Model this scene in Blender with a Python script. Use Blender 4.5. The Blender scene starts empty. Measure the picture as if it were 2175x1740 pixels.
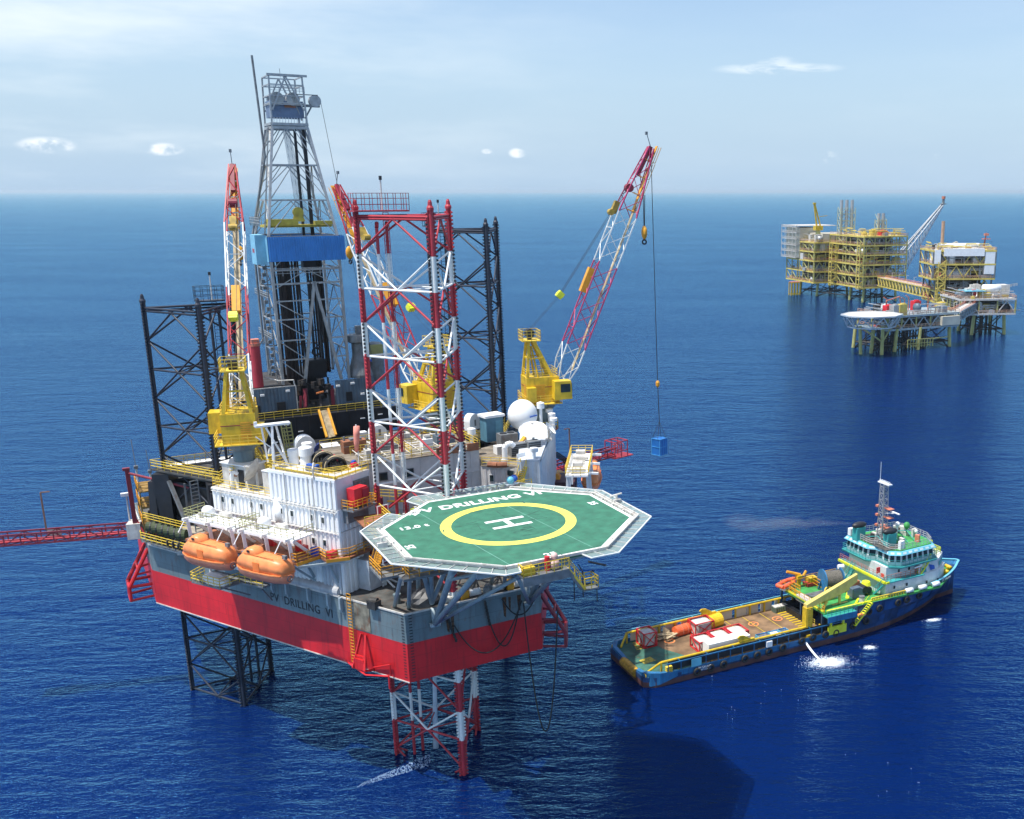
import bpy, bmesh, math, random
from mathutils import Vector, Matrix
R = math.radians
random.seed(7)
scene = bpy.context.scene
COL = scene.collection

# ------------------------------------------------------------------ camera
CAM_H = 62.98
cam_d = bpy.data.cameras.new("camera")
cam = bpy.data.objects.new("camera", cam_d)
COL.objects.link(cam)
cam.location = (0, 0, CAM_H)
cam.rotation_euler = (R(90 - 14.165), 0, 0)
cam_d.sensor_fit = 'HORIZONTAL'
cam_d.sensor_width = 36.0
cam_d.lens = 2162.8 / 2175 * 36.0
cam_d.shift_x = (1087.5 - 1456.1) / 2175
cam_d.shift_y = (952.4 - 870) / 2175
cam_d.clip_start = 1.0
cam_d.clip_end = 400000.0
scene.camera = cam

# ------------------------------------------------------------------ light
SUN_EL = 69.0
SUN_AZ = (-0.87, -0.49)
wd = bpy.data.worlds.new("World")
scene.world = wd
wd.use_nodes = True
nt = wd.node_tree
for n in list(nt.nodes): nt.nodes.remove(n)
def wn(t, **k):
    n = nt.nodes.new(t)
    for a, b in k.items(): setattr(n, a, b)
    return n
out = wn('ShaderNodeOutputWorld'); bg = wn('ShaderNodeBackground')
sky = wn('ShaderNodeTexSky', sky_type='NISHITA', sun_disc=False)
sky.sun_elevation = R(SUN_EL); sky.sun_rotation = math.atan2(SUN_AZ[0], SUN_AZ[1])
sky.altitude = 60; sky.air_density = 1.0; sky.dust_density = 1.6; sky.ozone_density = 2.5
tc = wn('ShaderNodeTexCoord'); sep = wn('ShaderNodeSeparateXYZ')
nt.links.new(tc.outputs['Generated'], sep.inputs[0])
def wmath(op, a, b=None, c=None, clamp=False):
    n = wn('ShaderNodeMath', operation=op); n.use_clamp = clamp
    for i, v in enumerate((a, b, c)):
        if v is None: continue
        if isinstance(v, (int, float)): n.inputs[i].default_value = v
        else: nt.links.new(v, n.inputs[i])
    return n.outputs[0]
def wramp(v, lo, hi, a=0.0, b=1.0):
    n = wn('ShaderNodeMapRange', interpolation_type='SMOOTHSTEP')
    nt.links.new(v, n.inputs[0]); n.inputs[1].default_value = lo; n.inputs[2].default_value = hi
    n.inputs[3].default_value = a; n.inputs[4].default_value = b
    return n.outputs[0]
def cloudnoise(scale, sx, sz, detail, off, rough=0.6, dist=0.0):
    m = wn('ShaderNodeMapping'); m.inputs['Scale'].default_value = (sx, sx, sz); m.inputs['Location'].default_value = off
    nt.links.new(tc.outputs['Generated'], m.inputs[0])
    n = wn('ShaderNodeTexNoise'); n.inputs['Scale'].default_value = scale; n.inputs['Detail'].default_value = detail
    n.inputs['Roughness'].default_value = rough; n.inputs['Distortion'].default_value = dist
    nt.links.new(m.outputs[0], n.inputs[0]); return n.outputs[0]
zc = sep.outputs['Z']; xc = sep.outputs['X']
# thin high veil, thicker towards the left (the sun side)
veil = wramp(cloudnoise(3.0, 1.0, 5.0, 5, (3.1, 0, 0.4)), 0.38, 0.80)
left = wramp(xc, 0.05, -0.75)
veil = wmath('MULTIPLY', veil, wmath('ADD', wmath('MULTIPLY', left, 0.95), 0.12))
lowhaze = wramp(zc, 0.22, 0.0, 0.0, 0.85)
# small cumulus low over the horizon
cum = wramp(cloudnoise(18.0, 1.0, 2.6, 6, (0.35, 0.2, 0.0), 0.55), 0.665, 0.72)
band = wmath('MULTIPLY', wramp(zc, 0.010, 0.030), wramp(zc, 0.062, 0.045))
cum = wmath('MULTIPLY', wmath('MULTIPLY', cum, band), 0.7)
# one streak cloud at the right
def blob(dx, dz, wx, wz):
    ax = wmath('DIVIDE', wmath('SUBTRACT', xc, dx), wx); az = wmath('DIVIDE', wmath('SUBTRACT', zc, dz), wz)
    d = wmath('ADD', wmath('MULTIPLY', ax, ax), wmath('MULTIPLY', az, az))
    return wramp(d, 1.0, 0.0)
st_n = wramp(cloudnoise(26.0, 1.0, 5.0, 6, (1.7, 0, 0), 0.6, 0.4), 0.36, 0.62)
streak = wmath('MULTIPLY', wmath('MAXIMUM', blob(0.084, 0.109, 0.068, 0.0060), wmath('MULTIPLY', blob(0.084, 0.112, 0.024, 0.0095), 0.8)), st_n)
puff_n = wramp(cloudnoise(60.0, 1.0, 1.6, 5, (4.7, 0, 0), 0.6), 0.36, 0.62)
puffs = None
for (bx, bz, bw, bh) in ((-0.515, 0.0362, 0.021, 0.0075), (-0.4423, 0.0345, 0.017, 0.0062), (-0.157, 0.0345, 0.009, 0.0055), (-0.184, 0.036, 0.006, 0.003)):
    b_ = blob(bx, bz, bw, bh); puffs = b_ if puffs is None else wmath('MAXIMUM', puffs, b_)
puffs = wmath('MULTIPLY', puffs, puff_n)
cl = wmath('MAXIMUM', wmath('MAXIMUM', veil, wmath('MULTIPLY', cum, 0.4)), wmath('MULTIPLY', streak, 0.75))
mixh = wn('ShaderNodeMix', data_type='RGBA'); nt.links.new(lowhaze, mixh.inputs['Factor'])
nt.links.new(sky.outputs[0], mixh.inputs['A']); mixh.inputs['B'].default_value = (2.75, 3.85, 5.1, 1)
mixc = wn('ShaderNodeMix', data_type='RGBA'); nt.links.new(cl, mixc.inputs['Factor'])
nt.links.new(mixh.outputs['Result'], mixc.inputs['A']); mixc.inputs['B'].default_value = (5.2, 5.75, 6.1, 1)
mixp = wn('ShaderNodeMix', data_type='RGBA'); nt.links.new(wmath('MULTIPLY', puffs, 0.9), mixp.inputs['Factor']); nt.links.new(mixc.outputs['Result'], mixp.inputs['A']); mixp.inputs['B'].default_value = (6.3, 6.5, 6.7, 1)
nt.links.new(mixp.outputs['Result'], bg.inputs['Color'])
bg.inputs['Strength'].default_value = 0.149
nt.links.new(bg.outputs[0], out.inputs['Surface'])
sun_d = bpy.data.lights.new("sun", 'SUN'); sun_d.energy = 5.0; sun_d.angle = R(0.5); sun_d.color = (1.0, 0.965, 0.9)
sun = bpy.data.objects.new("sun", sun_d); COL.objects.link(sun)
_h = math.hypot(*SUN_AZ)
sv = Vector((SUN_AZ[0] / _h * math.cos(R(SUN_EL)), SUN_AZ[1] / _h * math.cos(R(SUN_EL)), math.sin(R(SUN_EL))))
sun.rotation_euler = sv.to_track_quat('Z', 'Y').to_euler()
sun.location = (-60, 60, 160)
scene.view_settings.view_transform = 'Standard'
scene.view_settings.look = 'None'
scene.view_settings.exposure = 0.3
scene.view_settings.gamma = 1.0
scene.view_settings.use_curve_mapping = False
scene.render.engine = 'CYCLES'
scene.cycles.max_bounces = 6
scene.cycles.transparent_max_bounces = 32

# ------------------------------------------------------------------ materials
MATS = {}
def mat(name, rgb, rough=0.5, metal=0.0, var=0.12, scale=1.2, rust=0.0, rustcol=(0.16, 0.06, 0.025), streak=0.0, spec=0.5, seams=False, bump=0.0):
    """painted / weathered surface: tone noise, rust patches, vertical dirt runs, all in object space"""
    if name in MATS: return MATS[name]
    m = bpy.data.materials.new(name); m.use_nodes = True; t = m.node_tree
    b = t.nodes['Principled BSDF']; b.inputs['Roughness'].default_value = rough; b.inputs['Metallic'].default_value = metal
    b.inputs['Specular IOR Level'].default_value = spec
    co = t.nodes.new('ShaderNodeTexCoord')
    def noise(sc, stretch=(1, 1, 1), det=4):
        mp = t.nodes.new('ShaderNodeMapping'); mp.inputs['Scale'].default_value = stretch
        t.links.new(co.outputs['Object'], mp.inputs[0])
        n = t.nodes.new('ShaderNodeTexNoise'); n.inputs['Scale'].default_value = sc; n.inputs['Detail'].default_value = det
        t.links.new(mp.outputs[0], n.inputs[0]); return n.outputs[0]
    def rng(v, a, b_, c=0.0, d=1.0):
        n = t.nodes.new('ShaderNodeMapRange'); t.links.new(v, n.inputs[0])
        for i, q in enumerate((a, b_, c, d)): n.inputs[i + 1].default_value = q
        return n.outputs[0]
    def mix(f, a, b_, mode='MIX'):
        n = t.nodes.new('ShaderNodeMix'); n.data_type = 'RGBA'; n.blend_type = mode
        for s, v in (('Factor', f), ('A', a), ('B', b_)):
            if isinstance(v, (int, float)): n.inputs[0].default_value = v
            elif isinstance(v, tuple): n.inputs[s].default_value = (*v, 1)
            else: t.links.new(v, n.inputs[0] if s == 'Factor' else n.inputs[s])
        return n.outputs['Result']
    dark = tuple(c * (1 - var * 1.6) for c in rgb); lite = tuple(min(1, c * (1 + var)) for c in rgb)
    n1 = noise(scale)
    c = mix(rng(n1, 0.3, 0.7), dark, lite)
    if streak:
        s1 = noise(2.2, (1, 1, 0.10), 5)
        c = mix(rng(s1, 0.52, 0.72, 0, streak), c, tuple(q * 0.35 + w * 0.25 for q, w in zip(rgb, rustcol)))
    if rust:
        r1 = noise(1.7, (1, 1, 0.45), 8)
        c = mix(rng(r1, 0.56, 0.66, 0, rust), c, rustcol)
    t.links.new(c, b.inputs['Base Color'])
    if seams:
        sx = t.nodes.new('ShaderNodeSeparateXYZ'); t.links.new(co.outputs['Object'], sx.inputs[0]); cx_ = t.nodes.new('ShaderNodeCombineXYZ')
        ad = t.nodes.new('ShaderNodeMath'); ad.operation = 'MULTIPLY_ADD'; t.links.new(sx.outputs[1], ad.inputs[0]); ad.inputs[1].default_value = 0.9; t.links.new(sx.outputs[0], ad.inputs[2])
        t.links.new(ad.outputs[0], cx_.inputs[0]); t.links.new(sx.outputs[2], cx_.inputs[1])
        bk = t.nodes.new('ShaderNodeTexBrick'); t.links.new(cx_.outputs[0], bk.inputs[0]); bk.inputs['Scale'].default_value = 1.0; bk.inputs['Brick Width'].default_value = 4.6; bk.inputs['Row Height'].default_value = 1.45; bk.inputs['Mortar Size'].default_value = 0.035; bk.inputs['Mortar Smooth'].default_value = 0.6
        bk.inputs['Color1'].default_value = (1, 1, 1, 1); bk.inputs['Color2'].default_value = (0.90, 0.90, 0.90, 1); bk.inputs['Mortar'].default_value = (0.72, 0.70, 0.70, 1)
        c = mix(1.0, c, bk.outputs['Color'], 'MULTIPLY'); t.links.new(c, b.inputs['Base Color'])
    if bump:
        bp = t.nodes.new('ShaderNodeBump'); bp.inputs['Strength'].default_value = bump; bp.inputs['Distance'].default_value = 0.05
        t.links.new(noise(6), bp.inputs['Height']); t.links.new(bp.outputs[0], b.inputs['Normal'])
    MATS[name] = m; return m

M = dict(
 red=mat('hull_red_paint', (0.64, 0.016, 0.020), 0.42, var=0.14, scale=0.25, streak=0.45, rust=0.12, rustcol=(0.20, 0.035, 0.025), seams=True),
 grey=mat('hull_grey_paint', (0.15, 0.205, 0.225), 0.5, var=0.16, scale=0.3, streak=0.6, rust=0.28, seams=True),
 white=mat('white_paint', (0.80, 0.81, 0.80), 0.45, var=0.05, scale=0.8, streak=0.16, rust=0.10),
 whitec=mat('clean_white_paint', (0.82, 0.83, 0.83), 0.4, var=0.04, scale=0.8, streak=0.08),
 offw=mat('off_white_paint', (0.58, 0.56, 0.52), 0.6, var=0.14, scale=1.4, streak=0.35, rust=0.25),
 yellow=mat('yellow_paint', (0.66, 0.45, 0.02), 0.45, var=0.16, scale=1.0, streak=0.40, rust=0.20),
 ylight=mat('railing_yellow_paint', (0.78, 0.55, 0.06), 0.5, var=0.08, scale=1.0, rust=0.12),
 yorange=mat('orange_yellow_paint', (0.72, 0.33, 0.02), 0.5, var=0.12, scale=1.0, rust=0.15),
 lred=mat('leg_red_paint', (0.42, 0.030, 0.045), 0.5, var=0.12, scale=0.6, rust=0.10),
 lwhite=mat('leg_white_paint', (0.74, 0.76, 0.74), 0.5, var=0.06, scale=0.6, rust=0.10, streak=0.1),
 lblack=mat('leg_dark_paint', (0.022, 0.028, 0.045), 0.45, var=0.2, scale=0.8, rust=0.10, rustcol=(0.10, 0.06, 0.04)),
 rustw=mat('rusty_white_paint', (0.62, 0.50, 0.36), 0.6, var=0.2, scale=0.8, rust=0.75, rustcol=(0.42, 0.17, 0.05)),
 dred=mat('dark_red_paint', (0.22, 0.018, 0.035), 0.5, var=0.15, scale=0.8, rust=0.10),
 black=mat('black_paint', (0.018, 0.02, 0.026), 0.5, var=0.25, scale=0.8, rust=0.12, rustcol=(0.07, 0.04, 0.025)),
 dark=mat('dark_grime', (0.035, 0.033, 0.032), 0.7, var=0.4, scale=0.9, rust=0.35, rustcol=(0.09, 0.04, 0.02)),
 steel=mat('galvanised_steel', (0.42, 0.43, 0.43), 0.45, 0.35, var=0.12, scale=1.5, rust=0.12),
 dsteel=mat('dull_grey_steel', (0.20, 0.215, 0.225), 0.5, 0.2, var=0.2, scale=1.2, rust=0.25),
 strut=mat('blue_grey_strut_paint', (0.30, 0.37, 0.40), 0.45, var=0.1, scale=0.9, rust=0.14),
 blue=mat('windwall_blue_sheet', (0.045, 0.24, 0.62), 0.5, var=0.08, scale=0.5, streak=0.2, rustcol=(0.02, 0.05, 0.1)),
 sblue=mat('steel_blue_sheet', (0.10, 0.15, 0.20), 0.5, var=0.12, scale=0.6, streak=0.4, rust=0.15),
 bluebox=mat('blue_container_paint', (0.02, 0.16, 0.50), 0.45, var=0.1, scale=1, rust=0.06),
 orange=mat('lifeboat_orange_gel', (0.84, 0.27, 0.085), 0.42, var=0.12, scale=1.2, streak=0.30, rustcol=(0.35, 0.12, 0.05)),
 lorange=mat('lifeboat_lower_hull', (0.80, 0.27, 0.14), 0.4, var=0.10, scale=0.9, streak=0.15),
 brown=mat('red_brown_deck_paint', (0.30, 0.115, 0.055), 0.7, var=0.25, scale=0.8, rust=0.2),
 deck=mat('worn_deck_steel', (0.20, 0.17, 0.13), 0.75, var=0.35, scale=0.7, rust=0.5, rustcol=(0.17, 0.08, 0.035)),
 deckd=mat('dark_deck_steel', (0.075, 0.075, 0.07), 0.75, var=0.35, scale=0.7, rust=0.4),
 gdeck=mat('green_helideck_paint', (0.034, 0.160, 0.098), 0.7, var=0.16, scale=0.9, rust=0.10, rustcol=(0.10, 0.17, 0.12)),
 glass=mat('dark_window_glass', (0.02, 0.035, 0.04), 0.12, var=0.2),
 red2=mat('bright_red_paint', (0.62, 0.02, 0.03), 0.4, var=0.1),
 rubber=mat('black_rubber', (0.02, 0.02, 0.02), 0.7, var=0.3),
 shipblue=mat('ship_blue_paint', (0.022, 0.15, 0.33), 0.4, var=0.2, scale=0.4, streak=0.55, rust=0.22, rustcol=(0.06, 0.035, 0.03)),
 shipnavy=mat('ship_scraped_navy_paint', (0.018, 0.055, 0.16), 0.45, var=0.4, scale=0.35, streak=0.7, rust=0.5, rustcol=(0.025, 0.03, 0.035)),
 teal=mat('teal_paint', (0.045, 0.34, 0.34), 0.45, var=0.12, scale=0.9, rust=0.08),
 lblue=mat('light_blue_paint', (0.14, 0.46, 0.60), 0.45, var=0.1, scale=0.9),
 green=mat('green_deck_paint', (0.05, 0.30, 0.075), 0.6, var=0.2, scale=0.8, rust=0.12),
 dgreen=mat('worn_dark_green_deck', (0.045, 0.14, 0.10), 0.7, var=0.35, scale=0.6, rust=0.3),
 boot=mat('dull_red_antifouling', (0.11, 0.045, 0.04), 0.6, var=0.3, scale=0.5, streak=0.4, rust=0.3, rustcol=(0.03, 0.03, 0.03)),
 wood=mat('wooden_deck_planks', (0.22, 0.135, 0.07), 0.8, var=0.35, scale=0.5, rust=0.35, rustcol=(0.12, 0.07, 0.04)),
 lime=mat('lime_yellow_paint', (0.68, 0.72, 0.03), 0.45, var=0.1),
 tyel=mat('pale_platform_yellow', (0.64, 0.50, 0.11), 0.5, var=0.15, scale=0.3, rust=0.15),
 tgreen=mat('yellow_green_platform_paint', (0.40, 0.38, 0.13), 0.5, var=0.15, scale=0.3, rust=0.15),
 beige=mat('beige_cladding', (0.56, 0.52, 0.42), 0.6, var=0.1, scale=0.3, streak=0.1),
 pink=mat('faded_orange_red_paint', (0.62, 0.20, 0.12), 0.5, var=0.15, scale=0.5),
 magenta=mat('faded_magenta_red_paint', (0.52, 0.05, 0.14), 0.5, var=0.12, scale=0.6),
 tarp=mat('blue_tarpaulin', (0.02, 0.10, 0.45), 0.6, var=0.2, scale=3),
 tan=mat('tan_canvas', (0.45, 0.36, 0.22), 0.8, var=0.25, scale=1.5),
)

# ------------------------------------------------------------------ mesh builder
class MB:
    def __init__(s): s.v = []; s.f = []; s.m = []; s.mi = 0; s.sm = []; s.smooth = False
    def mat(s, i): s.mi = i; return s
    def add(s, vs, fs):
        o = len(s.v); s.v += [tuple(v) for v in vs]
        for f in fs: s.f.append([i + o for i in f]); s.m.append(s.mi); s.sm.append(s.smooth)
        return s
    def box(s, c, d, rz=0.0, rot=None, tap=1.0):
        hx, hy, hz = d[0] / 2, d[1] / 2, d[2] / 2
        vs = [Vector((x * hx * (tap if z > 0 else 1), y * hy * (tap if z > 0 else 1), z * hz)) for z in (-1, 1) for y in (-1, 1) for x in (-1, 1)]
        mt = rot if rot is not None else Matrix.Rotation(rz, 3, 'Z')
        c = Vector(c); vs = [mt @ v + c for v in vs]
        return s.add(vs, [(0, 2, 3, 1), (4, 5, 7, 6), (0, 1, 5, 4), (1, 3, 7, 5), (3, 2, 6, 7), (2, 0, 4, 6)])
    def box2(s, a, b):
        return s.box([(p + q) / 2 for p, q in zip(a, b)], [abs(q - p) for p, q in zip(a, b)])
    def beam(s, p, q, w=0.1, h=None, up=(0, 0, 1)):
        p = Vector(p); q = Vector(q); d = q - p
        if d.length < 1e-5: return s
        h = h or w; z = d.normalized(); u = Vector(up)
        if abs(z.dot(u)) > 0.98: u = Vector((1, 0, 0))
        x = z.cross(u).normalized(); y = x.cross(z)
        vs = []
        for e in (p, q):
            for a, b in ((-1, -1), (1, -1), (1, 1), (-1, 1)): vs.append(e + x * a * w / 2 + y * b * h / 2)
        return s.add(vs, [(3, 2, 1, 0), (4, 5, 6, 7), (0, 1, 5, 4), (1, 2, 6, 5), (2, 3, 7, 6), (3, 0, 4, 7)])
    def tube(s, p, q, r, n=8, r2=None, caps=True):
        p = Vector(p); q = Vector(q); d = q - p
        if d.length < 1e-5: return s
        z = d.normalized(); u = Vector((0, 0, 1)) if abs(z.z) < 0.95 else Vector((1, 0, 0))
        x = z.cross(u).normalized(); y = z.cross(x); r2 = r if r2 is None else r2
        vs = [e + (x * math.cos(k * 2 * math.pi / n) + y * math.sin(k * 2 * math.pi / n)) * rr for e, rr in ((p, r), (q, r2)) for k in range(n)]
        fs = [(k, (k + 1) % n, n + (k + 1) % n, n + k) for k in range(n)]
        if caps: fs += [tuple(range(n - 1, -1, -1)), tuple(range(n, 2 * n))]
        return s.add(vs, fs)
    def path(s, pts, r, n=6):
        for a, b in zip(pts[:-1], pts[1:]): s.tube(a, b, r, n)
        return s
    def prism(s, pts, z0, z1):
        n = len(pts); vs = [(x, y, z0) for x, y in pts] + [(x, y, z1) for x, y in pts]
        return s.add(vs, [tuple(range(n - 1, -1, -1)), tuple(range(n, 2 * n))] + [(k, (k + 1) % n, n + (k + 1) % n, n + k) for k in range(n)])
    def loft(s, rings, closed=True, caps=True):
        n = len(rings[0]); vs = [v for r in rings for v in r]; fs = []
        for i in range(len(rings) - 1):
            for k in range(n if closed else n - 1):
                a = i * n + k; b = i * n + (k + 1) % n; fs.append((a, b, b + n, a + n))
        if caps: fs += [tuple(range(n - 1, -1, -1)), tuple(range((len(rings) - 1) * n, len(rings) * n))]
        return s.add(vs, fs)
    def lathe(s, prof, c=(0, 0, 0), n=24, rot=None):
        c = Vector(c); rings = []
        for r, z in prof:
            ring = [Vector((max(r, 1e-4) * math.cos(k * 2 * math.pi / n), max(r, 1e-4) * math.sin(k * 2 * math.pi / n), z)) for k in range(n)]
            rings.append([(rot @ v if rot else v) + c for v in ring])
        return s.loft(rings)
    def sphere(s, c, r, n=24, sc=(1, 1, 1)):
        m = n // 2
        rings = []
        for i in range(m + 1):
            a = -math.pi / 2 + math.pi * i / m; rr = max(math.cos(a), 1e-4) * r
            rings.append([(c[0] + rr * math.cos(k * 2 * math.pi / n) * sc[0], c[1] + rr * math.sin(k * 2 * math.pi / n) * sc[1], c[2] + r * math.sin(a) * sc[2]) for k in range(n)])
        return s.loft(rings, caps=False)
    def torus(s, c, R_, r, n=20, m=8, rot=None):
        c = Vector(c); rings = []
        for i in range(n):
            a = i * 2 * math.pi / n; ring = []
            for k in range(m):
                b = k * 2 * math.pi / m
                v = Vector(((R_ + r * math.cos(b)) * math.cos(a), (R_ + r * math.cos(b)) * math.sin(a), r * math.sin(b)))
                ring.append((rot @ v if rot else v) + c)
            rings.append(ring)
        return s.loft(rings + [rings[0]], caps=False)
    def rail(s, pts, h=1.1, sp=1.6, r=0.045, levels=(0.35, 0.7, 1.0), closed=False):
        pts = [Vector(p) for p in pts]
        if closed: pts.append(pts[0])
        for a, b in zip(pts[:-1], pts[1:]):
            L = (b - a).length; n = max(1, round(L / sp))
            for i in range(n + 1):
                p = a.lerp(b, i / n); s.beam(p, p + Vector((0, 0, h)), r)
            for l in levels: s.beam(a + Vector((0, 0, h * l)), b + Vector((0, 0, h * l)), r)
        return s
    def stairs(s, a, b, w=0.9, n=None):
        a = Vector(a); b = Vector(b); d = b - a; hd = Vector((d.x, d.y, 0)).normalized(); sd = Vector((-hd.y, hd.x, 0)) * w / 2
        for sg in (-1, 1):
            s.beam(a + sd * sg, b + sd * sg, 0.07, 0.22); s.beam(a + sd * sg + Vector((0, 0, 1)), b + sd * sg + Vector((0, 0, 1)), 0.06)
            for t in (0, .33, .66, 1): p = a.lerp(b, t) + sd * sg; s.beam(p, p + Vector((0, 0, 1)), 0.05)
        n = n or max(3, int(abs(d.z) / 0.24))
        for i in range(n + 1):
            p = a.lerp(b, i / n); s.beam(p - sd, p + sd, 0.26, 0.05)
        return s
    def ladder(s, a, b, side=(1, 0, 0), w=0.5, r=0.05, step=0.35):
        a = Vector(a); b = Vector(b); sd = Vector(side).normalized() * w / 2
        s.beam(a - sd, b - sd, r); s.beam(a + sd, b + sd, r); n = max(2, int((b - a).length / step))
        for i in range(n + 1):
            p = a.lerp(b, i / n); s.beam(p - sd, p + sd, r * 0.8)
        return s
    def corr(s, p, q, z0, z1, pitch=0.6, dep=0.10, flat=0.35):
        """vertical-rib corrugated wall from p to q; ribs stand out to the right of p->q"""
        p = Vector((p[0], p[1], 0)); q = Vector((q[0], q[1], 0)); d = q - p; L = d.length; d.normalize(); nr = Vector((d.y, -d.x, 0))
        n = max(1, round(L / pitch)); st = L / n; prof = []
        for i in range(n):
            for t, o in ((0, 0), (flat, 0), (flat + .12, dep), (1 - .12, dep)): prof.append((i * st + t * st, o))
        prof.append((L, 0)); vs = []
        for t, o in prof:
            v = p + d * t + nr * o; vs += [(v.x, v.y, z0), (v.x, v.y, z1)]
        return s.add(vs, [(2 * i, 2 * i + 2, 2 * i + 3, 2 * i + 1) for i in range(len(prof) - 1)])
    def build(s, name, m, parent=None, loc=(0, 0, 0), rz=0.0, label=None):
        me = bpy.data.meshes.new(name); me.from_pydata(s.v, [], s.f); 
        if isinstance(m, (str, bpy.types.Material)): m = [m]
        for q in m: me.materials.append(M[q] if isinstance(q, str) else q)
        if len(m) > 1: me.polygons.foreach_set('material_index', s.m)
        if any(s.sm): me.polygons.foreach_set('use_smooth', s.sm)
        me.update(); o = bpy.data.objects.new(name, me); COL.objects.link(o)
        if parent is not None: o.parent = parent
        o.location = loc; o.rotation_euler = (0, 0, rz)
        if label: o['label'] = label
        return o
def tag(o, label, cat, group=None, kind=None):
    if label: o['label'] = label
    if cat: o['category'] = cat
    if group: o['group'] = group
    if kind: o['kind'] = kind
    return o
def thing(name, label, cat, loc=(0, 0, 0), rz=0.0, group=None):
    o = bpy.data.objects.new(name, None); o.empty_display_size = 0.5; COL.objects.link(o)
    o.location = loc; o.rotation_euler = (0, 0, rz); return tag(o, label, cat, group)
def dup(root, loc, rz, label=None, group=None):
    r = root.copy(); COL.objects.link(r); r.location = loc; r.rotation_euler = (0, 0, rz)
    if label: r['label'] = label
    if group: r['group'] = group
    for ch in list(root.children):
        c = ch.copy(); COL.objects.link(c); c.parent = r
        for g in list(ch.children):
            d = g.copy(); COL.objects.link(d); d.parent = c
    return r
def text_part(txt, size, mtl, parent, loc, rot, sx=1.0, bold=0.0, name='lettering', align='CENTER', depth=0.01, label=None):
    cu = bpy.data.curves.new('lettering', 'FONT'); cu.body = txt; cu.size = size; cu.align_x = align; cu.align_y = 'CENTER'
    cu.extrude = depth; cu.offset = bold; cu.space_character = 1.08
    tmp = bpy.data.objects.new('lettering', cu); COL.objects.link(tmp)
    dg = bpy.context.evaluated_depsgraph_get(); me = bpy.data.meshes.new_from_object(tmp.evaluated_get(dg))
    bpy.data.objects.remove(tmp); me.materials.clear(); me.materials.append(M[mtl])
    for v in me.vertices: v.co.x *= sx
    o = bpy.data.objects.new(name, me); COL.objects.link(o); o.parent = parent; o.location = loc; o.rotation_euler = rot
    if label: o['label'] = label
    return o
def catenary(a, b, sag, n=16):
    a = Vector(a); b = Vector(b)
    return [a.lerp(b, i / n) - Vector((0, 0, sag * 4 * (i / n) * (1 - i / n))) for i in range(n + 1)]

# ------------------------------------------------------------------ rig frame: x across (to starboard), y aft, z up from the sea
RA = R(32.694)
RO = Vector((-22.450, 101.368, 0))
EX = Vector((math.cos(RA), math.sin(RA), 0)); EY = Vector((-math.sin(RA), math.cos(RA), 0))
def RW(a, b, z=0.0): return RO + EX * a + EY * b + Vector((0, 0, z))
def to_rig(v): d = Vector(v) - RO; return Vector((d.dot(EX), d.dot(EY), v[2]))

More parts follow.
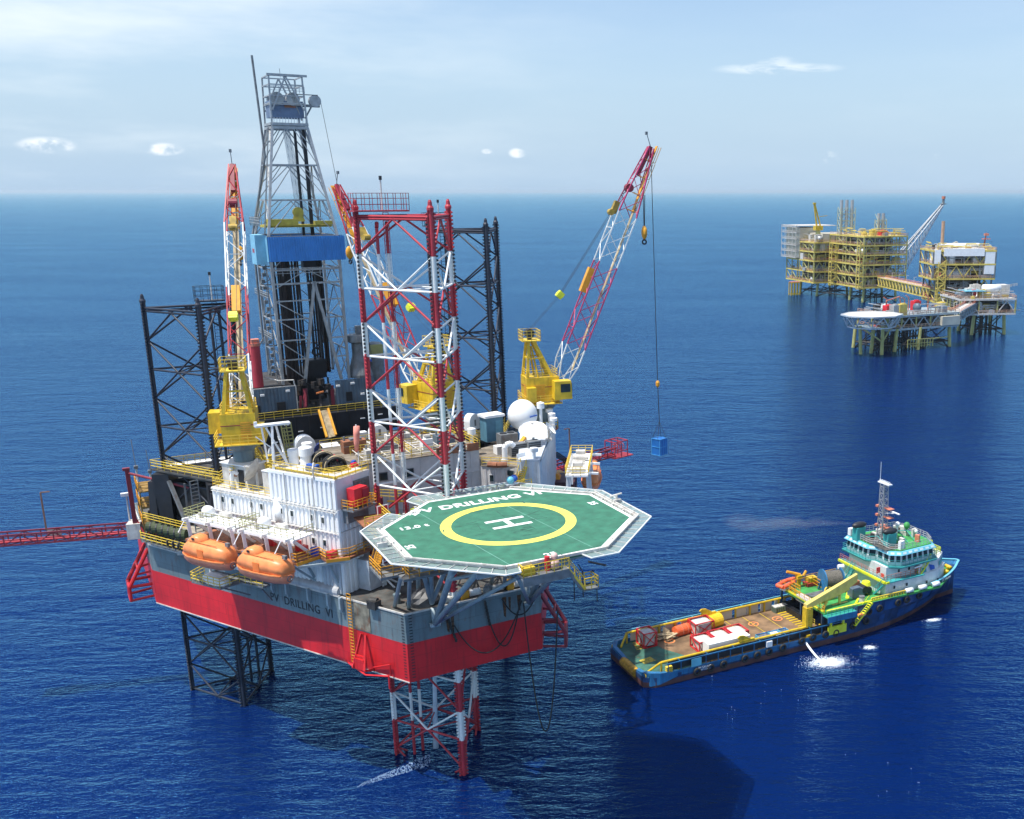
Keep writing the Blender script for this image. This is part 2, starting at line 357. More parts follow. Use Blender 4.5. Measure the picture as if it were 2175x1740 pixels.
# ------------------------------------------------------------------ sea
def sea_mat():
    m = bpy.data.materials.new('open_sea_water'); m.use_nodes = True; t = m.node_tree; b = t.nodes['Principled BSDF']
    geo = t.nodes.new('ShaderNodeNewGeometry')
    def noise(sc, st, det, rot=0.0, dist=0.0, rough=0.55):
        mp = t.nodes.new('ShaderNodeMapping'); mp.inputs['Scale'].default_value = st; mp.inputs['Rotation'].default_value = (0, 0, rot)
        t.links.new(geo.outputs['Position'], mp.inputs[0])
        n = t.nodes.new('ShaderNodeTexNoise'); n.inputs['Scale'].default_value = sc; n.inputs['Detail'].default_value = det
        n.inputs['Distortion'].default_value = dist; n.inputs['Roughness'].default_value = rough
        t.links.new(mp.outputs[0], n.inputs[0]); return n.outputs[0]
    def mth(op, a, b_):
        n = t.nodes.new('ShaderNodeMath'); n.operation = op
        for i, v in enumerate((a, b_)):
            if isinstance(v, (int, float)): n.inputs[i].default_value = v
            else: t.links.new(v, n.inputs[i])
        return n.outputs[0]
    w1 = noise(0.085, (0.6, 1.5, 1), 3, 0.15)
    w2 = noise(0.42, (0.55, 1.35, 1), 5, -0.1, 0.25, 0.62)
    w3 = noise(1.9, (0.6, 1.2, 1), 4, 0.25, 0.2)
    patch = noise(0.012, (0.5, 1.2, 1), 3, 0.3)
    h = mth('ADD', mth('ADD', mth('MULTIPLY', w1, 1.8), mth('MULTIPLY', mth('MULTIPLY', w2, mth('ADD', mth('MULTIPLY', patch, 1.6), 0.35)), 1.15)), mth('MULTIPLY', w3, 0.40))
    bp = t.nodes.new('ShaderNodeBump'); bp.inputs['Strength'].default_value = 1.0; bp.inputs['Distance'].default_value = 0.46
    t.links.new(h, bp.inputs['Height'])
    big = noise(0.006, (1, 0.5, 1), 3)
    mx = t.nodes.new('ShaderNodeMix'); mx.data_type = 'RGBA'; t.links.new(big, mx.inputs[0])
    mx.inputs['A'].default_value = (0.0005, 0.0080, 0.060, 1); mx.inputs['B'].default_value = (0.0008, 0.0125, 0.084, 1)
    df = t.nodes.new('ShaderNodeBsdfDiffuse'); t.links.new(mx.outputs['Result'], df.inputs[0])
    gl = t.nodes.new('ShaderNodeBsdfGlossy'); gl.inputs['Roughness'].default_value = 0.09
    fr = t.nodes.new('ShaderNodeFresnel'); fr.inputs['IOR'].default_value = 1.36
    ms = t.nodes.new('ShaderNodeMixShader'); tint = t.nodes.new('ShaderNodeMix'); tint.data_type = 'RGBA'
    tint.inputs['A'].default_value = (0.08, 0.34, 1.0, 1); tint.inputs['B'].default_value = (0.44, 0.86, 1.0, 1)
    t.links.new(mth('MULTIPLY', fr.outputs[0], 1.5), tint.inputs[0]); t.links.new(tint.outputs['Result'], gl.inputs['Color'])
    for n in (df, gl, fr): t.links.new(bp.outputs[0], n.inputs['Normal'])
    t.links.new(fr.outputs[0], ms.inputs[0]); t.links.new(df.outputs[0], ms.inputs[1]); t.links.new(gl.outputs[0], ms.inputs[2])
    t.nodes.remove(b); t.links.new(ms.outputs[0], t.nodes['Material Output'].inputs['Surface'])
    return m
M['sea'] = sea_mat()
sea = MB()
X = [-200000, -40000, -8000, -2000, -600, -200, 0, 200, 600, 2000, 8000, 40000, 200000]
Y = [-2000, -300, 0, 60, 120, 180, 300, 600, 1200, 3000, 8000, 30000, 90000, 220000]
sea.add([(x, y, 0) for y in Y for x in X], [(j * len(X) + i, j * len(X) + i + 1, (j + 1) * len(X) + i + 1, (j + 1) * len(X) + i) for j in range(len(Y) - 1) for i in range(len(X) - 1)])
so = sea.build('sea', 'sea'); tag(so, 'deep blue open sea covered in small wind ripples', 'sea', kind='structure')
# ================================================================== RIG HULL
ZB, ZG, ZD = 13.135, 17.475, 20.75
HULL = [(-7.59, 0.0), (7.59, 0.0), (27.4, 38.15), (27.4, 58.0), (-27.4, 58.0), (-27.4, 38.15)]
rig = thing('drilling_rig_hull', 'floating grey and red steel hull of the jack-up drilling rig, raised above the sea', 'rig hull', RO, RA)
MB().prism(HULL, ZB, ZG).build('lower_hull', 'red', rig, label='bright red lower band of the hull')
g = MB(); g.prism([(x * .9995, y * .9995 + .01) for x, y in HULL], ZG, ZD)
g.build('upper_hull', 'grey', rig, label='blue grey upper band of the hull with rust runs')
d = MB(); d.prism([(x * .985, y * .985 + .4) for x, y in HULL], ZD + .004, ZD + .03); d.build('main_deck', 'deckd', rig)
e = MB()
for (a, b) in zip(HULL, HULL[1:] + HULL[:1]): e.beam((*a, ZD + .05), (*b, ZD + .05), 0.14, 0.18)
e.beam((-7.59, 0, ZB), (-27.4, 38.15, ZB), 0.1, 0.12)
e.build('gunwale_strip', 'offw', rig)
PD = Vector((-19.81, 38.15, 0)).normalized(); PN = Vector((-PD.y, PD.x, 0)) * 1.0   # port side direction; PN points inboard?
if PN.x > 0: PN = -PN
port_ang = math.atan2(-PD.y, -PD.x)
def PS(t, off=0.0, z=0.0): return Vector((-7.59, 0, 0)) + PD * t + PN * off + Vector((0, 0, z))
# name on the port side and draught marks
text_part('PV  DRILLING  VI', 1.36, 'black', rig, PS(15.9, .02, 18.5), (R(90), 0, port_ang), sx=0.93, bold=0.012, name='hull_name', depth=.006)
dm = MB()
for i in range(22):
    z = ZB + .5 + i * .33
    dm.box(PS(.45, .012, z), (.34, .02, .10), rz=port_ang); dm.box((-7.59 + .5, -.012, z), (.34, .02, .10))
dm.build('draught_marks', 'black', rig)
# port ladder and fender frame near the forward corner
l = MB(); l.ladder(PS(7.9, .25, ZB + .6), PS(7.9, .25, ZD + .8), side=PD, w=.6, r=.07); l.build('side_ladder', 'yorange', rig)
f = MB()
for t0 in (5.2, 6.9): f.beam(PS(6.2 + (t0 - 6.0) * .35, .15, ZG - .2), PS(t0, 1.3, ZB + .6), .22)
f.beam(PS(5.4, .9, ZB + 1.9), PS(6.8, .9, ZB + 1.9), .2); f.box(PS(6.1, 1.1, ZB + 1.1), (1.4, .2, 1.2), rz=port_ang)
for t0 in (5.2, 6.9): f.beam(PS(t0, 1.3, ZB + .6), PS(t0, 0, ZB + .2), .2)
f.path([PS(9.4, .3, ZB + .5), PS(5.0, 1.3, ZB + .2), PS(1.6, 1.3, ZB + .9), PS(1.6, 1.3, ZB - .5)], .1, 6)
f.path([PS(5.0, .2, ZB + .6), PS(2.4, .3, ZB + 1.6), PS(2.4, .3, ZB + .3)], .09, 6)
f.build('fender_frame', 'red', rig)
st = MB(); st.box(PS(6.3, .03, (ZD + ZG) / 2), (2.3, .05, ZD - ZG - .3), rz=port_ang); st.build('chafed_plate', mat('chafed_bare_plate', (0.22, 0.20, 0.15), .7, var=.4, scale=1.0, rust=.7), rig)
# hull side stiffener fins and pipe casing below the lifeboat deck
fin = MB()
for t in (9.2, 11.1, 14.2, 17.7, 20.1):
    fin.box(PS(t, .2, 20.2), (.26, .45, 1.3), rz=port_ang); fin.box(PS(t, .12, 19.9), (.13, .3, 1.5), rz=port_ang)
fin.build('side_bracket', 'strut', rig)
ch = MB(); ch.tube(PS(9.8, -.5, 21.15), PS(18.0, -.5, 21.15), .62, 16); ch.build('side_pipe_casing', mat('light_grey_plate', (0.42, 0.43, 0.45), .5, var=.1, rust=.12, streak=.2), rig)
# dark rust runs painted by leaking chains on the bow face
rr = MB()
for a, z0, w_, h_ in ((-3.1, 19.7, .5, 2.0), (-2.6, 19.6, .35, 2.6), (3.3, 20.3, .5, 2.4), (3.9, 20.2, .3, 1.7), (5.0, 20.2, .5, 1.9)):
    rr.add([(a - w_ / 2, -.02, z0), (a + w_ / 2, -.02, z0), (a + w_ * .2, -.02, z0 - h_), (a - w_ * .25, -.02, z0 - h_ * .9)], [(0, 1, 2, 3)])
rr.build('rust_stain', mat('rust_run', (0.12, 0.06, 0.03), .8, var=.5, scale=3, rust=.6), rig)
def anchor_rack(px_, py_, ang, label, z0=12.8):
    t = thing('anchor_rack', label, 'anchor rack', RW(px_, py_), RA + ang, 'red anchor racks at the hull corners')
    m = MB()
    for y in (-1.5, 1.5):
        m.tube((0, y, z0 + 6.6), (2.6, y * .9, z0 + 1.9), .24, 8); m.tube((0, y, z0 + 1.9), (2.6, y * .9, z0 + 1.9), .2, 8)
        m.tube((0, y, z0 + .3), (2.6, y * .9, z0 + .1), .16, 8); m.tube((2.6, y * .9, z0 + 1.9), (2.6, y * .9, z0 + .1), .18, 8)
        m.tube((0, y, z0 + 3.6), (1.8, y * .9, z0 + 3.4), .14, 8)
    for z in (1.9, .1): m.tube((2.6, -1.35, z0 + z), (2.6, 1.35, z0 + z), .2, 8)
    m.tube((1.4, -1.4, z0 + 4.2), (1.4, 1.4, z0 + 4.2), .15, 8)
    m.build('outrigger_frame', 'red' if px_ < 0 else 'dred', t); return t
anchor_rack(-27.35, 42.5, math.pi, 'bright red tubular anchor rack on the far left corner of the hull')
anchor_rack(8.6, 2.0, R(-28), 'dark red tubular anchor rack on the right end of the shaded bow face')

# ================================================================== LEGS
def leg(name, label, cen, ztop, znode, mats, pipes, plat, band):
    """three-chord lattice leg; node level znode, bays of 7 m; mats=(red/dark, white)"""
    t = thing(name, label, 'jack-up leg', RW(*cen), RA, 'three triangular lattice legs of the rig')
    S = 9.74; Rr = S / math.sqrt(3); ch = [(Rr * math.cos(a), Rr * math.sin(a)) for a in (R(-90), R(30), R(150))]
    mid = [((ch[i][0] + ch[(i + 1) % 3][0]) / 2, (ch[i][1] + ch[(i + 1) % 3][1]) / 2) for i in range(3)]
    z0 = -2.5
    def mi(z):   # colour band index at height z
        if not band or z < 4.4: return 0
        k = math.floor((znode - z) / 3.5)
        return 0 if k < 0 else (1 if k % 2 == 0 else 0)
    cuts = [ztop + .35] + [znode - 3.5 * k for k in range(0, 20) if znode - 3.5 * k > z0] + [z0]
    for i, (x, y) in enumerate(ch):
        m = MB(); ra = math.atan2(y, x); tg = Vector((-math.sin(ra), math.cos(ra), 0)); rd = Vector((math.cos(ra), math.sin(ra), 0))
        for zt, zb in zip(cuts[:-1], cuts[1:]):
            k = mi((zt + zb) / 2)
            if band and zb < 29 and zt > 22 and k == 0: k = 0
            m.mat(k)
            for sg in (-1, 1): m.tube(Vector((x, y, zb)) + rd * .10 * sg, Vector((x, y, zt)) + rd * .10 * sg, .20, 10, caps=False)
            m.box((x, y, (zt + zb) / 2), (.10, .62, zt - zb), rz=ra)
        m.mat(0)
        m.lathe([(.36, 0), (.36, .25), (.24, .45), (.2, .8), (.1, 1.0)], (x, y, ztop + .3), 10)
        o = m.build('chord', mats, t)
        rk = MB(); z = z0
        while z < ztop:
            rk.mat(mi(z))
            if band and mi(z) == 1 and z > 22: rk.mat(2)
            for sg in (-1, 1):
                c = Vector((x, y, z)) + tg * sg * .31
                vs = [c + rd * e + Vector((0, 0, dz)) + tg * sg * o_ for e in (-.09, .09) for dz, o_ in ((0, 0), (.26, 0), (.19, .20), (.07, .20))]
                rk.add(vs, [(3, 2, 1, 0), (4, 5, 6, 7), (0, 1, 5, 4), (1, 2, 6, 5), (2, 3, 7, 6), (3, 0, 4, 7)])
            z += .40
        rk.build('rack_teeth', mats + ['black'], o)
    def br(p, q, r=.115, split=True):
        p = Vector(p); q = Vector(q)
        brm.mat(mi((p.z + q.z) / 2)); brm.tube(p, q, r, 8, caps=False)
    brm = MB(); brm.smooth = True
    zs = []
    k = 0
    while znode - 7 * k + 7 > z0: zs.append(znode - 7 * k); k += 1
    for i in range(3):
        A, B = ch[i], ch[(i + 1) % 3]; Mx = mid[i]
        for zz in [znode + 7] + zs:
            # crossing level 3.5 below node zz
            zc = zz - 3.5
            if zc > ztop: continue
            brm.mat(1 if band and mi(zc + .1) == 1 else 0)
            brm.tube((*A, zc), (*B, zc), .125, 8, caps=False)
            for P_ in (A, B):
                up_end = min(zz, ztop - .35); f_ = (up_end - zc) / 3.5
                e = (Mx[0] + (P_[0] - Mx[0]) * f_, Mx[1] + (P_[1] - Mx[1]) * f_, up_end)
                br((*Mx, zc), e)
                br((*Mx, zc), (*P_, zc - 3.5))
        brm.mat(0); brm.tube((*A, ztop - .35), (*B, ztop - .35), .14, 8, caps=False)
    for zz in zs:      # internal horizontal triangle
        zc = zz - 3.5
        if zc < 0: continue
        brm.mat(1 if band and mi(zc + .1) == 1 else 0)
        for i in range(3): brm.tube((*mid[i], zc), (*mid[(i + 1) % 3], zc), .085, 6, caps=False)
    brm.build('bracing', mats, t)
    for (x, y, zt) in pipes:
        p = MB()
        for za, zb in zip(cuts[:-1], cuts[1:]):
            p.mat(mi((za + zb) / 2))
            if min(za, zt) > zb: p.tube((x, y, zb), (x, y, min(za, zt)), .17, 8, caps=False)
        p.mat(0); p.tube((x, y, zt), (x + .15, y + .35, zt + .5), .2, 8)
        p.build('water_pipe', mats, t)
    ld = MB()
    for za, zb in zip(cuts[:-1], cuts[1:]):
        if za > 22 and plat:
            ld.mat(mi((za + zb) / 2)); ld.ladder((plat[0] + .4, plat[1] - .6, max(zb, 22)), (plat[0] + .4, plat[1] - .6, min(za, ztop)), w=.55, r=.06, step=.4)
    if plat: ld.build('ladder', mats, t)
    if plat:
        x, y, w_, d_ = plat; pm = MB(); pm.box((x, y, ztop + .15), (w_, d_, .15)); pm.rail([(x - w_ / 2, y - d_ / 2, ztop + .2), (x + w_ / 2, y - d_ / 2, ztop + .2), (x + w_ / 2, y + d_ / 2, ztop + .2), (x - w_ / 2, y + d_ / 2, ztop + .2)], 1.7, .8, .05, closed=True)
        pp = pm.build('top_platform', [mats[0]], t)
        bm_ = MB(); bm_.tube((x + .3, y, ztop + .2), (x + .3, y, ztop + 3.2), .08, 6); bm_.build('beacon_post', 'offw', pp)
        bl = MB(); bl.tube((x + .3, y, ztop + 3.2), (x + .3, y, ztop + 3.6), .16, 8); bl.build('beacon', 'black', pp)
    return t
leg('lattice_leg', 'red and white banded lattice leg at the bow beside the helideck', (-2.05, 6.55), 60.9, 56.8, ['lred', 'lwhite'], [(-3.2, 1.6, 59.4), (-2.1, 1.9, 59.4)], (-2.6, 2.2, 5.6, 1.8), True)
leg('lattice_leg', 'black lattice leg at the left of the rig, shorter than the other two', (-19.67, 36.49), 49.9, 45.7, ['lblack', 'lblack'], [(3.2, 2.0, 48.6), (2.2, 2.0, 48.6)], (2.4, 2.6, 3.2, 1.8), False)
leg('lattice_leg', 'black lattice leg behind the red and white leg, beyond the starboard side', (15.54, 36.49), 58.3, 54.2, ['lblack', 'lblack'], [(-3.0, 1.6, 57.0), (-2.0, 1.8, 57.0)], (-3.8, 2.2, 3.4, 1.8), False)

# jacking frames round the two aft legs
def jack_house(cx, cy, label):
    t = thing('jacking_house', label, 'jacking house', RW(cx, cy), RA, 'dark jacking houses round the aft legs')
    S = 9.74; Rr = S / math.sqrt(3); ch = [(Rr * math.cos(a), Rr * math.sin(a)) for a in (R(-90), R(30), R(150))]
    k = 1.28; base = [(x * k, y * k) for x, y in ch]
    m = MB()
    for i, (x, y) in enumerate(ch):
        ra = math.atan2(y, x)
        m.box((x, y, (ZD + 29.4) / 2), (2.0, 2.6, 29.4 - ZD), rz=ra)
        m.box((x * 1.22, y * 1.22, 25.2), (1.0, 3.2, 6.5), rz=ra, tap=.75)
    m.build('jack_case', 'black', t)
    w = MB()
    for i in range(3):
        a, b = Vector((*ch[i], 0)), Vector((*ch[(i + 1) % 3], 0)); a, b = a.lerp(b, .06), b.lerp(a, .06)
        d_ = (b - a).normalized(); nrm = Vector((d_.y, -d_.x, 0))
        mid_ = (a + b) / 2 - nrm * .4
        w.box((mid_.x, mid_.y, 24.6), ((b - a).length, .3, 7.2), rz=math.atan2(d_.y, d_.x))
        w.beam(a + Vector((0, 0, 29.6)), b + Vector((0, 0, 29.6)), 1.3, .5)
    w.build('side_plating', 'dark', t)
    s_ = MB(); a, b = Vector((*ch[2], 0)), Vector((*ch[0], 0)); d_ = (b - a).normalized(); nrm = Vector((d_.y, -d_.x, 0)) * -1
    if nrm.x > 0: nrm = -nrm
    m_ = (a + b) / 2 + nrm * 1.0
    s_.beam(a.lerp(b, .15) + nrm * .6 + Vector((0, 0, 28.6)), m_ + Vector((0, 0, 22.6)), .4, .4); s_.beam(b.lerp(a, .12) + nrm * .6 + Vector((0, 0, 26.6)), m_ + Vector((0, 0, 22.6)), .25)
    s_.beam(m_ + Vector((0, 0, 28.8)), m_ + Vector((0, 0, 22.6)), .2); s_.box(m_ + Vector((0, 0, 22.6)), (1.2, .9, .8), rz=.7)
    s_.build('brace', 'dsteel', t)
    r = MB(); pts = [(x * k, y * k, 29.85) for x, y in ch]; r.rail(pts, 1.1, 1.3, .07, closed=True); r.rail([(x * 1.05, y * 1.05, 29.85) for x, y in ch], 1.1, 1.5, .05, closed=True)
    r.build('railing', 'ylight', t)
    top = MB(); top.prism([(x * 1.3, y * 1.3) for x, y in ch], 29.62, 29.84); top.build('walkway', 'deckd', t)
    lad = MB(); lad.ladder((ch[0][0] - 2.6, ch[0][1] + .5, ZD), (ch[0][0] - 2.6, ch[0][1] + .5, 29.8), side=(1, .3, 0), w=.9, r=.12, step=.45); lad.build('ladder', 'dsteel', t)
    return t
jack_house(-19.67, 36.49, 'black jacking house with yellow railings round the left aft leg')
jack_house(15.54, 36.49, 'black jacking house behind the white quarters round the right aft leg')

# ================================================================== ACCOMMODATION
acc = thing('accommodation_block', 'white corrugated steel living quarters wrapped round the bow leg, beside the lifeboats', 'living quarters', RO, RA)
C1 = Vector((-11.35, 8.55, 0)); WD = Vector((-9.8, 16.8, 0)).normalized(); WI = Vector((-WD.y, WD.x, 0))
if WI.x < 0: WI = -WI
wang = math.atan2(-WD.y, -WD.x)
def WP(t, o=0.0, z=0.0): return C1 + WD * t + WI * o + Vector((0, 0, z))
def quarters(cs, P, WDv, zs, wid, L, name):
    m = MB()
    c = [P(0, 0), P(0, wid), P(L, wid + 1.5), P(L, 0)]
    c2 = [(v.x, v.y) for v in c]
    m.prism([(v.x, v.y) for v in (P(.06, .06), P(.06, wid - .06), P(L - .06, wid + 1.4), P(L - .06, .06))], zs[0], zs[-1] - .02)
    return m
LV = [20.78, 25.2, 27.85, 30.4, 33.7]
w = MB()
segs = [((0, 3.1, LV[0], LV[1]), 3.1), ((0, 3.1, LV[1], LV[2]), 3.1), ((0, 3.1, LV[2], LV[3]), 3.1)]
w.prism([(v.x, v.y) for v in (WP(.12, .12), WP(.12, 3.0), WP(6, 6.0), WP(19.3, 7.0), WP(19.3, .12))], LV[0], LV[3] - .03)
for za, zb in zip(LV[:3], LV[1:4]):
    w.corr(WP(19.4)[:2], WP(0)[:2], za + .06, zb - .16, .62, .11) ; w.corr(WP(0)[:2], WP(0, 3.1)[:2], za + .06, zb - .16, .62, .10)
    for p, q in ((WP(19.4, 0), WP(0, 0)), (WP(0, 0), WP(0, 3.1))): w.beam(p + Vector((0, 0, zb - .08)), q + Vector((0, 0, zb - .08)), .22, .16)
w.beam(WP(0, 0, LV[0]), WP(0, 0, LV[3]), .2)
w.build('port_wall', 'whitec', acc)
u = MB(); T2 = 10.0
u.prism([(v.x, v.y) for v in (WP(.12, .12), WP(.12, 4.7), WP(T2 - .1, 5.2), WP(T2 - .1, .12))], LV[3], LV[4] - .05)
u.corr(WP(T2)[:2], WP(0)[:2], LV[3] + .05, LV[4] - .35, .68, .15); u.beam(WP(T2, 0, LV[4] - .17), WP(0, 0, LV[4] - .17), .34, .34)
u.build('penthouse_wall', 'whitec', acc)
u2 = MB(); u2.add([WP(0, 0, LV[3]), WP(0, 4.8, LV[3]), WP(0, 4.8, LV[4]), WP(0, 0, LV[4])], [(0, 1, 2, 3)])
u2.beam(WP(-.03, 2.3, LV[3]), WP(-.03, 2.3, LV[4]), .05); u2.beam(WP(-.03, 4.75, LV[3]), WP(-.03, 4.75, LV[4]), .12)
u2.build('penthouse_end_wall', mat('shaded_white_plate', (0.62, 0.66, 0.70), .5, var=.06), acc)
lo = MB(); c_ = WP(-.08, 3.5, 31.9); lo.box(c_, (.08, 2.3, 2.2), rz=math.atan2(WD.y, WD.x))
for k in range(7): lo.beam(WP(-.14, 2.4, 30.9 + k * .33), WP(-.14, 4.6, 30.9 + k * .33), .05, .16)
for k in range(5): lo.beam(WP(-.16, 2.45 + k * .53, 30.85), WP(-.16, 2.45 + k * .53, 33.0), .05)
lo.build('louvre', 'dsteel', acc)
# roof decks
r = MB(); r.prism([(v.x, v.y) for v in (WP(0, 0), WP(0, 4.8), WP(T2, 5.3), WP(T2, 0))], LV[4] - .04, LV[4]); r.prism([(v.x, v.y) for v in (WP(T2, 0), WP(T2, 5.6), WP(19.4, 7), WP(19.4, 0))], LV[3] - .03, LV[3] + .02)
r.build('roof_deck', 'offw', acc)
rl = MB(); rl.rail([WP(T2, 5.3, 33.7), WP(T2, 0, 33.7), WP(0, 0, 33.7), WP(0, 4.8, 33.7)], 1.0, .9, .05); rl.beam(WP(T2, .25, 33.85), WP(0, .25, 33.85), .14); rl.beam(WP(.25, 0, 33.85), WP(.25, 4.8, 33.85), .14)
rl.rail([WP(T2, .1, 30.42), WP(19.3, .1, 30.42), WP(19.3, 6.5, 30.42)], 1.0, .9, .05)
rl.build('roof_railing', 'ylight', acc)
# rounded bulge and pipework on the port wall
bg_ = MB(); bg_.smooth = True
pr = []
for k in range(9):
    a = math.pi * k / 8
    pr.append((10.2 - math.cos(a) * .0, a))
bg_.tube(WP(8.9, .35, 27.9), WP(8.9, .35, 30.0), .75, 16); bg_.sphere(WP(8.9, .35, 30.0), .75, 16); bg_.build('round_duct', 'whitec', acc)
pp = MB()
for z in (27.75, 30.3, 30.05): pp.tube(WP(19.3, -.22, z), WP(.1, -.22, z), .05, 5)
for t in (.5, 3.2, 3.9, 7.4, 13, 17.8): pp.tube(WP(t, -.2, 27.8), WP(t, -.2, 30.4 if t > 8 else 33.6), .05, 5)
pp.path([WP(2.9, -.2, 33.4), WP(2.9, -.25, 34.6), WP(3.2, .2, 35.1), WP(3.3, .5, 34.8)], .09, 8)
pp.build('wall_pipework', 'offw', acc)
for (t, z, h_) in [(17.6, 29.2, .75), (16.0, 29.2, .75), (13.0, 29.2, .75), (11.4, 29.2, .75), (8.4, 29.15, .75), (6.75, 29.1, .75), (3.85, 29.05, .75), (2.2, 29.0, .75), (3.85, 26.45, .75), (2.2, 26.45, .75)]:
    wf = MB(); wf.box(WP(t, -.13, z), (.52, .06, h_), rz=wang); o = wf.build('window', 'white', acc)
    wg = MB(); wg.box(WP(t, -.17, z), (.38, .03, h_ - .14), rz=wang); wg.build('pane', 'glass', o)
# middle and starboard quarters behind the leg
C2 = Vector((11.9, 8.3, 0)); SDv = Vector((10.0, 17.0, 0)).normalized(); SI = Vector((-SDv.y, SDv.x, 0))
if SI.x > 0: SI = -SI
def SP(t, o=0.0, z=0.0): return C2 + SDv * t + SI * o + Vector((0, 0, z))
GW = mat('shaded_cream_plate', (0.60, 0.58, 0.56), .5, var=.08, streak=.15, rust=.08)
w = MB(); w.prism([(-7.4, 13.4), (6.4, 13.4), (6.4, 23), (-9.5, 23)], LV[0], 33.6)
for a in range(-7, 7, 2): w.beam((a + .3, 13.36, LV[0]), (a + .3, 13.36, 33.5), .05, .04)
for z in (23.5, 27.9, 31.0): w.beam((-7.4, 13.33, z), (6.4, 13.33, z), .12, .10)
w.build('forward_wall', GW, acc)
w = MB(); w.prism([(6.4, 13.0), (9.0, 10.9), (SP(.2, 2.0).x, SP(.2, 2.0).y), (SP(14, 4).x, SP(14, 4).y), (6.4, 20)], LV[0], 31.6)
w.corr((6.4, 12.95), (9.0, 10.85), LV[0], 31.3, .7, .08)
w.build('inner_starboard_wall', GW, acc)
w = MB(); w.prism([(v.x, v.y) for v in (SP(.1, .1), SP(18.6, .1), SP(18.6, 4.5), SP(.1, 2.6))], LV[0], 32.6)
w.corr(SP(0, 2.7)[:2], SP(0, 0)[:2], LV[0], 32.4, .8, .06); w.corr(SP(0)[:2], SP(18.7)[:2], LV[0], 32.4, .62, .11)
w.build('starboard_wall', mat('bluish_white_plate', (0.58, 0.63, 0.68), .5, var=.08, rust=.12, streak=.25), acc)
r = MB(); r.prism([(-7.6, 13.2), (6.6, 13.2), (6.6, 23.2), (-9.6, 23.2)], 33.6, 33.7)
r.prism([(6.4, 12.8), (9.0, 10.7), (SP(0, 2.2).x, SP(0, 2.2).y), (SP(14, 4.5).x, SP(14, 4.5).y), (6.6, 20)], 31.6, 31.68)
r.build('upper_roof_deck', 'deck', acc)
# brown bulwark panels
b_ = MB()
for (x0, x1) in ((1.2, 2.9), (3.1, 4.7), (4.9, 6.3)): b_.box(((x0 + x1) / 2, 13.2, 34.0), (x1 - x0, .12, .9))
b_.path([(7.0, 12.2, 31.9), (7.8, 11.4, 31.9), (8.8, 10.9, 31.9)], .35, 8)
b_.build('bulwark_panel', 'brown', acc)
rl = MB(); rl.rail([(-7.5, 13.3, 33.7), (6.5, 13.3, 33.7)], 1.0, 1.2, .05); rl.rail([(6.5, 12.9, 31.7), (9.0, 10.8, 31.7), SP(0, 2.3, 31.7)], 1.0, 1.2, .05); rl.rail([(-9.4, 23, 33.7), (6.5, 23, 33.7), (6.5, 14, 33.7)], 1.0, 1.3, .05)
rl.rail([(6.5, 13.3, 27.0), (-2, 13.0, 27.0)], 1.0, 1.2, .05)
rl.build('deck_railing', 'ylight', acc)
for (a, z, w_, h_) in ((-2.1, 32.0, 1.0, .85), (-5.0, 32.0, .8, .8), (-2.1, 26.5, .8, .8)):
    o = MB().box((a, 13.3, z), (w_ + .16, .08, h_ + .16)).build('window', 'dsteel', acc); MB().box((a, 13.24, z), (w_, .05, h_)).build('pane', 'glass', o)
ang2 = math.atan2(-2.1, 2.6)
for (f_, z, w_, h_) in ((.35, 30.2, .45, .75),):
    o = MB().box((6.4 + 2.6 * f_, 12.95 - 2.1 * f_ - .1, z), (w_ + .12, .08, h_ + .1), rz=ang2).build('window', 'white', acc); MB().box((6.4 + 2.6 * f_ - .03, 12.95 - 2.1 * f_ - .15, z), (w_, .05, h_), rz=ang2).build('pane', 'glass', o)
p0 = Vector((9.0, 10.85, 0)); p1 = SP(0, 2.4); dd = (p1 - p0); an3 = math.atan2(dd.y, dd.x)
def FP(f_, z, o_=0): n_ = Vector((dd.y, -dd.x, 0)).normalized(); return p0 + dd * f_ + n_ * o_ + Vector((0, 0, z))
fw = MB(); fw.add([FP(0, LV[0]), FP(1, LV[0]), FP(1, 31.65), FP(0, 31.65)], [(0, 1, 2, 3)]); fw.build('entrance_wall', 'offw', acc)
o = MB().box(FP(.15, 30.9, .06), (.95, .1, .75), rz=an3).build('window', 'dsteel', acc); MB().box(FP(.15, 30.9, .12), (.8, .05, .6), rz=an3).build('pane', 'glass', o)
o = MB().box(FP(.62, 29.9, .06), (.95, .1, 2.0), rz=an3).build('door', 'tan', acc); MB().box(FP(.62, 30.3, .12), (.4, .05, .4), rz=an3).build('pane', 'glass', o)
s = MB(); s.stairs(FP(1.05, 27.6, 1.6), FP(1.25, 31.8, -.2), .9); s.build('outside_stair', 'ylight', acc)
# lower platform the port slab stands on, and its bow walkway
lp = MB(); lp.prism([(v.x, v.y) for v in (WP(-.9, 3.4), WP(-.9, 0.2), WP(.6, -1.6), WP(2.2, -1.0), WP(2.6, -3.7), WP(20, -3.7), WP(20, .1), WP(.1, .1), WP(.1, 3.4))], 24.95, 25.2)
lp.build('lifeboat_deck', 'brown', acc)
lr = MB(); lr.rail([WP(-.9, 3.4, 25.2), WP(-.9, 0.2, 25.2), WP(.6, -1.6, 25.2), WP(2.2, -1.0, 25.2), WP(2.6, -3.7, 25.2), WP(3.4, -3.7, 25.2)], 1.05, 1.1, .07); lr.beam(WP(-.95, .2, 25.1), WP(.6, -1.65, 25.1), .1, .35); lr.beam(WP(2.2, -1.05, 25.1), WP(2.6, -3.75, 25.1), .1, .35)
lr.build('lifeboat_deck_railing', 'yorange', acc)
ls = MB()
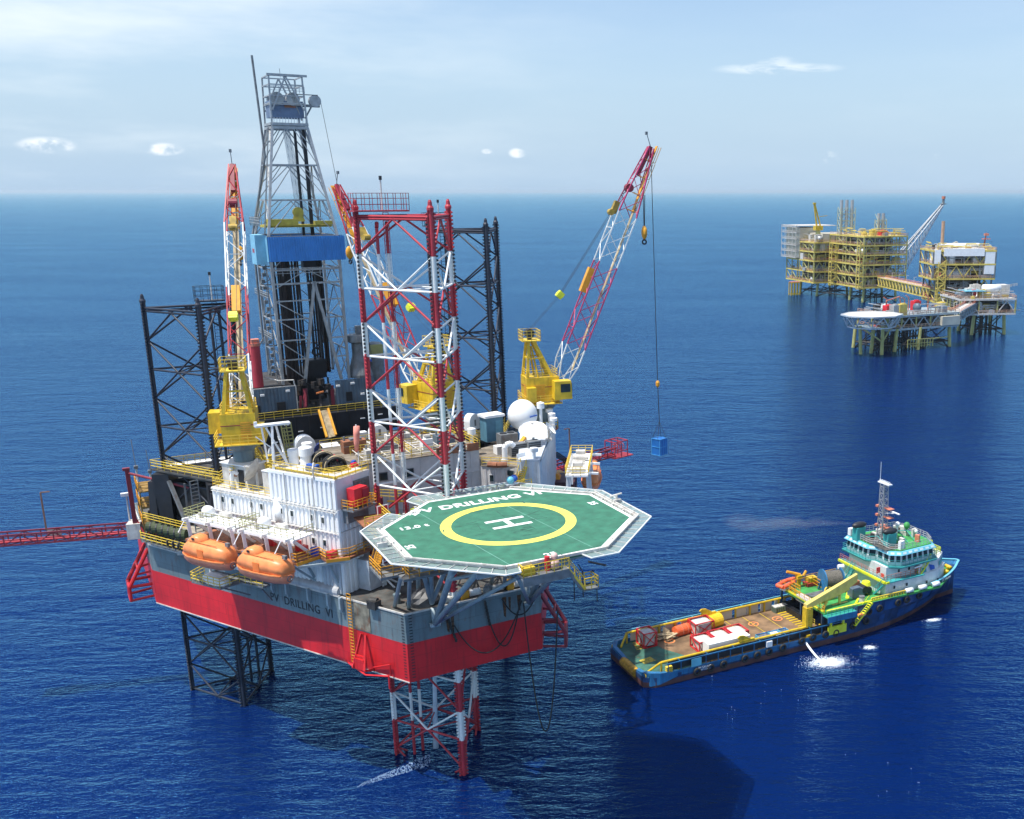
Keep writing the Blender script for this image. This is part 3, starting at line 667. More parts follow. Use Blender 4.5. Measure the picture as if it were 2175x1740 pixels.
for t in (.6, 4.2, 8.0, 12.0, 16.0, 19.6):
    ls.beam(WP(t, -1.4, 24.8), WP(t, -.2, 22.2), .22); ls.beam(WP(t, -3.6 if t > 3 else -1.4, 24.85), WP(t, .2, 24.85), .22, .25)
    if t > 3: ls.beam(WP(t, -3.4, 24.8), WP(t, .1, 21.6), .2)
ls.beam(WP(2.6, -3.7, 24.8), WP(-.9, .2, 24.8), .2, .25)
ls.build('support_bracket', 'strut', acc)
ml = MB(); ml.box(WP(1.4, 1.7, 22.9), (2.6, 3.2, 4.2), rz=wang); ml.corr(WP(2.9, -.2)[:2], WP(.2, -.2)[:2], 21, 24.9, .6, .1); ml.box(WP(-.6, 3.0, 22.6), (2.2, 2.0, 3.4), rz=wang)
ml.build('lower_house', mat('pale_grey_plate', (0.46, 0.49, 0.52), .5, var=.1, rust=.15, streak=.25), acc)
# ================================================================== HELIDECK
HC = (0.96, -7.94); HZ = 31.4
OCT = [(-10.35, -3.1), (-3.5, 3.35), (5.9, 3.2), (12.4, -3.65), (12.25, -13.0), (5.45, -19.4), (-4.15, -19.2), (-10.55, -12.5)]
hel = thing('helideck', 'green octagonal helicopter deck with yellow ring and white H, cantilevered over the bow', 'helideck', RW(*HC, HZ), RA)
HK = 0.967; CAMP = Vector((0, 0, CAM_H)); hel.location = CAMP + (RW(*HC, HZ) - CAMP) * HK; hel.scale = (HK, HK, HK)
HR = to_rig(hel.location)
def HRIG(p): return (Vector(p) - Vector((HR.x, HR.y, HR.z))) / HK
def HL(p, z=0.0): return Vector((p[0] - HC[0], p[1] - HC[1], z))
oc = [HL(p) for p in OCT]
def osc(k, z=0.0): return [Vector((v.x * k, v.y * k, z)) for v in oc]
MB().prism([(v.x, v.y) for v in oc], -.35, 0).build('deck_plate', 'gdeck', hel)
ln = MB(); o1 = osc(.995, .006); o2 = osc(.962, .006)
for i in range(8): j = (i + 1) % 8; ln.add([o1[i], o1[j], o2[j], o2[i]], [(0, 1, 2, 3)])
ln.build('edge_line', 'whitec', hel)
rg = MB(); N = 96
for i in range(N):
    a, b = i * 2 * math.pi / N, (i + 1) * 2 * math.pi / N
    rg.add([(r_ * math.cos(t_), r_ * math.sin(t_), .008) for t_ in (a, b) for r_ in (5.55, 6.6)], [(0, 1, 3, 2)])
rg.build('landing_ring', mat('landing_ring_yellow', (0.86, 0.80, 0.12), .6, var=.06, scale=.8), hel)
hh = MB()
for y in (-1.05, 1.05): hh.box((0.0, y + .1, .01), (4.0, .55, .008), rz=R(-1.5))
hh.box((0, .1, .0095), (.55, 1.7, .006)); hh.build('landing_letter', 'whitec', hel)
text_part('PV DRILLING VI', 1.85, 'whitec', hel, HL((1.0, .15), .008), (0, 0, R(-1.5)), sx=1.03, bold=.075, name='deck_name', depth=.002)
text_part('13.0 t', 1.15, 'whitec', hel, HL((-7.35, -4.2), .008), (0, 0, R(-1)), bold=.04, name='weight_limit', depth=.002)
text_part('25', 1.15, 'whitec', hel, HL((.55, -18.3), .008), (0, 0, 0), bold=.04, name='deck_number', depth=.002)
text_part('25', 1.1, 'whitec', hel, HL((10.9, -6.6), .008), (0, 0, R(-88)), bold=.04, name='deck_number', depth=.002)
text_part('25', 1.1, 'whitec', hel, HL((-9.4, -9.6), .008), (0, 0, R(88)), bold=.04, name='deck_number', depth=.002)
text_part('25', 1.1, 'whitec', hel, HL((-5.9, -.1), .008), (0, 0, R(45)), bold=.04, name='deck_number', depth=.002)
tm = MB(); rnd = random.Random(77)
for k in range(26):
    x, y = rnd.gauss(0, 3.2), rnd.gauss(0, 2.6); a_ = rnd.choice((-.1, 0, .15, 1.4)); l_ = rnd.uniform(.5, 2.2); tm.box((x, y, .0125), (l_, rnd.uniform(.06, .16), .001), rz=a_ + rnd.uniform(-.3, .3))
for k in range(5):
    for j in range(5): x, y = -9 + k * 4.6, -9 + j * 4.6; tm.box((x, y, .004), (.16, .16, .004)) if math.hypot(x, y) < 10.5 else None
tm.build('scuff_mark', mat('dark_scuffs', (0.035, 0.12, 0.085), .8, var=.3, scale=2), hel)
sm = MB()
for a in (-5.6, 2.6): sm.beam(HL((a, 1.6), .004), HL((a + 2.0, -18.8), .004), .06, .004)
sm.build('seam', mat('pale_seam', (0.16, 0.36, 0.29), .7, var=.2, scale=4), hel)
net = MB(); nf = MB(); OUT = [(-12.2, -3.2), (-4.4, 5.1), (6.6, 5.0), (13.7, -3.5), (13.5, -14.2), (5.7, -21.6), (-5.0, -21.3), (-12.35, -13.4)]
ou = [HL(p, .15) for p in OUT]
gapped = {1: (.42, .55), 0: (.45, .80)}
for i in range(8):
    j = (i + 1) % 8; a0, a1 = oc[i], oc[j]; b0, b1 = ou[i], ou[j]; n = 8
    for k in range(n):
        t0, t1 = k / n, (k + 1) / n
        if i == 0 and .5 < (t0 + t1) / 2 < .85: continue
        if i == 1 and .45 < (t0 + t1) / 2 < .55: continue
        if i == 5 and .25 < (t0 + t1) / 2 < .9: continue
        p = [a0.lerp(a1, t0) + Vector((0, 0, -.12)), a0.lerp(a1, t1) + Vector((0, 0, -.12)), b0.lerp(b1, t1), b0.lerp(b1, t0)]
        nf.beam(p[0], p[3], .09); nf.beam(p[3], p[2], .11); nf.beam(p[1], p[2], .09)
        net.add([q - Vector((0, 0, .03)) for q in p], [(0, 1, 2, 3)])
net_m = mat('green_safety_net', (0.28, 0.38, 0.36), .6, var=.1, scale=2); 
_t = net_m.node_tree; _b = _t.nodes['Principled BSDF']; _b.inputs['Alpha'].default_value = 0.62
no = net.build('safety_net', net_m, hel); nf.build('net_frame', 'lwhite', no)
gt = MB()
for i in (2, 3, 4, 5, 6, 7): 
    a, b = oc[i] * 1.018, oc[(i + 1) % 8] * 1.018
    gt.beam(a + Vector((0, 0, .05)), b + Vector((0, 0, .05)), .18, .26)
    if i in (3, 4, 6): gt.beam(a * 1.015 + Vector((0, 0, .25)), b * 1.015 + Vector((0, 0, .25)), .12)
gt.build('edge_gutter', 'offw', hel)
lt = MB()
for i in range(8):
    for k in range(1, 5): p = oc[i].lerp(oc[(i + 1) % 8], k / 4); lt.box(p * 1.0 + Vector((0, 0, .08)), (.22, .22, .16))
lt.build('edge_light', 'offw', hel)
mn = MB()
for p, a in (((13.0, -8.0), 0), ((-11.6, -8.2), 0)): 
    c = HL(p, .2); mn.box(c, (.9, .5, .5)); mn.tube(c, c + Vector((0, 0, .7)), .12, 8); mn.tube(c + Vector((-.7, .2, .6)), c + Vector((.6, 0, .8)), .1, 8)
mn.build('foam_monitor', 'offw', hel)
# underside beams and struts to the hull
ub = MB()
for k in range(-4, 5): ub.beam(HL((HC[0] + k * 2.4, -17.6 + abs(k) * .9), -.75), HL((HC[0] + k * 2.4, 2.6 - abs(k) * .9), -.75), .22, .6)
for y in (-17, -12.5, -8, -3.5, 1.5): ub.beam(HL((-9.5 + (abs(y + 8) > 6) * 3.5, y), -1.2), HL((11.6 - (abs(y + 8) > 6) * 3.5, y), -1.2), .28, .5)
ub.build('underdeck_beam', 'strut', hel)
sb = MB(); sb.smooth = True
def hq(a): return HL(a[:2], a[2] - HZ) if a[2] > 24.5 else HRIG(a)
def hs(a, b, r_=.26): sb.tube(hq(a), hq(b), r_, 10)
for a0 in (-4.6, 6.0):
    n0 = (a0, -.35, 19.2); s_ = 1 if a0 > 0 else -1
    hs(n0, (a0 + .3, -8.5, 30.2), .34); hs(n0, (a0 - s_ * .2, -14.6, 30.2), .30); hs(n0, (a0, -.1, 20.9), .3)
    hs((a0, .3, 21.3), (a0 - 2.6, -3.2, 30.2)); hs((a0, .3, 21.3), (a0 - 1.0, -3.4, 30.2)); hs((a0, .3, 21.3), (a0 + 2.4, -3.4, 30.2))
    hs((a0 - 2.2, 1.2, 20.8), (a0 - 2.8, -3.2, 30.2), .22); hs((a0 - 3.3, 2.5, 20.8), (a0 - 2.9, -3.2, 30.2), .22); hs((a0 - .4, 3.4, 20.8), (a0 - .2, 3.0, 30.2), .24)
hs((-4.6, -.35, 19.2), (1.2, -9.0, 26.0), .22); hs((6.0, -.35, 19.2), (1.2, -9.0, 26.0), .22); hs((1.2, -9.0, 26.0), (1.0, -15, 30.2), .25); hs((1.2, -9, 26.0), (-3.8, -8.6, 30.2), .2); hs((1.2, -9, 26.0), (6.0, -8.6, 30.2), .2)
hs((-4.3, -8.5, 29.9), (6.3, -14.6, 30.0), .2); hs((6.3, -8.5, 29.9), (-4.6, -14.6, 30.0), .2); hs((-4.4, -5, 25.6), (5.9, -5, 25.6), .18); hs((-4.4, -5, 25.6), (0.8, -3.6, 30), .18); hs((5.9, -5, 25.6), (0.8, -3.6, 30), .18)
for a0 in (-4.6, 6.0): sb.box(HRIG((a0, -.3, 19.1)), (1.1, .6, .35))
sb.build('support_strut', 'strut', hel)
# forward access platform and stair
ap = MB(); ap.box(HL((-.9, -19.95), 30.5 - HZ), (4.4, 1.1, .15)); ap.box(HL((-.9, -20.45), 30.1 - HZ), (4.4, .12, .7)); ap.box(HL((3.5, -19.7), 28.1 - HZ), (1.5, 1.4, .15))
ap.beam(HL((1.2, -20.4), 30.3 - HZ), HL((2.9, -20.2), 28.1 - HZ), .15, .35)
o_ = ap.build('access_platform', 'dsteel', hel)
ar = MB(); z_ = 30.58 - HZ; ar.rail([HL((-3.1, -19.5), z_), HL((-3.1, -20.5), z_), HL((1.3, -20.5), z_)], 1.05, .8, .06)
ar.stairs(HL((1.3, -20.0), z_ - .1), HL((2.9, -19.9), 28.2 - HZ), .8); z2 = 28.2 - HZ
ar.rail([HL((2.8, -20.4), z2), HL((4.2, -20.4), z2), HL((4.2, -19.0), z2), HL((2.8, -19.0), z2)], 1.05, .7, .06)
ar.build('railing', 'ylight', o_)
ac = MB(); ac.box(HL((-2.4, -19.9), z_ + .4), (1.1, .7, .7)); ac.build('yellow_locker', 'yellow', o_)
ac = MB(); ac.tube(HL((-.5, -19.8), z_), HL((-.5, -19.8), z_ + 1.3), .24, 12); ac.build('extinguisher', 'red2', o_)
ac = MB(); ac.smooth = True; ac.sphere(HL((.2, -19.8), z_ + 1.2), .33, 14); ac.box(HL((.1, -20.1), z_ + .5), (.7, .3, .7)); ac.build('monitor_head', mat('faded_pink_plastic', (0.62, 0.42, 0.38), .5), o_)
ps = MB()
for a, z in ((2.0, 30.0), (2.9, 30.2), (4.3, 29.4)): ps.path([HL((a, -19.0), z - HZ), HL((a + .2, -19.5), z - .6 - HZ), HL((a + .2, -19.5), z - 3.0 - HZ)], .05, 6)
ps.tube(HL((3.0, -20.8), 31.0 - HZ), HL((4.4, -21.6), 30.6 - HZ), .1, 8)
ps.build('hose_reel_frame', 'black', o_)
# left side landing under the helideck
ll = MB(); ll.box(HL((-5.3, -1.2), 25.3 - HZ), (5.6, 2.0, .25)); ll.box(HL((-8.6, 1.5), 25.3 - HZ), (2.6, 4.0, .25)); ll.box(HL((-8.6, 2.0), 28.9 - HZ), (2.2, 3.4, .2))
o2_ = ll.build('side_landing', 'dsteel', hel); lr = MB(); lr.rail([HL((-7.5, 0.0), 25.45 - HZ), HL((-7.5, -2.2), 25.45 - HZ), HL((-2.4, -2.2), 25.45 - HZ)], 1.1, 1.0, .07)
lr.rail([HL((-9.8, 3.5), 25.45 - HZ), HL((-9.8, -.5), 25.45 - HZ), HL((-7.4, -.5), 25.45 - HZ)], 1.1, 1.0, .07); lr.rail([HL((-9.7, 3.6), 29 - HZ), HL((-9.7, .2), 29 - HZ), HL((-7.5, .2), 29 - HZ)], 1.1, 1.0, .06)
lr.stairs(HL((-9.2, 3.4), 25.4 - HZ), HL((-9.2, .2), 28.9 - HZ), .8); lr.build('railing', 'yorange', o2_)
gl_ = thing('signal_globe', 'small blue and white globe mounted on the aft edge of the green helideck', 'globe', CAMP + (RW(6.3, 3.7, HZ) - CAMP) * HK, RA)
m = MB(); m.smooth = True; m.sphere((-.15, 0, .75), .42, 16); m.build('white_globe', 'lblue', gl_); m = MB(); m.smooth = True; m.sphere((.3, .1, .85), .40, 16); m.build('blue_globe', 'tarp', gl_)
m = MB(); m.tube((0, 0, -.3), (0, 0, .5), .1, 8); m.box((0, 0, .3), (1.3, .4, .12)); m.build('stand', 'whitec', gl_)

# ================================================================== hoses, chains and gear on the bow
def hose(name, label, pts, r_=.075, m_='rubber', group=None):
    c0 = pts[0]; mb = MB(); mb.path([Vector(p) - Vector(c0) for p in pts], r_, 6); o = mb.build(name, m_, None, RW(*c0), RA); tag(o, label, 'hose', group); return o
def RC(a, b, sag, n=18): return [tuple(v) for v in catenary(a, b, sag, n)]
hose('loading_hose', 'black hose hanging in the longest loop down to the water beside the bow', RC((5.0, -1.2, 19.7), (9.4, -.4, 17.6), 15.3, 30), group='hoses looped over the shaded bow')
hose('loading_hose', 'black hose looping low across the red band of the bow face, leftmost of the loops', RC((-2.6, -.3, 18.6), (4.9, -1.0, 19.9), 4.6), group='hoses looped over the shaded bow')
hose('loading_hose', 'black hose in a narrow loop across the middle of the bow face', RC((1.3, -.3, 18.4), (4.7, -1.0, 19.9), 4.2), group='hoses looped over the shaded bow')
hose('loading_hose', 'black hose in a shallow loop across the grey band, rightmost on the bow face', RC((2.9, -.3, 20.3), (7.2, -.7, 21.0), 2.6), group='hoses looped over the shaded bow')
def chain(a, b, lab):
    mb = MB(); a = Vector(a); b = Vector(b); n = 14
    for i in range(n):
        p = a.lerp(b, i / n); q = a.lerp(b, (i + .8) / n); mb.box((p + q) / 2 - a, (.24 if i % 2 else .12, .12 if i % 2 else .24, .34))
    o = mb.build('chain', 'dark', None, RW(*a), RA); tag(o, lab, 'chain', 'rusty chains on the bow face')
chain((-3.4, -.25, 20.2), (-2.4, -.3, 16.6), 'rusty chain with a pale shackle hanging down the bow face left of centre')
chain((1.0, -.25, 20.4), (1.4, -.3, 17.6), 'rusty chain hanging down the middle of the bow face')
cv = thing('covered_winch', 'winch under a black tarpaulin in the bow corner of the main deck', 'winch', RW(-4.9, 1.9, ZD), RA)
m = MB(); rnd = random.Random(3)
rings = []
for z, s_ in ((0, 1.15), (.5, 1.2), (1.0, .95), (1.5, .5), (1.75, .12)):
    rings.append([(1.5 * s_ * math.cos(k * .5236) * (1 + rnd.uniform(-.13, .13)), 1.2 * s_ * math.sin(k * .5236) * (1 + rnd.uniform(-.13, .13)), z) for k in range(12)])
m.loft(rings); m.build('tarpaulin', mat('black_tarpaulin', (0.035, 0.037, 0.042), .5, var=.4, scale=2), cv)
m = MB(); m.path([(-1, 1.6, 0), (-1, 1.6, 2.6), (-.2, 1.2, 2.9), (.6, .9, 2.2)], .1, 8); m.build('cable_guide', 'offw', cv)
bt = thing('mooring_bollard', 'grey cylindrical mooring bollard on the main deck by the port edge of the bow', 'bollard', RW(-7.3, 3.4, ZD), RA)
MB().lathe([(.35, 0), (.35, .9), (.42, .95), (.42, 1.1), (.05, 1.12)], n=14).build('post', 'grey', bt)
fl = thing('fairlead', 'grimy black fairlead on the port gunwale above the hanging ladder', 'fairlead', RW(*PS(4.4, .0, ZD)), RA)
m = MB(); m.box((0, 0, .3), (1.2, .9, .9), rz=port_ang); m.tube((-.3, .3, .6), (.3, -.3, .6), .4, 10); m.build('roller', 'dark', fl)
# deck clutter between the bow leg and the gunwale: each object its own
rnd = random.Random(11)
cl_items = [(-2.4, .9), (-.9, 1.0), (.5, 1.3), (1.8, .9), (3.0, 1.1), (4.3, .8), (5.6, 1.1), (6.6, .9)]
for i, (a, b) in enumerate(cl_items):
    o = MB(); 
    if i % 2: o.box((0, 0, .4), (1.0, .7, .8), rz=.3 * i); o.box((0, 0, .9), (.7, .5, .2), rz=.3 * i)
    else: o.tube((-.6, 0, .35), (.6, .1, .35), .3, 10); o.box((0, 0, .15), (1.3, .5, .3))
    ob = o.build('deck_box' if i % 2 else 'deck_drum', ('offw', 'yorange', 'whitec', 'dsteel')[i % 4], None, RW(a, b, ZD + .03), RA)
    ordn = ('first', 'second', 'third', 'fourth')[i // 2]
    tag(ob, f'{ordn} small {"equipment box" if i % 2 else "drum in a cradle"} from the left along the bow gunwale under the helideck', 'deck gear', 'small gear along the bow gunwale')
rz_ = thing('fire_pipe_riser', 'dark red fire main pipe bent round the white corner house under the helideck', 'pipe', RW(0, 0, 0), RA)
m = MB(); m.path([WP(-.3, 3.9, 24.8), WP(-.3, 3.9, 22.4), WP(-.9, 4.6, 21.6), WP(-1.2, 6.2, 22.2), WP(-1.2, 7.4, 22.2)], .13, 8); m.tube(WP(-.2, 6.0, 21), WP(-.2, 6.0, 30.2), .28, 10); m.build('riser', 'dred', rz_)
yb = thing('life_raft_canister', 'white cylindrical life raft canister with a yellow end under the helideck edge', 'life raft', RW(*WP(-.9, 4.6, 23.6)), RA)
MB().tube((0, 0, -1.2), (0, 0, .6), .5, 14).build('canister', 'whitec', yb); MB().tube((.35, .2, .6), (.7, .5, .7), .38, 12).build('end_cap', 'yellow', yb)
# ================================================================== DRILL FLOOR, CANTILEVER, DERRICK
DF = 35.0
cant = thing('cantilever_deck', 'dark cantilever and pipe deck carrying the drill floor behind the living quarters', 'cantilever', RW(0, 0, 0), RA)
m = MB(); m.box2((-12.5, 27, 26.0), (11.5, 56, 27.2)); m.box2((-11.5, 58.2, 22.0), (9.5, 74, 30.4)); m.build('pipe_deck', 'black', cant)
m = MB(); m.box2((-12.0, 57.6, 27.2), (10.5, 58.2, 30.6))
for a in range(-11, 10, 2): m.beam((a, 57.5, 27.2), (a, 57.5, 30.5), .12)
m.build('dark_bulkhead', 'black', cant)
m = MB()
for a, z in ((-6.3, 29.6), (-4.4, 28.4), (-1.2, 28.6), (4.8, 29.3), (7.5, 29.6)): m.box((a, 57.38, z), (.7, .12, .14))
m.build('bulkhead_light', 'whitec', cant)
m = MB(); m.rail([(-11.8, 57.6, 30.6), (10.4, 57.6, 30.6)], 1.1, 1.3, .07); m.rail([(-12, 28, 27.2), (-12, 57, 27.2)], 1.1, 1.6, .07); m.build('walkway_railing', 'ylight', cant)
rp = MB(); pa, pb = Vector((-.9, 57.4, 31.2)), Vector((-.9, 53.8, 27.8)); sd = Vector((.75, .35, 0))
rp.add([pa - sd, pa + sd, pb + sd, pb - sd], [(0, 3, 2, 1)]); 
ro = rp.build('catwalk_ramp', 'tan', cant)
m = MB(); 
for s_ in (-1, 1): m.beam(pa + sd * s_ + Vector((0, 0, .15)), pb + sd * s_ + Vector((0, 0, .15)), .28, .35)
m.build('ramp_edge', 'yorange', ro)
dfl = thing('drill_floor', 'raised drill floor with blue grey windbreak walls and a dark gap above the ramp', 'drill floor', RW(0, 0, 0), RA)
m = MB(); m.box2((-12.2, 59.8, 30.4), (8.6, 74, 31.3)); m.box2((-12.2, 60.4, 34.6), (-4.4, 74, 35.0)); m.build('floor_plate', 'dark', dfl)
m = MB()
m.corr((-10.2, 59.6), (-4.2, 59.6), 31.2, 34.9, .5, .05); m.box2((-10.2, 59.66, 31.2), (-4.2, 59.8, 34.9)); m.corr((-10.25, 74), (-10.25, 59.6), 31.2, 34.9, .5, .05)
m.corr((1.7, 59.6), (7.6, 59.6), 31.2, 35.1, .5, .05); m.box2((1.7, 59.66, 31.2), (7.6, 59.8, 35.1)); m.build('windbreak_wall', 'sblue', dfl)
m = MB(); m.beam((-10.2, 59.5, 34.95), (-4.2, 59.5, 34.95), .14); m.beam((-4.1, 59.5, 31), (-4.1, 59.5, 35.0), .16); m.path([(-4.2, 59.6, 35), (-4.3, 59.6, 35.8), (-6.4, 59.6, 35.9), (-8.0, 61.2, 36.3)], .1, 6); m.build('edge_pipe', 'offw', dfl)
m = MB()
for a, z in ((-8.9, 34.0), (-5.3, 34.3), (2.0, 34.3), (4.2, 34.5), (5.6, 32.7)): m.box((a, 59.3, z), (.55, .3, .28))
m.build('floodlight', 'whitec', dfl)
m = MB(); m.box((-9.6, 59.5, 31.9), (.6, .1, 1.2)); m.box((-6.4, 59.45, 32.0), (1.2, .4, 1.4)); m.box((3.6, 59.5, 32.5), (.9, .12, 1.4)); m.build('doorway', 'black', dfl)
m = MB(); rnd = random.Random(5)
for k in range(26):
    a, b, z = rnd.uniform(-3.8, 1.5), rnd.uniform(59.9, 62.5), rnd.uniform(31.4, 35.2); m.box((a, b, z), (rnd.uniform(.2, 1.0), rnd.uniform(.2, .8), rnd.uniform(.2, 1.0)), rz=rnd.uniform(0, 1.5))
for a in (-3.4, -2.4, -.6, .8): m.beam((a, 60, 31.2), (a + .3, 61.5, 35.4), .3)
m.build('iron_roughneck', 'dark', dfl)
m = MB(); m.beam((-2.9, 59.9, 31.4), (-2.6, 60.4, 34.2), .5); m.beam((1.2, 60.0, 31.3), (1.3, 60.4, 34.3), .5); m.beam((-3.6, 59.9, 31.4), (-3.4, 60, 33.2), .3); m.build('red_machinery', 'dred', dfl)
m = MB(); m.beam((-1.2, 59.7, 33.4), (-.1, 59.7, 33.6), .22); m.build('orange_tool', 'orange', dfl)
m = MB(); m.box2((-4.0, 66, 31.3), (1.5, 74, 35.5)); m.build('dog_house', 'black', dfl)

der = thing('derrick', 'tall tapering steel drilling derrick with a blue windwall and racked drill pipe inside', 'derrick', RW(-.7, 65.8, DF), RA)
hb, ht = 4.85, 2.45; zW, zw0, zw1, zt = 36.9, 18.1, 21.6, 44.0    # waist, windwall bottom and top, crown top above the floor
def dl(sx, sy, z):
    if z <= zw1: k = hb
    else: k = hb + (ht - hb) * min(1, (z - zw1) / (zW - zw1))
    return Vector((sx * k, sy * k, z))
CR = [(-1, -1), (1, -1), (1, 1), (-1, 1)]
for (sx, sy) in CR:
    m = MB(); m.beam(dl(sx, sy, 0), dl(sx, sy, zw1), .36, up=(1, 0, 0)); m.beam(dl(sx, sy, zw1), dl(sx, sy, zW), .33, up=(1, 0, 0)); m.build('corner_leg', 'steel', der)
m = MB(); lv = [0, 4.6, 9.3, 14.0, 16.8, zw1]; lu = [zw1, 26.7, 31.7, zW]
for i in range(4):
    A, B = CR[i], CR[(i + 1) % 4]
    for z0, z1 in zip(lv[:-1], lv[1:]):
        if i == 0 and z1 < 15: 
            continue
        m.beam(dl(*A, z1), dl(*B, z1), .18); mid_ = (dl(*A, z0) + dl(*B, z0)) / 2; top_ = (dl(*A, z1) + dl(*B, z1)) / 2
        m.beam(dl(*A, z0), top_, .12); m.beam(dl(*B, z0), top_, .12)
    for z0, z1 in zip(lu[:-1], lu[1:]):
        m.beam(dl(*A, z1), dl(*B, z1), .19); top_ = (dl(*A, z1) + dl(*B, z1)) / 2; bot_ = (dl(*A, z0) + dl(*B, z0)) / 2
        m.beam(dl(*A, z0), top_ - (dl(*B, z1) - dl(*A, z1)) * .05, .12); m.beam(dl(*B, z0), top_ + (dl(*B, z1) - dl(*A, z1)) * .08, .12)
        m.beam(dl(*A, z0).lerp(dl(*A, z1), .45), top_ - (dl(*B, z1) - dl(*A, z1)) * .12, .13); m.beam(dl(*B, z0).lerp(dl(*B, z1), .45), top_ + (dl(*B, z1) - dl(*A, z1)) * .14, .13)
# V-door opening on the front face: inverted V and side ladders of short struts
ap_ = Vector((.9, -hb, 15.0))
m.beam(Vector((-1.7, -hb, 0)), ap_, .42); m.beam(Vector((3.7, -hb, 0)), ap_, .42); m.beam(dl(-1, -1, 14.8), dl(1, -1, 14.8), .26); m.beam(dl(-1, -1, 16.8), dl(1, -1, 16.8), .26)
for z in (3.6, 6.5, 9.6, 12.3):
    f_ = z / 15.0; m.beam(dl(-1, -1, z), Vector((-1.7, -hb, 0)).lerp(ap_, f_), .2); m.beam(dl(1, -1, z), Vector((3.7, -hb, 0)).lerp(ap_, f_), .2)
    f2 = (z - 3) / 15.0; m.beam(dl(-1, -1, z), Vector((-1.7, -hb, 0)).lerp(ap_, max(f2, 0)), .14); m.beam(dl(1, -1, z), Vector((3.7, -hb, 0)).lerp(ap_, max(f2, 0)), .14)
m.build('bracing', 'steel', der)
m = MB()
for y0, y1, x0, x1 in ((-hb - .9, None, -hb - .4, hb + .75),):
    m.corr((x0, y0), (x1, y0), zw0, zw1, .34, .05); m.box2((x0, y0 + .03, zw0), (x1, y0 + .1, zw1))
    m.corr((x1, y0), (x1, hb + .5), zw0, zw1, .34, .05); m.corr((x1, hb + .5), (x0, hb + .5), zw0, zw1, .34, .05)
m.build('windwall', 'blue', der)
m = MB(); m.corr((-hb - .45, 2.6), (-hb - .45, -hb - .9), zw0, zw1 + .2, .34, .05); m.box2((-hb - 1.9, -hb + .2, zw0 - .4), (-hb - .5, -hb + 3.6, zw1 + .3)); m.build('side_cabin', mat('sunlit_blue_sheet', (0.22, 0.50, 0.66), .5, var=.1, streak=.15, rustcol=(.05, .1, .15)), der)  # windwall's left face and cabin; sunlight on that side put into paler blue
text_part('DES', .8, 'red2', der, (-hb - 1.93, -hb + 1.8, zw0 + 1.5), (R(90), 0, R(-90)), name='cabin_mark', depth=.01)
m = MB(); m.box((0, -.5, zw1 + 1.4), (2 * hb - .2, 4.2, .35)); m.box((-2.6, -hb + 1.0, zw1 + 2.0), (4.2, 1.4, .9)); m.tube((-.3, -hb + .6, zw1 + 3.4), (-.3, -hb + 1.2, zw1 + 3.4), .75, 16); m.box((-.3, -hb + .9, zw1 + 2.7), (1.7, .7, 1.2), tap=.6)
for k in range(9): m.beam((-hb + 1 + k * .95, -2.6, zw1 + 1.35), (-hb + 1 + k * .95, 2.2, zw1 + 1.35), .2)
m.box((3.2, -hb + 1, zw1 + 1.9), (2.6, 1.2, .5)); m.build('monkey_board', mat('dull_yellow_paint', (0.50, 0.40, 0.05), .5, var=.15, rust=.2), der)
m = MB(); m.rail([(-hb - 1.2, -hb - .7, zw1 + 1.5), (-hb - 1.2, 1.5, zw1 + 1.5), (-hb + .4, 1.5, zw1 + 1.5)], 1.2, .8, .08); m.rail([(-hb - .8, -hb - .8, 16.0), (hb, -hb - .8, 16.0)], 1.1, 1.1, .07); m.rail([(-hb - .9, -hb, 12.6), (-hb - .9, hb, 12.6)], 1.0, 1.0, .07); m.rail([(-hb - .9, -hb, 6.6), (-hb - .9, hb, 6.6)], 1.0, 1.0, .07); m.build('platform_railing', 'steel', der)
m = MB(); rnd = random.Random(8)
for k in range(70): x = -hb + .8 + rnd.random() * 3.3; y = -3.9 + rnd.random() * 5.0; m.tube((x, y, .2), (x + rnd.uniform(-.1, .1), y, zw1 - .2), .08, 5, caps=False)
for k in range(26): x = 1.9 + rnd.random() * 2.2; y = 1 + rnd.random() * 2.5; m.tube((x, y, .2), (x, y, zw1 - .2), .09, 5, caps=False)
m.build('racked_drill_pipe', mat('brown_drill_pipe', (0.04, 0.028, 0.026), .5, .3, var=.4, scale=1, rust=.3), der)
m = MB()
for x, y in ((1.0, -.6), (2.2, -.6)): m.beam((x, y, 0), (x, y, zW), .34)
m.beam((2.9, 1.6, 6), (2.9, 1.6, zW), .28); m.box((1.2, -.8, zw0 - .8), (1.8, 1.6, 2.2)); m.box((1.0, -.6, 1.4), (2.6, 2.4, 2.8)); m.build('top_drive_rail', 'black', der)
m = MB()
for k in range(14): f_ = k / 13; m.beam((-.6 + f_ * .9, -.3, zW), (.6 + f_ * 1.7, -.2, zw1 + .2), .035)
for x in (-.4, 0.1): m.beam((x, -1.2, zW), (x + .5, -1.2, zw1), .04)
m.build('travelling_lines', mat('pale_wire_rope', (0.38, 0.42, 0.46), .4, .4), der)
m = MB(); hpts = [(.3, -hb - .1, 15.2), (.0, -hb - .1, 8), (.2, -hb - .1, 5.9), (.9, -hb - .1, 5.3), (1.5, -hb - .1, 6.0), (1.6, -hb - .1, 9), (1.4, -hb - .1, 14.8)]
m.path(hpts, .1, 6); m.path([(-1.3, -hb + .2, 17), (-1.5, -hb + .2, 9), (-1.2, -hb + .2, 3)], .07, 6); m.path([(-.8, hb - .2, 17), (-.8, hb - .2, 1)], .12, 6); m.torus((.6, -3.8, 4.4), .55, .16, 16, 8, rot=Matrix.Rotation(R(90), 3, 'X')); m.beam((-1.8, -3.8, 2.9), (2.4, -3.8, 2.9), .14); m.beam((-1.8, -3.6, 7.6), (2.4, -3.6, 7.6), .14); m.build('rotary_hose', 'rubber', der)
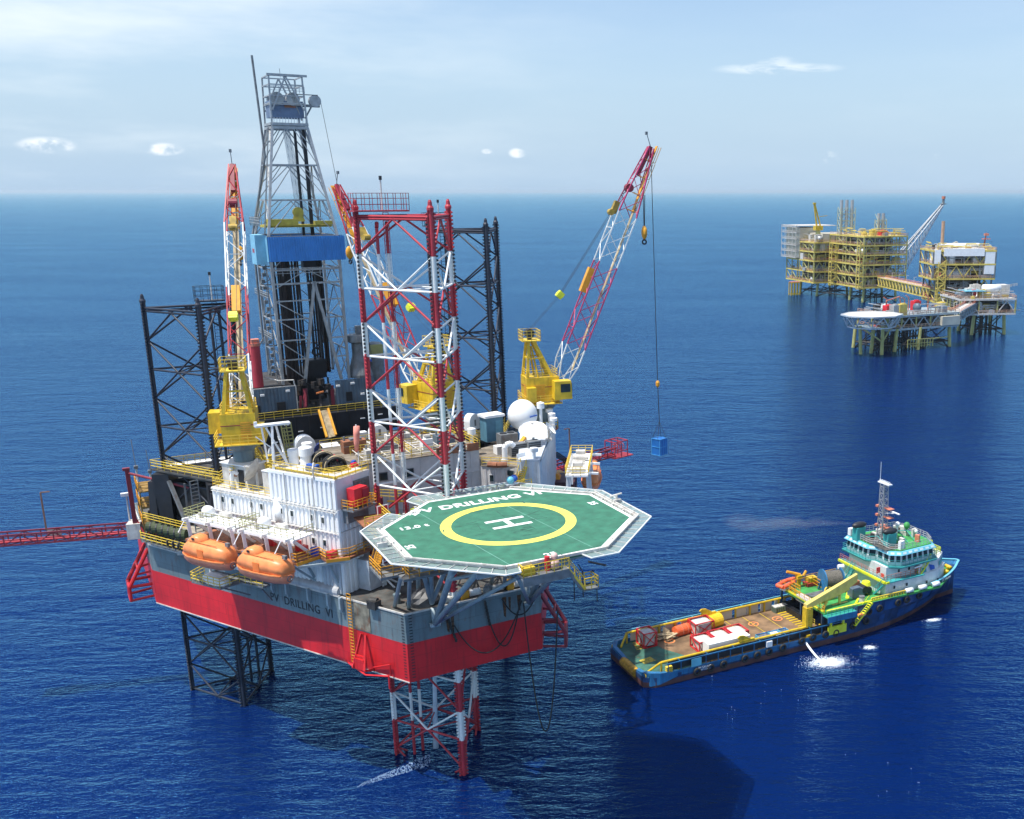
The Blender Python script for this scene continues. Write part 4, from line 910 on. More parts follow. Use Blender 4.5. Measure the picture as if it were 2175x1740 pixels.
# crown
m = MB()
for z in (zW, zW + .5): 
    for i in range(4): m.beam(Vector((CR[i][0] * ht, CR[i][1] * ht, z)), Vector((CR[(i + 1) % 4][0] * ht, CR[(i + 1) % 4][1] * ht, z)), .35)
for (sx, sy) in CR: m.beam((sx * ht, sy * ht, zW), (sx * ht * .93, sy * ht * .93, zt), .22); m.beam((0, sy * ht * .95, zt), (sx * ht * .9, sy * ht, zW + 2.4), .2)
for i in range(4):
    A, B = CR[i], CR[(i + 1) % 4]
    for z in (zW + 3.4, zt - 2.7, zt - 1.2, zt): m.beam((A[0] * ht * .94, A[1] * ht * .94, z), (B[0] * ht * .94, B[1] * ht * .94, z), .16)
m.beam((-ht * 1.05, -ht, zt + .1), (ht * 1.2, -ht, zt + .1), .3); m.box((0, 0, zt - 3.9), (2 * ht, 2 * ht, .1)); m.beam((-.3, -ht, zt), (2.0, -ht * .6, zt - 6), .16)
m.rail([(-ht, -ht, zt - 2.3), (ht, -ht, zt - 2.3)], .9, .7, .06); m.beam((-.2, 0, zt), (-.2, 0, zt + 1.2), .07); m.build('crown_frame', 'steel', der)
m = MB(); m.box((0, 0, zW + 2.6), (2 * ht - .3, 3.4, 2.3)); 
m.build('crown_block', mat('slate_blue_plate', (0.16, 0.22, 0.33), .5, var=.12, rust=.15), der)
m = MB()
for x in (-1.3, .9): m.tube((x, -1.9, zW + 4.0), (x, -1.2, zW + 4.0), .95, 20); m.tube((x, .2, zW + 4.0), (x, .9, zW + 4.0), .95, 20)
m.tube((4.0, -1.9, zW + 3.9), (4.0, -1.1, zW + 3.9), .85, 18); m.build('sheave', 'steel', der)
m = MB(); m.beam((1.2, -1.6, zW + 3.2), (4.6, -1.6, zW + 3.2), .5, .35); m.beam((1.2, -1.9, zW + 4.7), (4.4, -1.9, zW + 4.7), .12); m.beam((2.4, -1.6, zW + 1.4), (3.4, -1.6, zW + 3.0), .2); m.build('sheave_outrigger', 'dsteel', der)
m = MB(); m.box((.4, -1.75, zW + 3.0), (1.5, .2, .35)); m.build('crown_mark', mat('faded_orange_mark', (0.40, 0.16, 0.08), .6), der)
m = MB()
for k in range(12): m.beam((-ht + .3 + k * .4, -ht + .1, zW + .5), (-ht + .4 + k * .4, -ht + .1, zW + 1.4), .08)
m.build('crown_grating', 'whitec', der)
m = MB(); m.path([(-hb - 1.1, 1.2, 6.2), (-hb - 1.1, 1.2, zw1), (-hb + .2, 1.6, 26.5), (-ht - .8, .4, zW - 4), (-ht - 1.3, .3, zt + 2.8)], .16, 8)
m.path([(-hb - 1.1, 1.2, 6.2), (-hb - 3.2, 1.0, 3.2)], .12, 8); m.build('standpipe', 'dsteel', der)
m = MB(); m.ladder((-hb - .5, -hb + 1.5, 0), (-hb - .5, -hb + 1.5, zw0), side=(0, 1, 0), w=.6, r=.08); m.ladder((-hb - .3, -hb + 1.2, zw1), (-ht - .4, -ht + .8, zW), side=(0, 1, 0), w=.6, r=.08, step=.45)
for z in range(1, 18): m.box((-hb - .6 + .1 * (z % 3), -1.0 + .6 * math.sin(z), z), (.5, .5, .5))
m.build('side_ladder', 'dsteel', der)
for (x0, y0, z0, x1, y1, z1) in ((4.85, -1.5, zW + 3.9, 8.6, -4.8, 3.0),):
    m = MB(); m.tube((x0, y0, z0), (x1, y1, z1), .035, 5); m.build('guide_wire', 'black', der)
# tanks and silos round the drill floor
t = thing('red_pressure_vessel', 'tall red cylindrical vessel standing left of the derrick on the drill floor', 'vessel', RW(-9.0, 60.9, DF), RA)
MB().tube((0, 0, 0), (0, 0, 6.1), .72, 20).build('shell', 'lred', t); m = MB(); m.tube((0, 0, 6.1), (0, 0, 6.5), .8, 16); m.box((.1, 0, 6.8), (1.1, 1.1, .6)); m.build('top_fittings', 'pink', t)
m = MB(); m.rail([(-1, -1, 6.2), (1, -1, 6.2), (1.6, 1, 6.2)], .9, .6, .05); m.rail([(1.3, -.8, 2.0), (3.4, -.8, 2.0)], 3.5, .5, .05, levels=(.2, .5, .8, 1)); m.build('service_railing', 'dsteel', t)
t = thing('grey_cement_silo', 'grey silo with a hopper top and a railed cap right of the derrick', 'silo', RW(6.2, 62.0, DF), RA)
m = MB(); m.smooth = False; m.lathe([(1.9, 0), (1.9, .4), (1.2, 2.6), (1.0, 3.4), (1.0, 5.2), (1.7, 5.5), (1.7, 6.5), (.3, 6.6)], n=20); m.build('shell', 'dsteel', t)
m = MB(); m.rail([(-1.5, -1.5, 6.6), (1.5, -1.5, 6.6), (1.5, 1.5, 6.6)], 1.2, .6, .05); m.box((.6, .4, 7.2), (1.4, 1.2, 1.2)); m.build('cap_railing', 'dsteel', t)
t = thing('grey_surge_tank', 'second grey tank beside the silo, partly behind the red and white leg', 'tank', RW(8.8, 63.2, DF - 1), RA)
MB().lathe([(1.5, 0), (1.5, 5.5), (1.2, 5.9), (.1, 6.1)], n=18).build('shell', 'dsteel', t); m = MB(); m.box((0, -1.6, 5), (2.0, .4, 1.6)); m.build('valve_box', 'tgreen', t)
t = thing('ensign_flag', 'small red white and blue flag on a slanted pole beside the grey silo', 'flag', RW(6.9, 59.0, DF + .6), RA)
MB().tube((0, 0, 0), (-.3, 0, 2.6), .05, 6).build('flagpole', 'black', t)
for k, c_ in enumerate(('red2', 'whitec', 'tarp')):
    m = MB(); z = 2.9 - k * .35
    vs = [(-.9 + i * .22 + .1 * k, .1 * math.sin(i * 1.3), z - .03 * i * i * .3 + j * .35) for j in (0, 1) for i in range(6)]
    m.add(vs, [(i, i + 1, i + 7, i + 6) for i in range(5)]); m.build('flag_stripe', c_, t)

# ================================================================== CRANES
def crane(name, label, base, tip, cabdir, cols, z0=34.6, bw=2.1, hook=None, sc=1.0):
    """pedestal crane: base/tip in rig coordinates; boom lies in the vertical plane through both"""
    base = Vector(base); tip = Vector(tip); hd = Vector((tip.x - base.x, tip.y - base.y, 0)); hl = hd.length; th = math.atan2(hd.y, hd.x)
    t = thing(name, label, 'crane', RW(base.x, base.y, base.z), RA + th, 'yellow pedestal cranes of the rig')   # local x points along the boom
    H = tip.z - base.z
    m = MB(); m.lathe([(1.15, -13.0), (1.15, -.2), (1.6, .4), (1.9, 1.2)], n=24); m.build('pedestal', 'grey', t)
    m = MB(); m.lathe([(1.9, -2.9), (1.9, -2.6)], n=20); m.build('pedestal_walkway', 'brown', t); m = MB(); pts = [(1.9 * math.cos(k * math.pi / 5), 1.9 * math.sin(k * math.pi / 5), -2.6) for k in range(10)]; m.rail(pts, 1.0, 1.2, .06, closed=True); m.build('pedestal_railing', 'ylight', t)
    m = MB(); m.box((-.4, 0, 2.8), (4.4, 3.6, 3.4)); m.prism([(-2.6, -1.5), (1.8, -1.5), (1.8, 1.5), (-2.6, 1.5)], .9, 1.12); m.box((-2.1, -2.2, 2.4), (1.2, .9, 1.8))
    m.build('machinery_house', 'yellow', t)
    m = MB(); m.box((-.4, 0, 3.2), (4.46, 3.66, .09)); m.build('house_stripe', 'dred', t)
    m = MB()
    for k in range(8): m.beam((-2.63, -1.3 + .001 * k, 1.7 + k * .25), (-2.63, -.2, 1.7 + k * .25), .04, .1); m.beam((-1.6, -1.83, 1.7 + k * .25), (-.2, -1.83, 1.7 + k * .25), .04, .1)
    m.build('vent_louvre', 'yorange', t)
    m = MB(); cs = cabdir; m.box((1.9, cs * 2.6, 2.9), (2.4, 1.8, 2.4), tap=.92); m.box((2.2, cs * 1.6, 2.4), (1.6, 1.2, 1.4)); co_ = m.build('operator_cab', 'yellow', t)
    m = MB(); m.box((3.1, cs * 2.6, 3.1), (.1, 1.4, 1.3)); m.box((2.2, cs * 3.5, 3.2), (1.3, .06, 1.1)); m.build('cab_window', 'glass', co_)
    m = MB(); m.box((-.5, 0, 1.0), (4.9, 5.2, .12)); m.rail([(-2.9, -2.6, 1.06), (1.9, -2.6, 1.06)], 1.1, .9, .06); m.rail([(-2.9, 2.6, 1.06), (1.4, 2.6, 1.06)], 1.1, .9, .06); m.rail([(-2.9, -2.6, 1.06), (-2.9, 2.6, 1.06)], 1.1, .9, .06); m.rail([(-2.4, -1.7, 4.5), (1.6, -1.7, 4.5), (1.6, 1.7, 4.5), (-2.4, 1.7, 4.5)], 1.0, .9, .05, closed=True); m.build('gallery', 'ylight', t)
    gx, gz = -1.6, 9.2     # gantry head
    m = MB()
    for s_ in (-1, 1):
        m.beam((-2.4, s_ * 1.5, 4.2), (gx - .3, s_ * .75, gz), .34); m.beam((1.6, s_ * 1.5, 3.0), (gx + .4, s_ * .75, gz), .42); m.beam((-.9, s_ * 1.3, 4.4), (gx, s_ * .7, gz - .6), .2)
        m.beam((-2.2, s_ * 1.2, 7.0), (0.0, s_ * 1.2, 7.0), .16)
    for z, w_ in ((7.0, 1.2), (gz, .8)): m.beam((-2.1, -w_, z), (-2.1, w_, z), .2)
    m.build('gantry', 'yellow', t)
    m = MB(); m.box((gx, 0, gz + .1), (2.4, 2.6, .12)); m.rail([(gx - 1.2, -1.3, gz + .15), (gx + 1.2, -1.3, gz + .15), (gx + 1.2, 1.3, gz + .15), (gx - 1.2, 1.3, gz + .15)], 1.3, .6, .06, closed=True); m.ladder((.1, .4, 4.5), (gx + .9, .4, gz), side=(0, 1, 0), w=.6, r=.06); m.build('gantry_head', 'ylight', t)
    m = MB(); m.tube((gx, -.5, gz + 1.0), (gx, .5, gz + 1.0), .6, 16); m.box((gx, 0, gz + .7), (.5, .9, 1.2)); m.build('gantry_sheave', 'black', t)
    # boom
    foot = Vector((2.5, 0, 3.9)); tp = Vector((hl, 0, H)); bv = (tp - foot); L = bv.length; u = bv.normalized(); up = Vector((-u.z, 0, u.x)); sdv = Vector((0, 1, 0))
    def prof(s_):   # half width, half height at s metres up the boom
        if s_ < 2.5: f_ = s_ / 2.5; return (bw * .55, bw * (.28 + .22 * f_))
        if s_ > L - 9: f_ = (s_ - (L - 9)) / 9; return (bw * .5 * (1 - f_) + .38 * f_, bw * .5 * (1 - f_) + .35 * f_)
        return (bw * .5, bw * .5)
    n = int(L / 2.2); bays = [i * L / n for i in range(n + 1)]
    def cor(s_, a, b): w_, h_ = prof(s_); return foot + u * s_ + sdv * a * w_ + up * b * h_
    m = MB()
    for i, (s0, s1) in enumerate(zip(bays[:-1], bays[1:])):
        f_ = (s0 + s1) / 2 / L
        ci = 1 if f_ < .17 else (0 if f_ < .47 else (1 if f_ < .75 else 0)); m.mat(ci)
        for a, b in ((-1, -1), (1, -1), (1, 1), (-1, 1)): m.beam(cor(s0, a, b), cor(s1, a, b), .15)
        for (p, q) in (((-1, -1), (1, -1)), ((1, -1), (1, 1)), ((1, 1), (-1, 1)), ((-1, 1), (-1, -1))):
            if i % 2: p, q = q, p
            m.beam(cor(s0, *p), cor(s1, *q), .085)
        if i % 3 == 0: m.beam(cor(s0, -1, 1), cor(s0, 1, 1), .09); m.beam(cor(s0, -1, -1), cor(s0, 1, -1), .09)
    bo = m.build('boom', [cols[0], cols[1]], t)
    m = MB(); a0 = foot + u * 1.5; a1 = foot + u * (L - 8); m.beam(a0 - up * bw * .38, a1 - up * bw * .38, .7, .06, up=up); m.build('boom_walkway', 'tan', bo)
    m = MB(); w0 = foot + u * (L * .36) + up * (bw * .5 + .3); m.beam(w0, w0 + u * 3.4, .95, .8, up=up); m.build('boom_winch', 'yorange', bo)
    m = MB(); w1 = foot + u * (L * .70) + up * (bw * .5 + .3); m.beam(w1, w1 + u * 1.6, .8, .7, up=up); m.tube(w1 - sdv * .5 + up * .3, w1 + sdv * .5 + up * .3, .4, 12); m.build('rope_guide', mat('worn_ochre', (0.40, 0.27, 0.04), .6, var=.3), bo)
    m = MB()
    dn = -up; tq = foot + u * (L - 1.0)
    for k, (s_, dx) in enumerate(((L - 9.5, .7), (L - 6.4, .8), (L - 3.2, .85), (L - .2, .9))):
        c0 = foot + u * (L - 8.6 + 2.3 * k) + dn * (.85 - .05 * k)
        m.beam(c0, c0 + u * 2.2, .8, .08, up=up)
        for y in (-1, 1): m.beam(c0 + sdv * y * .45 + dn * .5, c0 + u * 2.2 + sdv * y * .45 + dn * .5, .07); m.beam(c0 + sdv * y * .45, c0 + sdv * y * .45 + dn * .5, .07); m.beam(c0 + sdv * y * .4, c0 + sdv * y * .3 - dn * .9, .07)
    m.build('tip_catwalk', 'yorange', bo)
    m = MB(); m.beam(foot + u * (L - 4.0) + up * .35, foot + u * (L + .1) + up * .05, .5, .5, up=up); m.tube(foot + u * (L - 6.0) + up * .8 - sdv * .5, foot + u * (L - 6.0) + up * .8 + sdv * .5, .55, 14); m.build('boom_head', 'dred', bo)
    m = MB(); m.beam(tp, tp + Vector((-.5, 0, 1.6)), .08); m.box(tp + Vector((-.6, 0, 1.8)), (.3, .3, .4)); m.build('anemometer', 'dsteel', bo)
    # luffing lines with floating block
    g = Vector((gx, 0, gz + 1.4)); ht_ = foot + u * (L - 5.2) + up * .9; fb = g.lerp(ht_, .30) - Vector((0, 0, 1.2))
    m = MB()
    for y in (-.35, .35): m.tube(fb + sdv * y, ht_ + sdv * y, .03, 5); m.tube(g + sdv * y, fb + sdv * y, .02, 5)
    lo_ = m.build('luffing_rope', 'black', t)
    m = MB(); m.box(fb, (.9, .9, .8), rot=Matrix.Rotation(-.8, 3, 'Y')); m.tube(fb - sdv * .5, fb + sdv * .5, .45, 12); m.build('floating_block', 'lime', lo_)
    # main hook block
    hk = foot + u * (L - 6.0) + dn * 1.5; hz_ = hook or 5.2; b_ = hk - Vector((0, 0, hz_))
    m = MB()
    for y in (-.4, 0, .4): m.tube(hk + sdv * y, b_ + sdv * y * .4 + Vector((0, 0, 1)), .04, 5)
    hr = m.build('hoist_rope', 'black', t)
    m = MB(); m.smooth = True; m.sphere(b_ + Vector((0, 0, .3)), .75, 14, (.5, .8, 1.25)); m.build('hook_block', 'yorange', hr); m = MB(); m.torus(b_ - Vector((0, 0, .95)), .28, .11, 14, 6, rot=Matrix.Rotation(R(90), 3, 'X')); m.build('hook', 'black', hr)
    return t, tp
crane('pedestal_crane', 'yellow pedestal crane at the left with its red and white boom pointing away aft', (-17.4, 25.0, 34.5), (-12.0, 45.6, 66.1), 1, ('lred', 'lwhite'))
crane('pedestal_crane', 'yellow pedestal crane seen through the red and white leg, boom leaning left to the derrick', (8.0, 33.7, 34.0), (2.3, 52.0, 63.7), 1, ('lred', 'lwhite'), hook=3.5)
STB_B, STB_T = (20.8, 26.3, 34.6), (36.1, 23.2, 68.6)
crane('pedestal_crane', 'yellow pedestal crane at the right, its boom raised and lifting a blue container', STB_B, STB_T, -1, ('magenta', 'lwhite'), bw=2.6)
# auxiliary line with the hanging blue container
tipw = RW(*STB_T); bc = Vector((0, 0, 0))
cb = thing('hanging_container', 'blue steel cargo container hanging from the right-hand crane above the sea', 'container', RW(36.6, 22.3, 28.0), RA + R(18))
m = MB(); m.box((0, 0, 0), (1.55, 1.5, 2.3)); 
m.build('container_body', 'bluebox', cb)
m = MB()
for x in (-1, 1):
    for y in (-1, 1): m.beam((x * .78, y * .76, -1.17), (x * .78, y * .76, 1.17), .09)
for z in (-1.15, 0, 1.15):
    for s_ in (-1, 1): m.beam((-.78, s_ * .77, z), (.78, s_ * .77, z), .08); m.beam((s_ * .79, -.76, z), (s_ * .79, .76, z), .08)
for x in (-.4, 0, .4): m.beam((x, -.77, -1.1), (x, -.77, 1.1), .05)
m.build('container_frame', mat('light_blue_edge', (0.06, 0.30, 0.62), .5), cb)
sl_ = thing('load_line', 'thin crane wire with a small hook block running down to the blue container', 'wire rope', RW(36.6, 22.3, 28.0), RA)
lt_ = Vector(STB_T) - Vector((36.6, 22.3, 28.0)); kb = Vector((.0, 0, 8.9)); kb = lt_ * (8.9 / lt_.z)
m = MB(); m.tube(lt_, kb, .045, 6); m.tube(kb, (0, 0, 3.6), .05, 6)
for x in (-.7, .7):
    for y in (-.7, .7): m.tube((0, 0, 3.6), (x, y, 1.2), .03, 5)
m.build('wire', 'black', sl_); m = MB(); m.lathe([(.05, -.5), (.28, -.2), (.28, .25), (.1, .5)], kb, 10); m.build('ball_hook', 'yorange', sl_)
# ================================================================== LIFEBOATS AND DAVITS
def make_boat(label, loc, rz, group='orange enclosed lifeboats on their davits'):
    t = thing('lifeboat', label, 'lifeboat', loc, rz, group)     # local x = bow direction
    L = 3.75; st = [(-L, .55, .75), (-L * .93, .95, .85), (-L * .6, 1.22, 1.0), (0, 1.32, 1.0), (L * .5, 1.18, 1.0), (L * .8, .75, .9), (L, .12, .7)]
    m = MB(); m.smooth = True; rings = []
    for x, w_, d_ in st:
        rings.append([Vector((x, y * w_, z * d_ * 1.25)) for y, z in ((-1, .0), (-.93, -.45), (-.6, -.85), (-.12, -1.02), (.12, -1.02), (.6, -.85), (.93, -.45), (1, 0))])
    m.loft(rings); m.build('lower_hull', 'lorange', t)
    m = MB(); m.smooth = True; rings = []
    for x, w_, h_ in ((-L, .6, .45), (-L * .97, .85, .95), (-L * .88, 1.0, 1.35), (-L * .6, 1.14, 1.5), (-L * .1, 1.24, 1.55), (L * .3, 1.2, 1.6), (L * .55, 1.05, 1.55), (L * .72, .86, 1.2), (L * .9, .5, .6), (L, .12, .08)):
        rings.append([Vector((x, y * w_, .03 + z * h_)) for y, z in ((-1.02, 0), (-1.0, .5), (-.86, .86), (-.5, 1.0), (.5, 1.0), (.86, .86), (1.0, .5), (1.02, 0))])
    m.loft(rings); m.build('canopy', 'orange', t)
    m = MB(); m.smooth = True; rings = []
    for x, w_, z0, h_ in ((L * .05, .5, 1.35, .2), (L * .16, .78, 1.2, 1.0), (L * .40, .82, 1.1, 1.12), (L * .62, .62, .9, .75), (L * .74, .5, .8, .3)):
        rings.append([Vector((x, y * w_, z0 + z * h_)) for y, z in ((-1, 0), (-.9, .82), (-.6, 1), (.6, 1), (.9, .82), (1, 0))])
    m.loft(rings); co_ = m.build('conning_hood', 'orange', t)
    m = MB(); 
    for y in (-.3, .3): m.box((L * .53, y, 1.98), (.3, .36, .06), rot=Matrix.Rotation(R(28), 3, 'Y'))
    for s_ in (-1, 1): m.box((L * .3, s_ * .78, 1.95), (.36, .06, .22))
    m.build('hood_window', 'glass', co_)
    m = MB(); pr_ = [Vector((x, s_ * w_ * 1.03, .02)) for s_ in (1,) for x, w_ in [(a, b) for a, b, c in st]] + [Vector((x, -w_ * 1.03, .02)) for x, w_ in [(a, b) for a, b, c in reversed(st)]]
    for a, b in zip(pr_, pr_[1:] + pr_[:1]): m.beam(a, b, .12, .12)
    m.build('fender_strake', 'orange', t)
    for s_ in (-1, 1):
        m = MB(); m.box((-L * .1, s_ * 1.235, .62), (.9, .05, .95), rot=Matrix.Rotation(0.0, 3, 'X')); d_ = m.build('side_hatch', mat('deep_orange_gel', (0.80, 0.20, 0.04), .35), t)
    m = MB(); m.box((-L * .88, 0, 1.75), (.5, .3, .4)); m.box((L * .74, 0, 1.25), (.35, .25, .4)); m.build('release_hook', 'dsteel', t)
    m = MB(); m.torus((-L * 1.0, 0, -.5), .3, .06, 12, 6, rot=Matrix.Rotation(R(90), 3, 'Y')); m.tube((-L * .98, 0, -.5), (-L * 1.1, 0, -.5), .06, 6); m.build('propeller_guard', 'dsteel', t)
    m = MB()
    for s_ in (-1, 1): m.box((-L * .1, s_ * .75, 1.62), (4.2, .06, .05))
    m.build('canopy_seam', mat('dark_orange_seam', (0.45, 0.14, 0.03), .5), t)
    return t
bow_dir = RA + math.atan2(WD.y, WD.x)
make_boat('orange enclosed lifeboat nearer the hull name, the right-hand one of the port pair', RW(*WP(5.45, -5.6, 24.85)), bow_dir)
make_boat('orange enclosed lifeboat farther aft on the port side, above the low railed platform', RW(*WP(13.9, -5.6, 24.85)), bow_dir)
make_boat('orange enclosed lifeboat on the starboard side beside the white davit tower', RW(25.4, 21.6, 25.2), RA + math.atan2(17, 10))
def davit(t0, t1, label):
    t = thing('lifeboat_davit', label, 'davit', RW(0, 0, 0), RA, 'white davit gantries over the port lifeboats')
    m = MB()
    for tt in (t0 + .6, (t0 + t1) / 2, t1 - .6):
        m.beam(WP(tt, -3.5, 25.2), WP(tt, -3.7, 27.5), .34); m.beam(WP(tt, -.9, 25.2), WP(tt, -3.2, 27.4), .3); m.beam(WP(tt, -.7, 27.45), WP(tt, -4.3, 27.75), .28, .28)
    for tt in (t0 + 1.0, t1 - 1.0): m.tube(WP(tt, -4.4, 27.7), WP(tt, -5.3, 26.6), .05, 6)
    m.build('davit_arm', 'whitec', t)
    m = MB(); c = WP((t0 + t1) / 2, -2.3, 27.62); m.box(c, (t1 - t0, 2.6, .14), rz=wang); m.beam(WP(t0, -3.65, 27.5), WP(t1, -3.65, 27.5), .16, .3); m.build('gantry_deck', 'whitec', t)
    m = MB(); m.rail([WP(t0, -.9, 27.7), WP(t0, -3.6, 27.7), WP(t1, -3.6, 27.7), WP(t1, -.9, 27.7)], 1.05, .95, .055); m.build('gantry_railing', mat('dull_green_rail', (0.36, 0.36, 0.16), .5, rust=.2), t)
    m = MB(); m.smooth = True; m.lathe([(.05, -.55), (.55, -.5), (.62, 0), (.55, .5), (.05, .55)], WP(t1 - 2.0, -2.0, 28.3), 16, rot=Matrix.Rotation(R(90), 3, 'X') @ Matrix.Rotation(R(20), 3, 'Y')); m.build('winch_cover', 'whitec', t)
    m = MB(); m.box(WP(t1 - 1.6, -2.7, 28.0), (.5, .3, .5), rz=wang); m.box(WP((t0 + t1) / 2, -1.5, 28.0), (1.5, .5, .5), rz=wang); m.build('winch_gear', 'offw', t)
davit(2.9, 11.0, 'white railed davit gantry above the right-hand port lifeboat')
davit(11.6, 19.8, 'white railed davit gantry above the far port lifeboat')
# things standing on the brown lifeboat deck
def simple(name, label, cat, loc, rz, parts, group=None):
    t = thing(name, label, cat, loc, rz, group)
    for nm, mb, mt in parts: mb.build(nm, mt, t)
    return t
simple('blue_drum', 'bright blue drum on the brown lifeboat deck by the white wall', 'drum', RW(*WP(3.0, -.9, 25.2)), RA, [('body', MB().tube((0, 0, 0), (0, 0, .75), .42, 14), mat('bright_blue_plastic', (0.02, 0.08, 0.60), .4)), ('lid', MB().tube((0, 0, .75), (0, 0, .82), .45, 14), 'tarp')])
simple('red_hose_box', 'low red box on the brown lifeboat deck near the yellow corner railing', 'box', RW(*WP(.9, -.5, 25.2)), RA, [('box', MB().box((0, 0, .3), (1.0, .6, .6), rz=.6), 'red2'), ('lid', MB().box((0, 0, .64), (1.1, .7, .06), rz=.6), 'red2')])
for i, (t_, o_, w_, h_) in enumerate(((9.6, -.8, .9, 1.4), (5.6, -.7, .5, 1.1), (4.6, -.8, .7, .8))):
    simple('red_fire_locker', ('tall red locker between the two davits on the brown deck', 'narrow red locker behind the right-hand lifeboat', 'small red locker behind the stern of the right-hand lifeboat')[i], 'locker', RW(*WP(t_, o_, 25.2)), RA + wang, [('cabinet', MB().box((0, 0, h_ / 2), (w_, .5, h_)), 'red2'), ('door', MB().box((0, -.27, h_ / 2), (w_ * .8, .04, h_ * .85)), 'red2')], 'red lockers on the lifeboat deck')
# low railed platform under the far lifeboat and the white gear on it
t = thing('boarding_platform', 'low platform with yellow railings hung on the hull side below the far lifeboat', 'platform', RW(0, 0, 0), RA)
zp = 21.3
m = MB(); pp_ = [WP(17.8, -3.4), WP(17.2, -5.6), WP(12.6, -5.6), WP(12.2, -3.4), WP(8.8, -3.2), WP(8.8, -2.2), WP(17.8, -2.0)]
m.prism([(v.x, v.y) for v in pp_], zp - .2, zp); m.build('floor', 'dsteel', t)
m = MB(); m.rail([v + Vector((0, 0, zp)) for v in pp_[:5]], 1.1, .9, .065); m.build('railing', 'ylight', t)
m = MB()
for tt in (9.5, 13, 16.5): m.beam(WP(tt, -5.0 if tt > 12 else -3.0, zp - .2), WP(tt, -1.6, zp - 2.3), .16)
m.build('bracket', 'dsteel', t)
simple('rescue_boat_cover', 'white covered rescue craft lying on the low railed platform', 'rescue boat', RW(*WP(14.6, -4.5, zp)), bow_dir, [('cover', MB().loft([[Vector((x, y * w_, z * h_)) for y, z in ((-1, 0), (-.7, .8), (0, 1), (.7, .8), (1, 0))] for x, w_, h_ in ((-1.9, .5, .5), (-1, .9, 1.0), (.6, .8, 1.1), (1.9, .25, .5))]), 'whitec'), ('cradle', MB().box((0, 0, .08), (3.0, 1.4, .16)), 'offw')])
simple('white_davit_post', 'small white davit post at the left end of the low platform', 'davit', RW(*WP(17.0, -3.2, zp)), RA, [('post', MB().tube((0, 0, 0), (0, 0, 2.3), .16, 10), 'whitec'), ('jib', MB().beam((0, 0, 2.2), (-1.0, -1.0, 2.5), .2).box((0, 0, 1.2), (.5, .5, .6)), 'whitec')])
# rolled rafts on the aft quarter
for i in range(6):
    v = Vector((-27.2, 36.6, 23.6)).lerp(Vector((-24.0, 30.4, 23.6)), (i + .5) / 6)
    simple('fender_roll', f'{("first","second","third","fourth","fifth","sixth")[i]} dark green rolled fender from the left in the row on the port quarter railing', 'fender', RW(*v), RA, [('roll', MB().tube((-.45, .25, 0), (.45, -.25, 0), .62, 14), mat('dark_green_canvas', (0.05, 0.07, 0.03), .8, var=.3)), ('strap', MB().tube((-.06, .03, 0), (.06, -.03, 0), .65, 14), 'black')], 'rolled fenders on the port quarter')
t = thing('quarter_walkway', 'yellow railed walkway along the port quarter below the rolled fenders', 'walkway', RW(0, 0, 0), RA)
m = MB(); m.prism([(-28.2, 37.2), (-23.9, 29.0), (-22.9, 29.6), (-27.0, 38.2)], 21.6, 21.75); m.build('floor', 'dsteel', t)
m = MB(); m.rail([(-28.1, 38.0, 21.75), (-28.2, 37.2, 21.75), (-23.9, 29.0, 21.75)], 1.1, 1.0, .07); m.rail([(-27.6, 38.2, 24.0), (-23.6, 30.6, 24.0)], 1.0, 1.1, .06); m.build('railing', 'ylight', t)
m = MB(); rnd = random.Random(2)
for k in range(7): v = Vector((-27.2, 36.8, 22.4)).lerp(Vector((-24.4, 30.4, 22.4)), k / 6); m.torus(v, .5, .12, 14, 6, rot=Matrix.Rotation(R(80), 3, 'X') @ Matrix.Rotation(rnd.uniform(-.4, .4), 3, 'Y'))
m.build('coiled_hose', 'rubber', t)
simple('weathered_deck_house', 'weathered grey flat-roofed deck house by the port quarter, left of the davits', 'deck house', RW(-22.9, 32.6, ZD), RA + R(-27), [('house', MB().box((0, 0, 1.3), (3.2, 2.6, 2.6)).corr((-1.62, -1.32), (1.62, -1.32), .1, 2.5, .5, .06), 'offw'), ('roof', MB().box((0, 0, 2.68), (3.6, 3.0, .14)), mat('weathered_grey_roof', (0.30, 0.27, 0.22), .8, var=.3, rust=.4))])
# machinery clutter outboard of the left jacking house
t = thing('quarter_stair_tower', 'grimy stair tower with ochre platforms at the far left corner of the rig', 'stair tower', RW(-26.4, 42.0, ZD), RA)
m = MB()
for z in (2.2, 4.4, 6.4): m.box((0, 0, z), (2.4, 5.0, .16))
for x in (-1.1, 1.1):
    for y in (-2.4, 2.4): m.beam((x, y, 0), (x, y, 6.4), .16)
m.build('platform', mat('ochre_grime', (0.30, 0.18, 0.04), .7, var=.3, rust=.4), t)
m = MB(); m.rail([(1.2, -2.5, 6.5), (-1.2, -2.5, 6.5), (-1.2, 2.5, 6.5)], 1.1, 1, .06); m.rail([(1.2, -2.5, 4.5), (-1.2, -2.5, 4.5), (-1.2, 2.5, 4.5)], 1.1, 1, .06); m.stairs((.6, -2, 2.2), (.6, 2, 4.4), .8); m.rail([(1.2, -2.5, 2.3), (-1.2, -2.5, 2.3), (-1.2, 2.5, 2.3)], 1.1, 1, .06); m.build('railing', 'yorange', t)
m = MB(); rnd = random.Random(9)
for k in range(16): m.box((rnd.uniform(-1, 1), rnd.uniform(-2, 2), rnd.uniform(.3, 5.8)), (rnd.uniform(.2, .8), rnd.uniform(.2, 1), rnd.uniform(.2, .8)))
m.build('gear', 'dark', t)

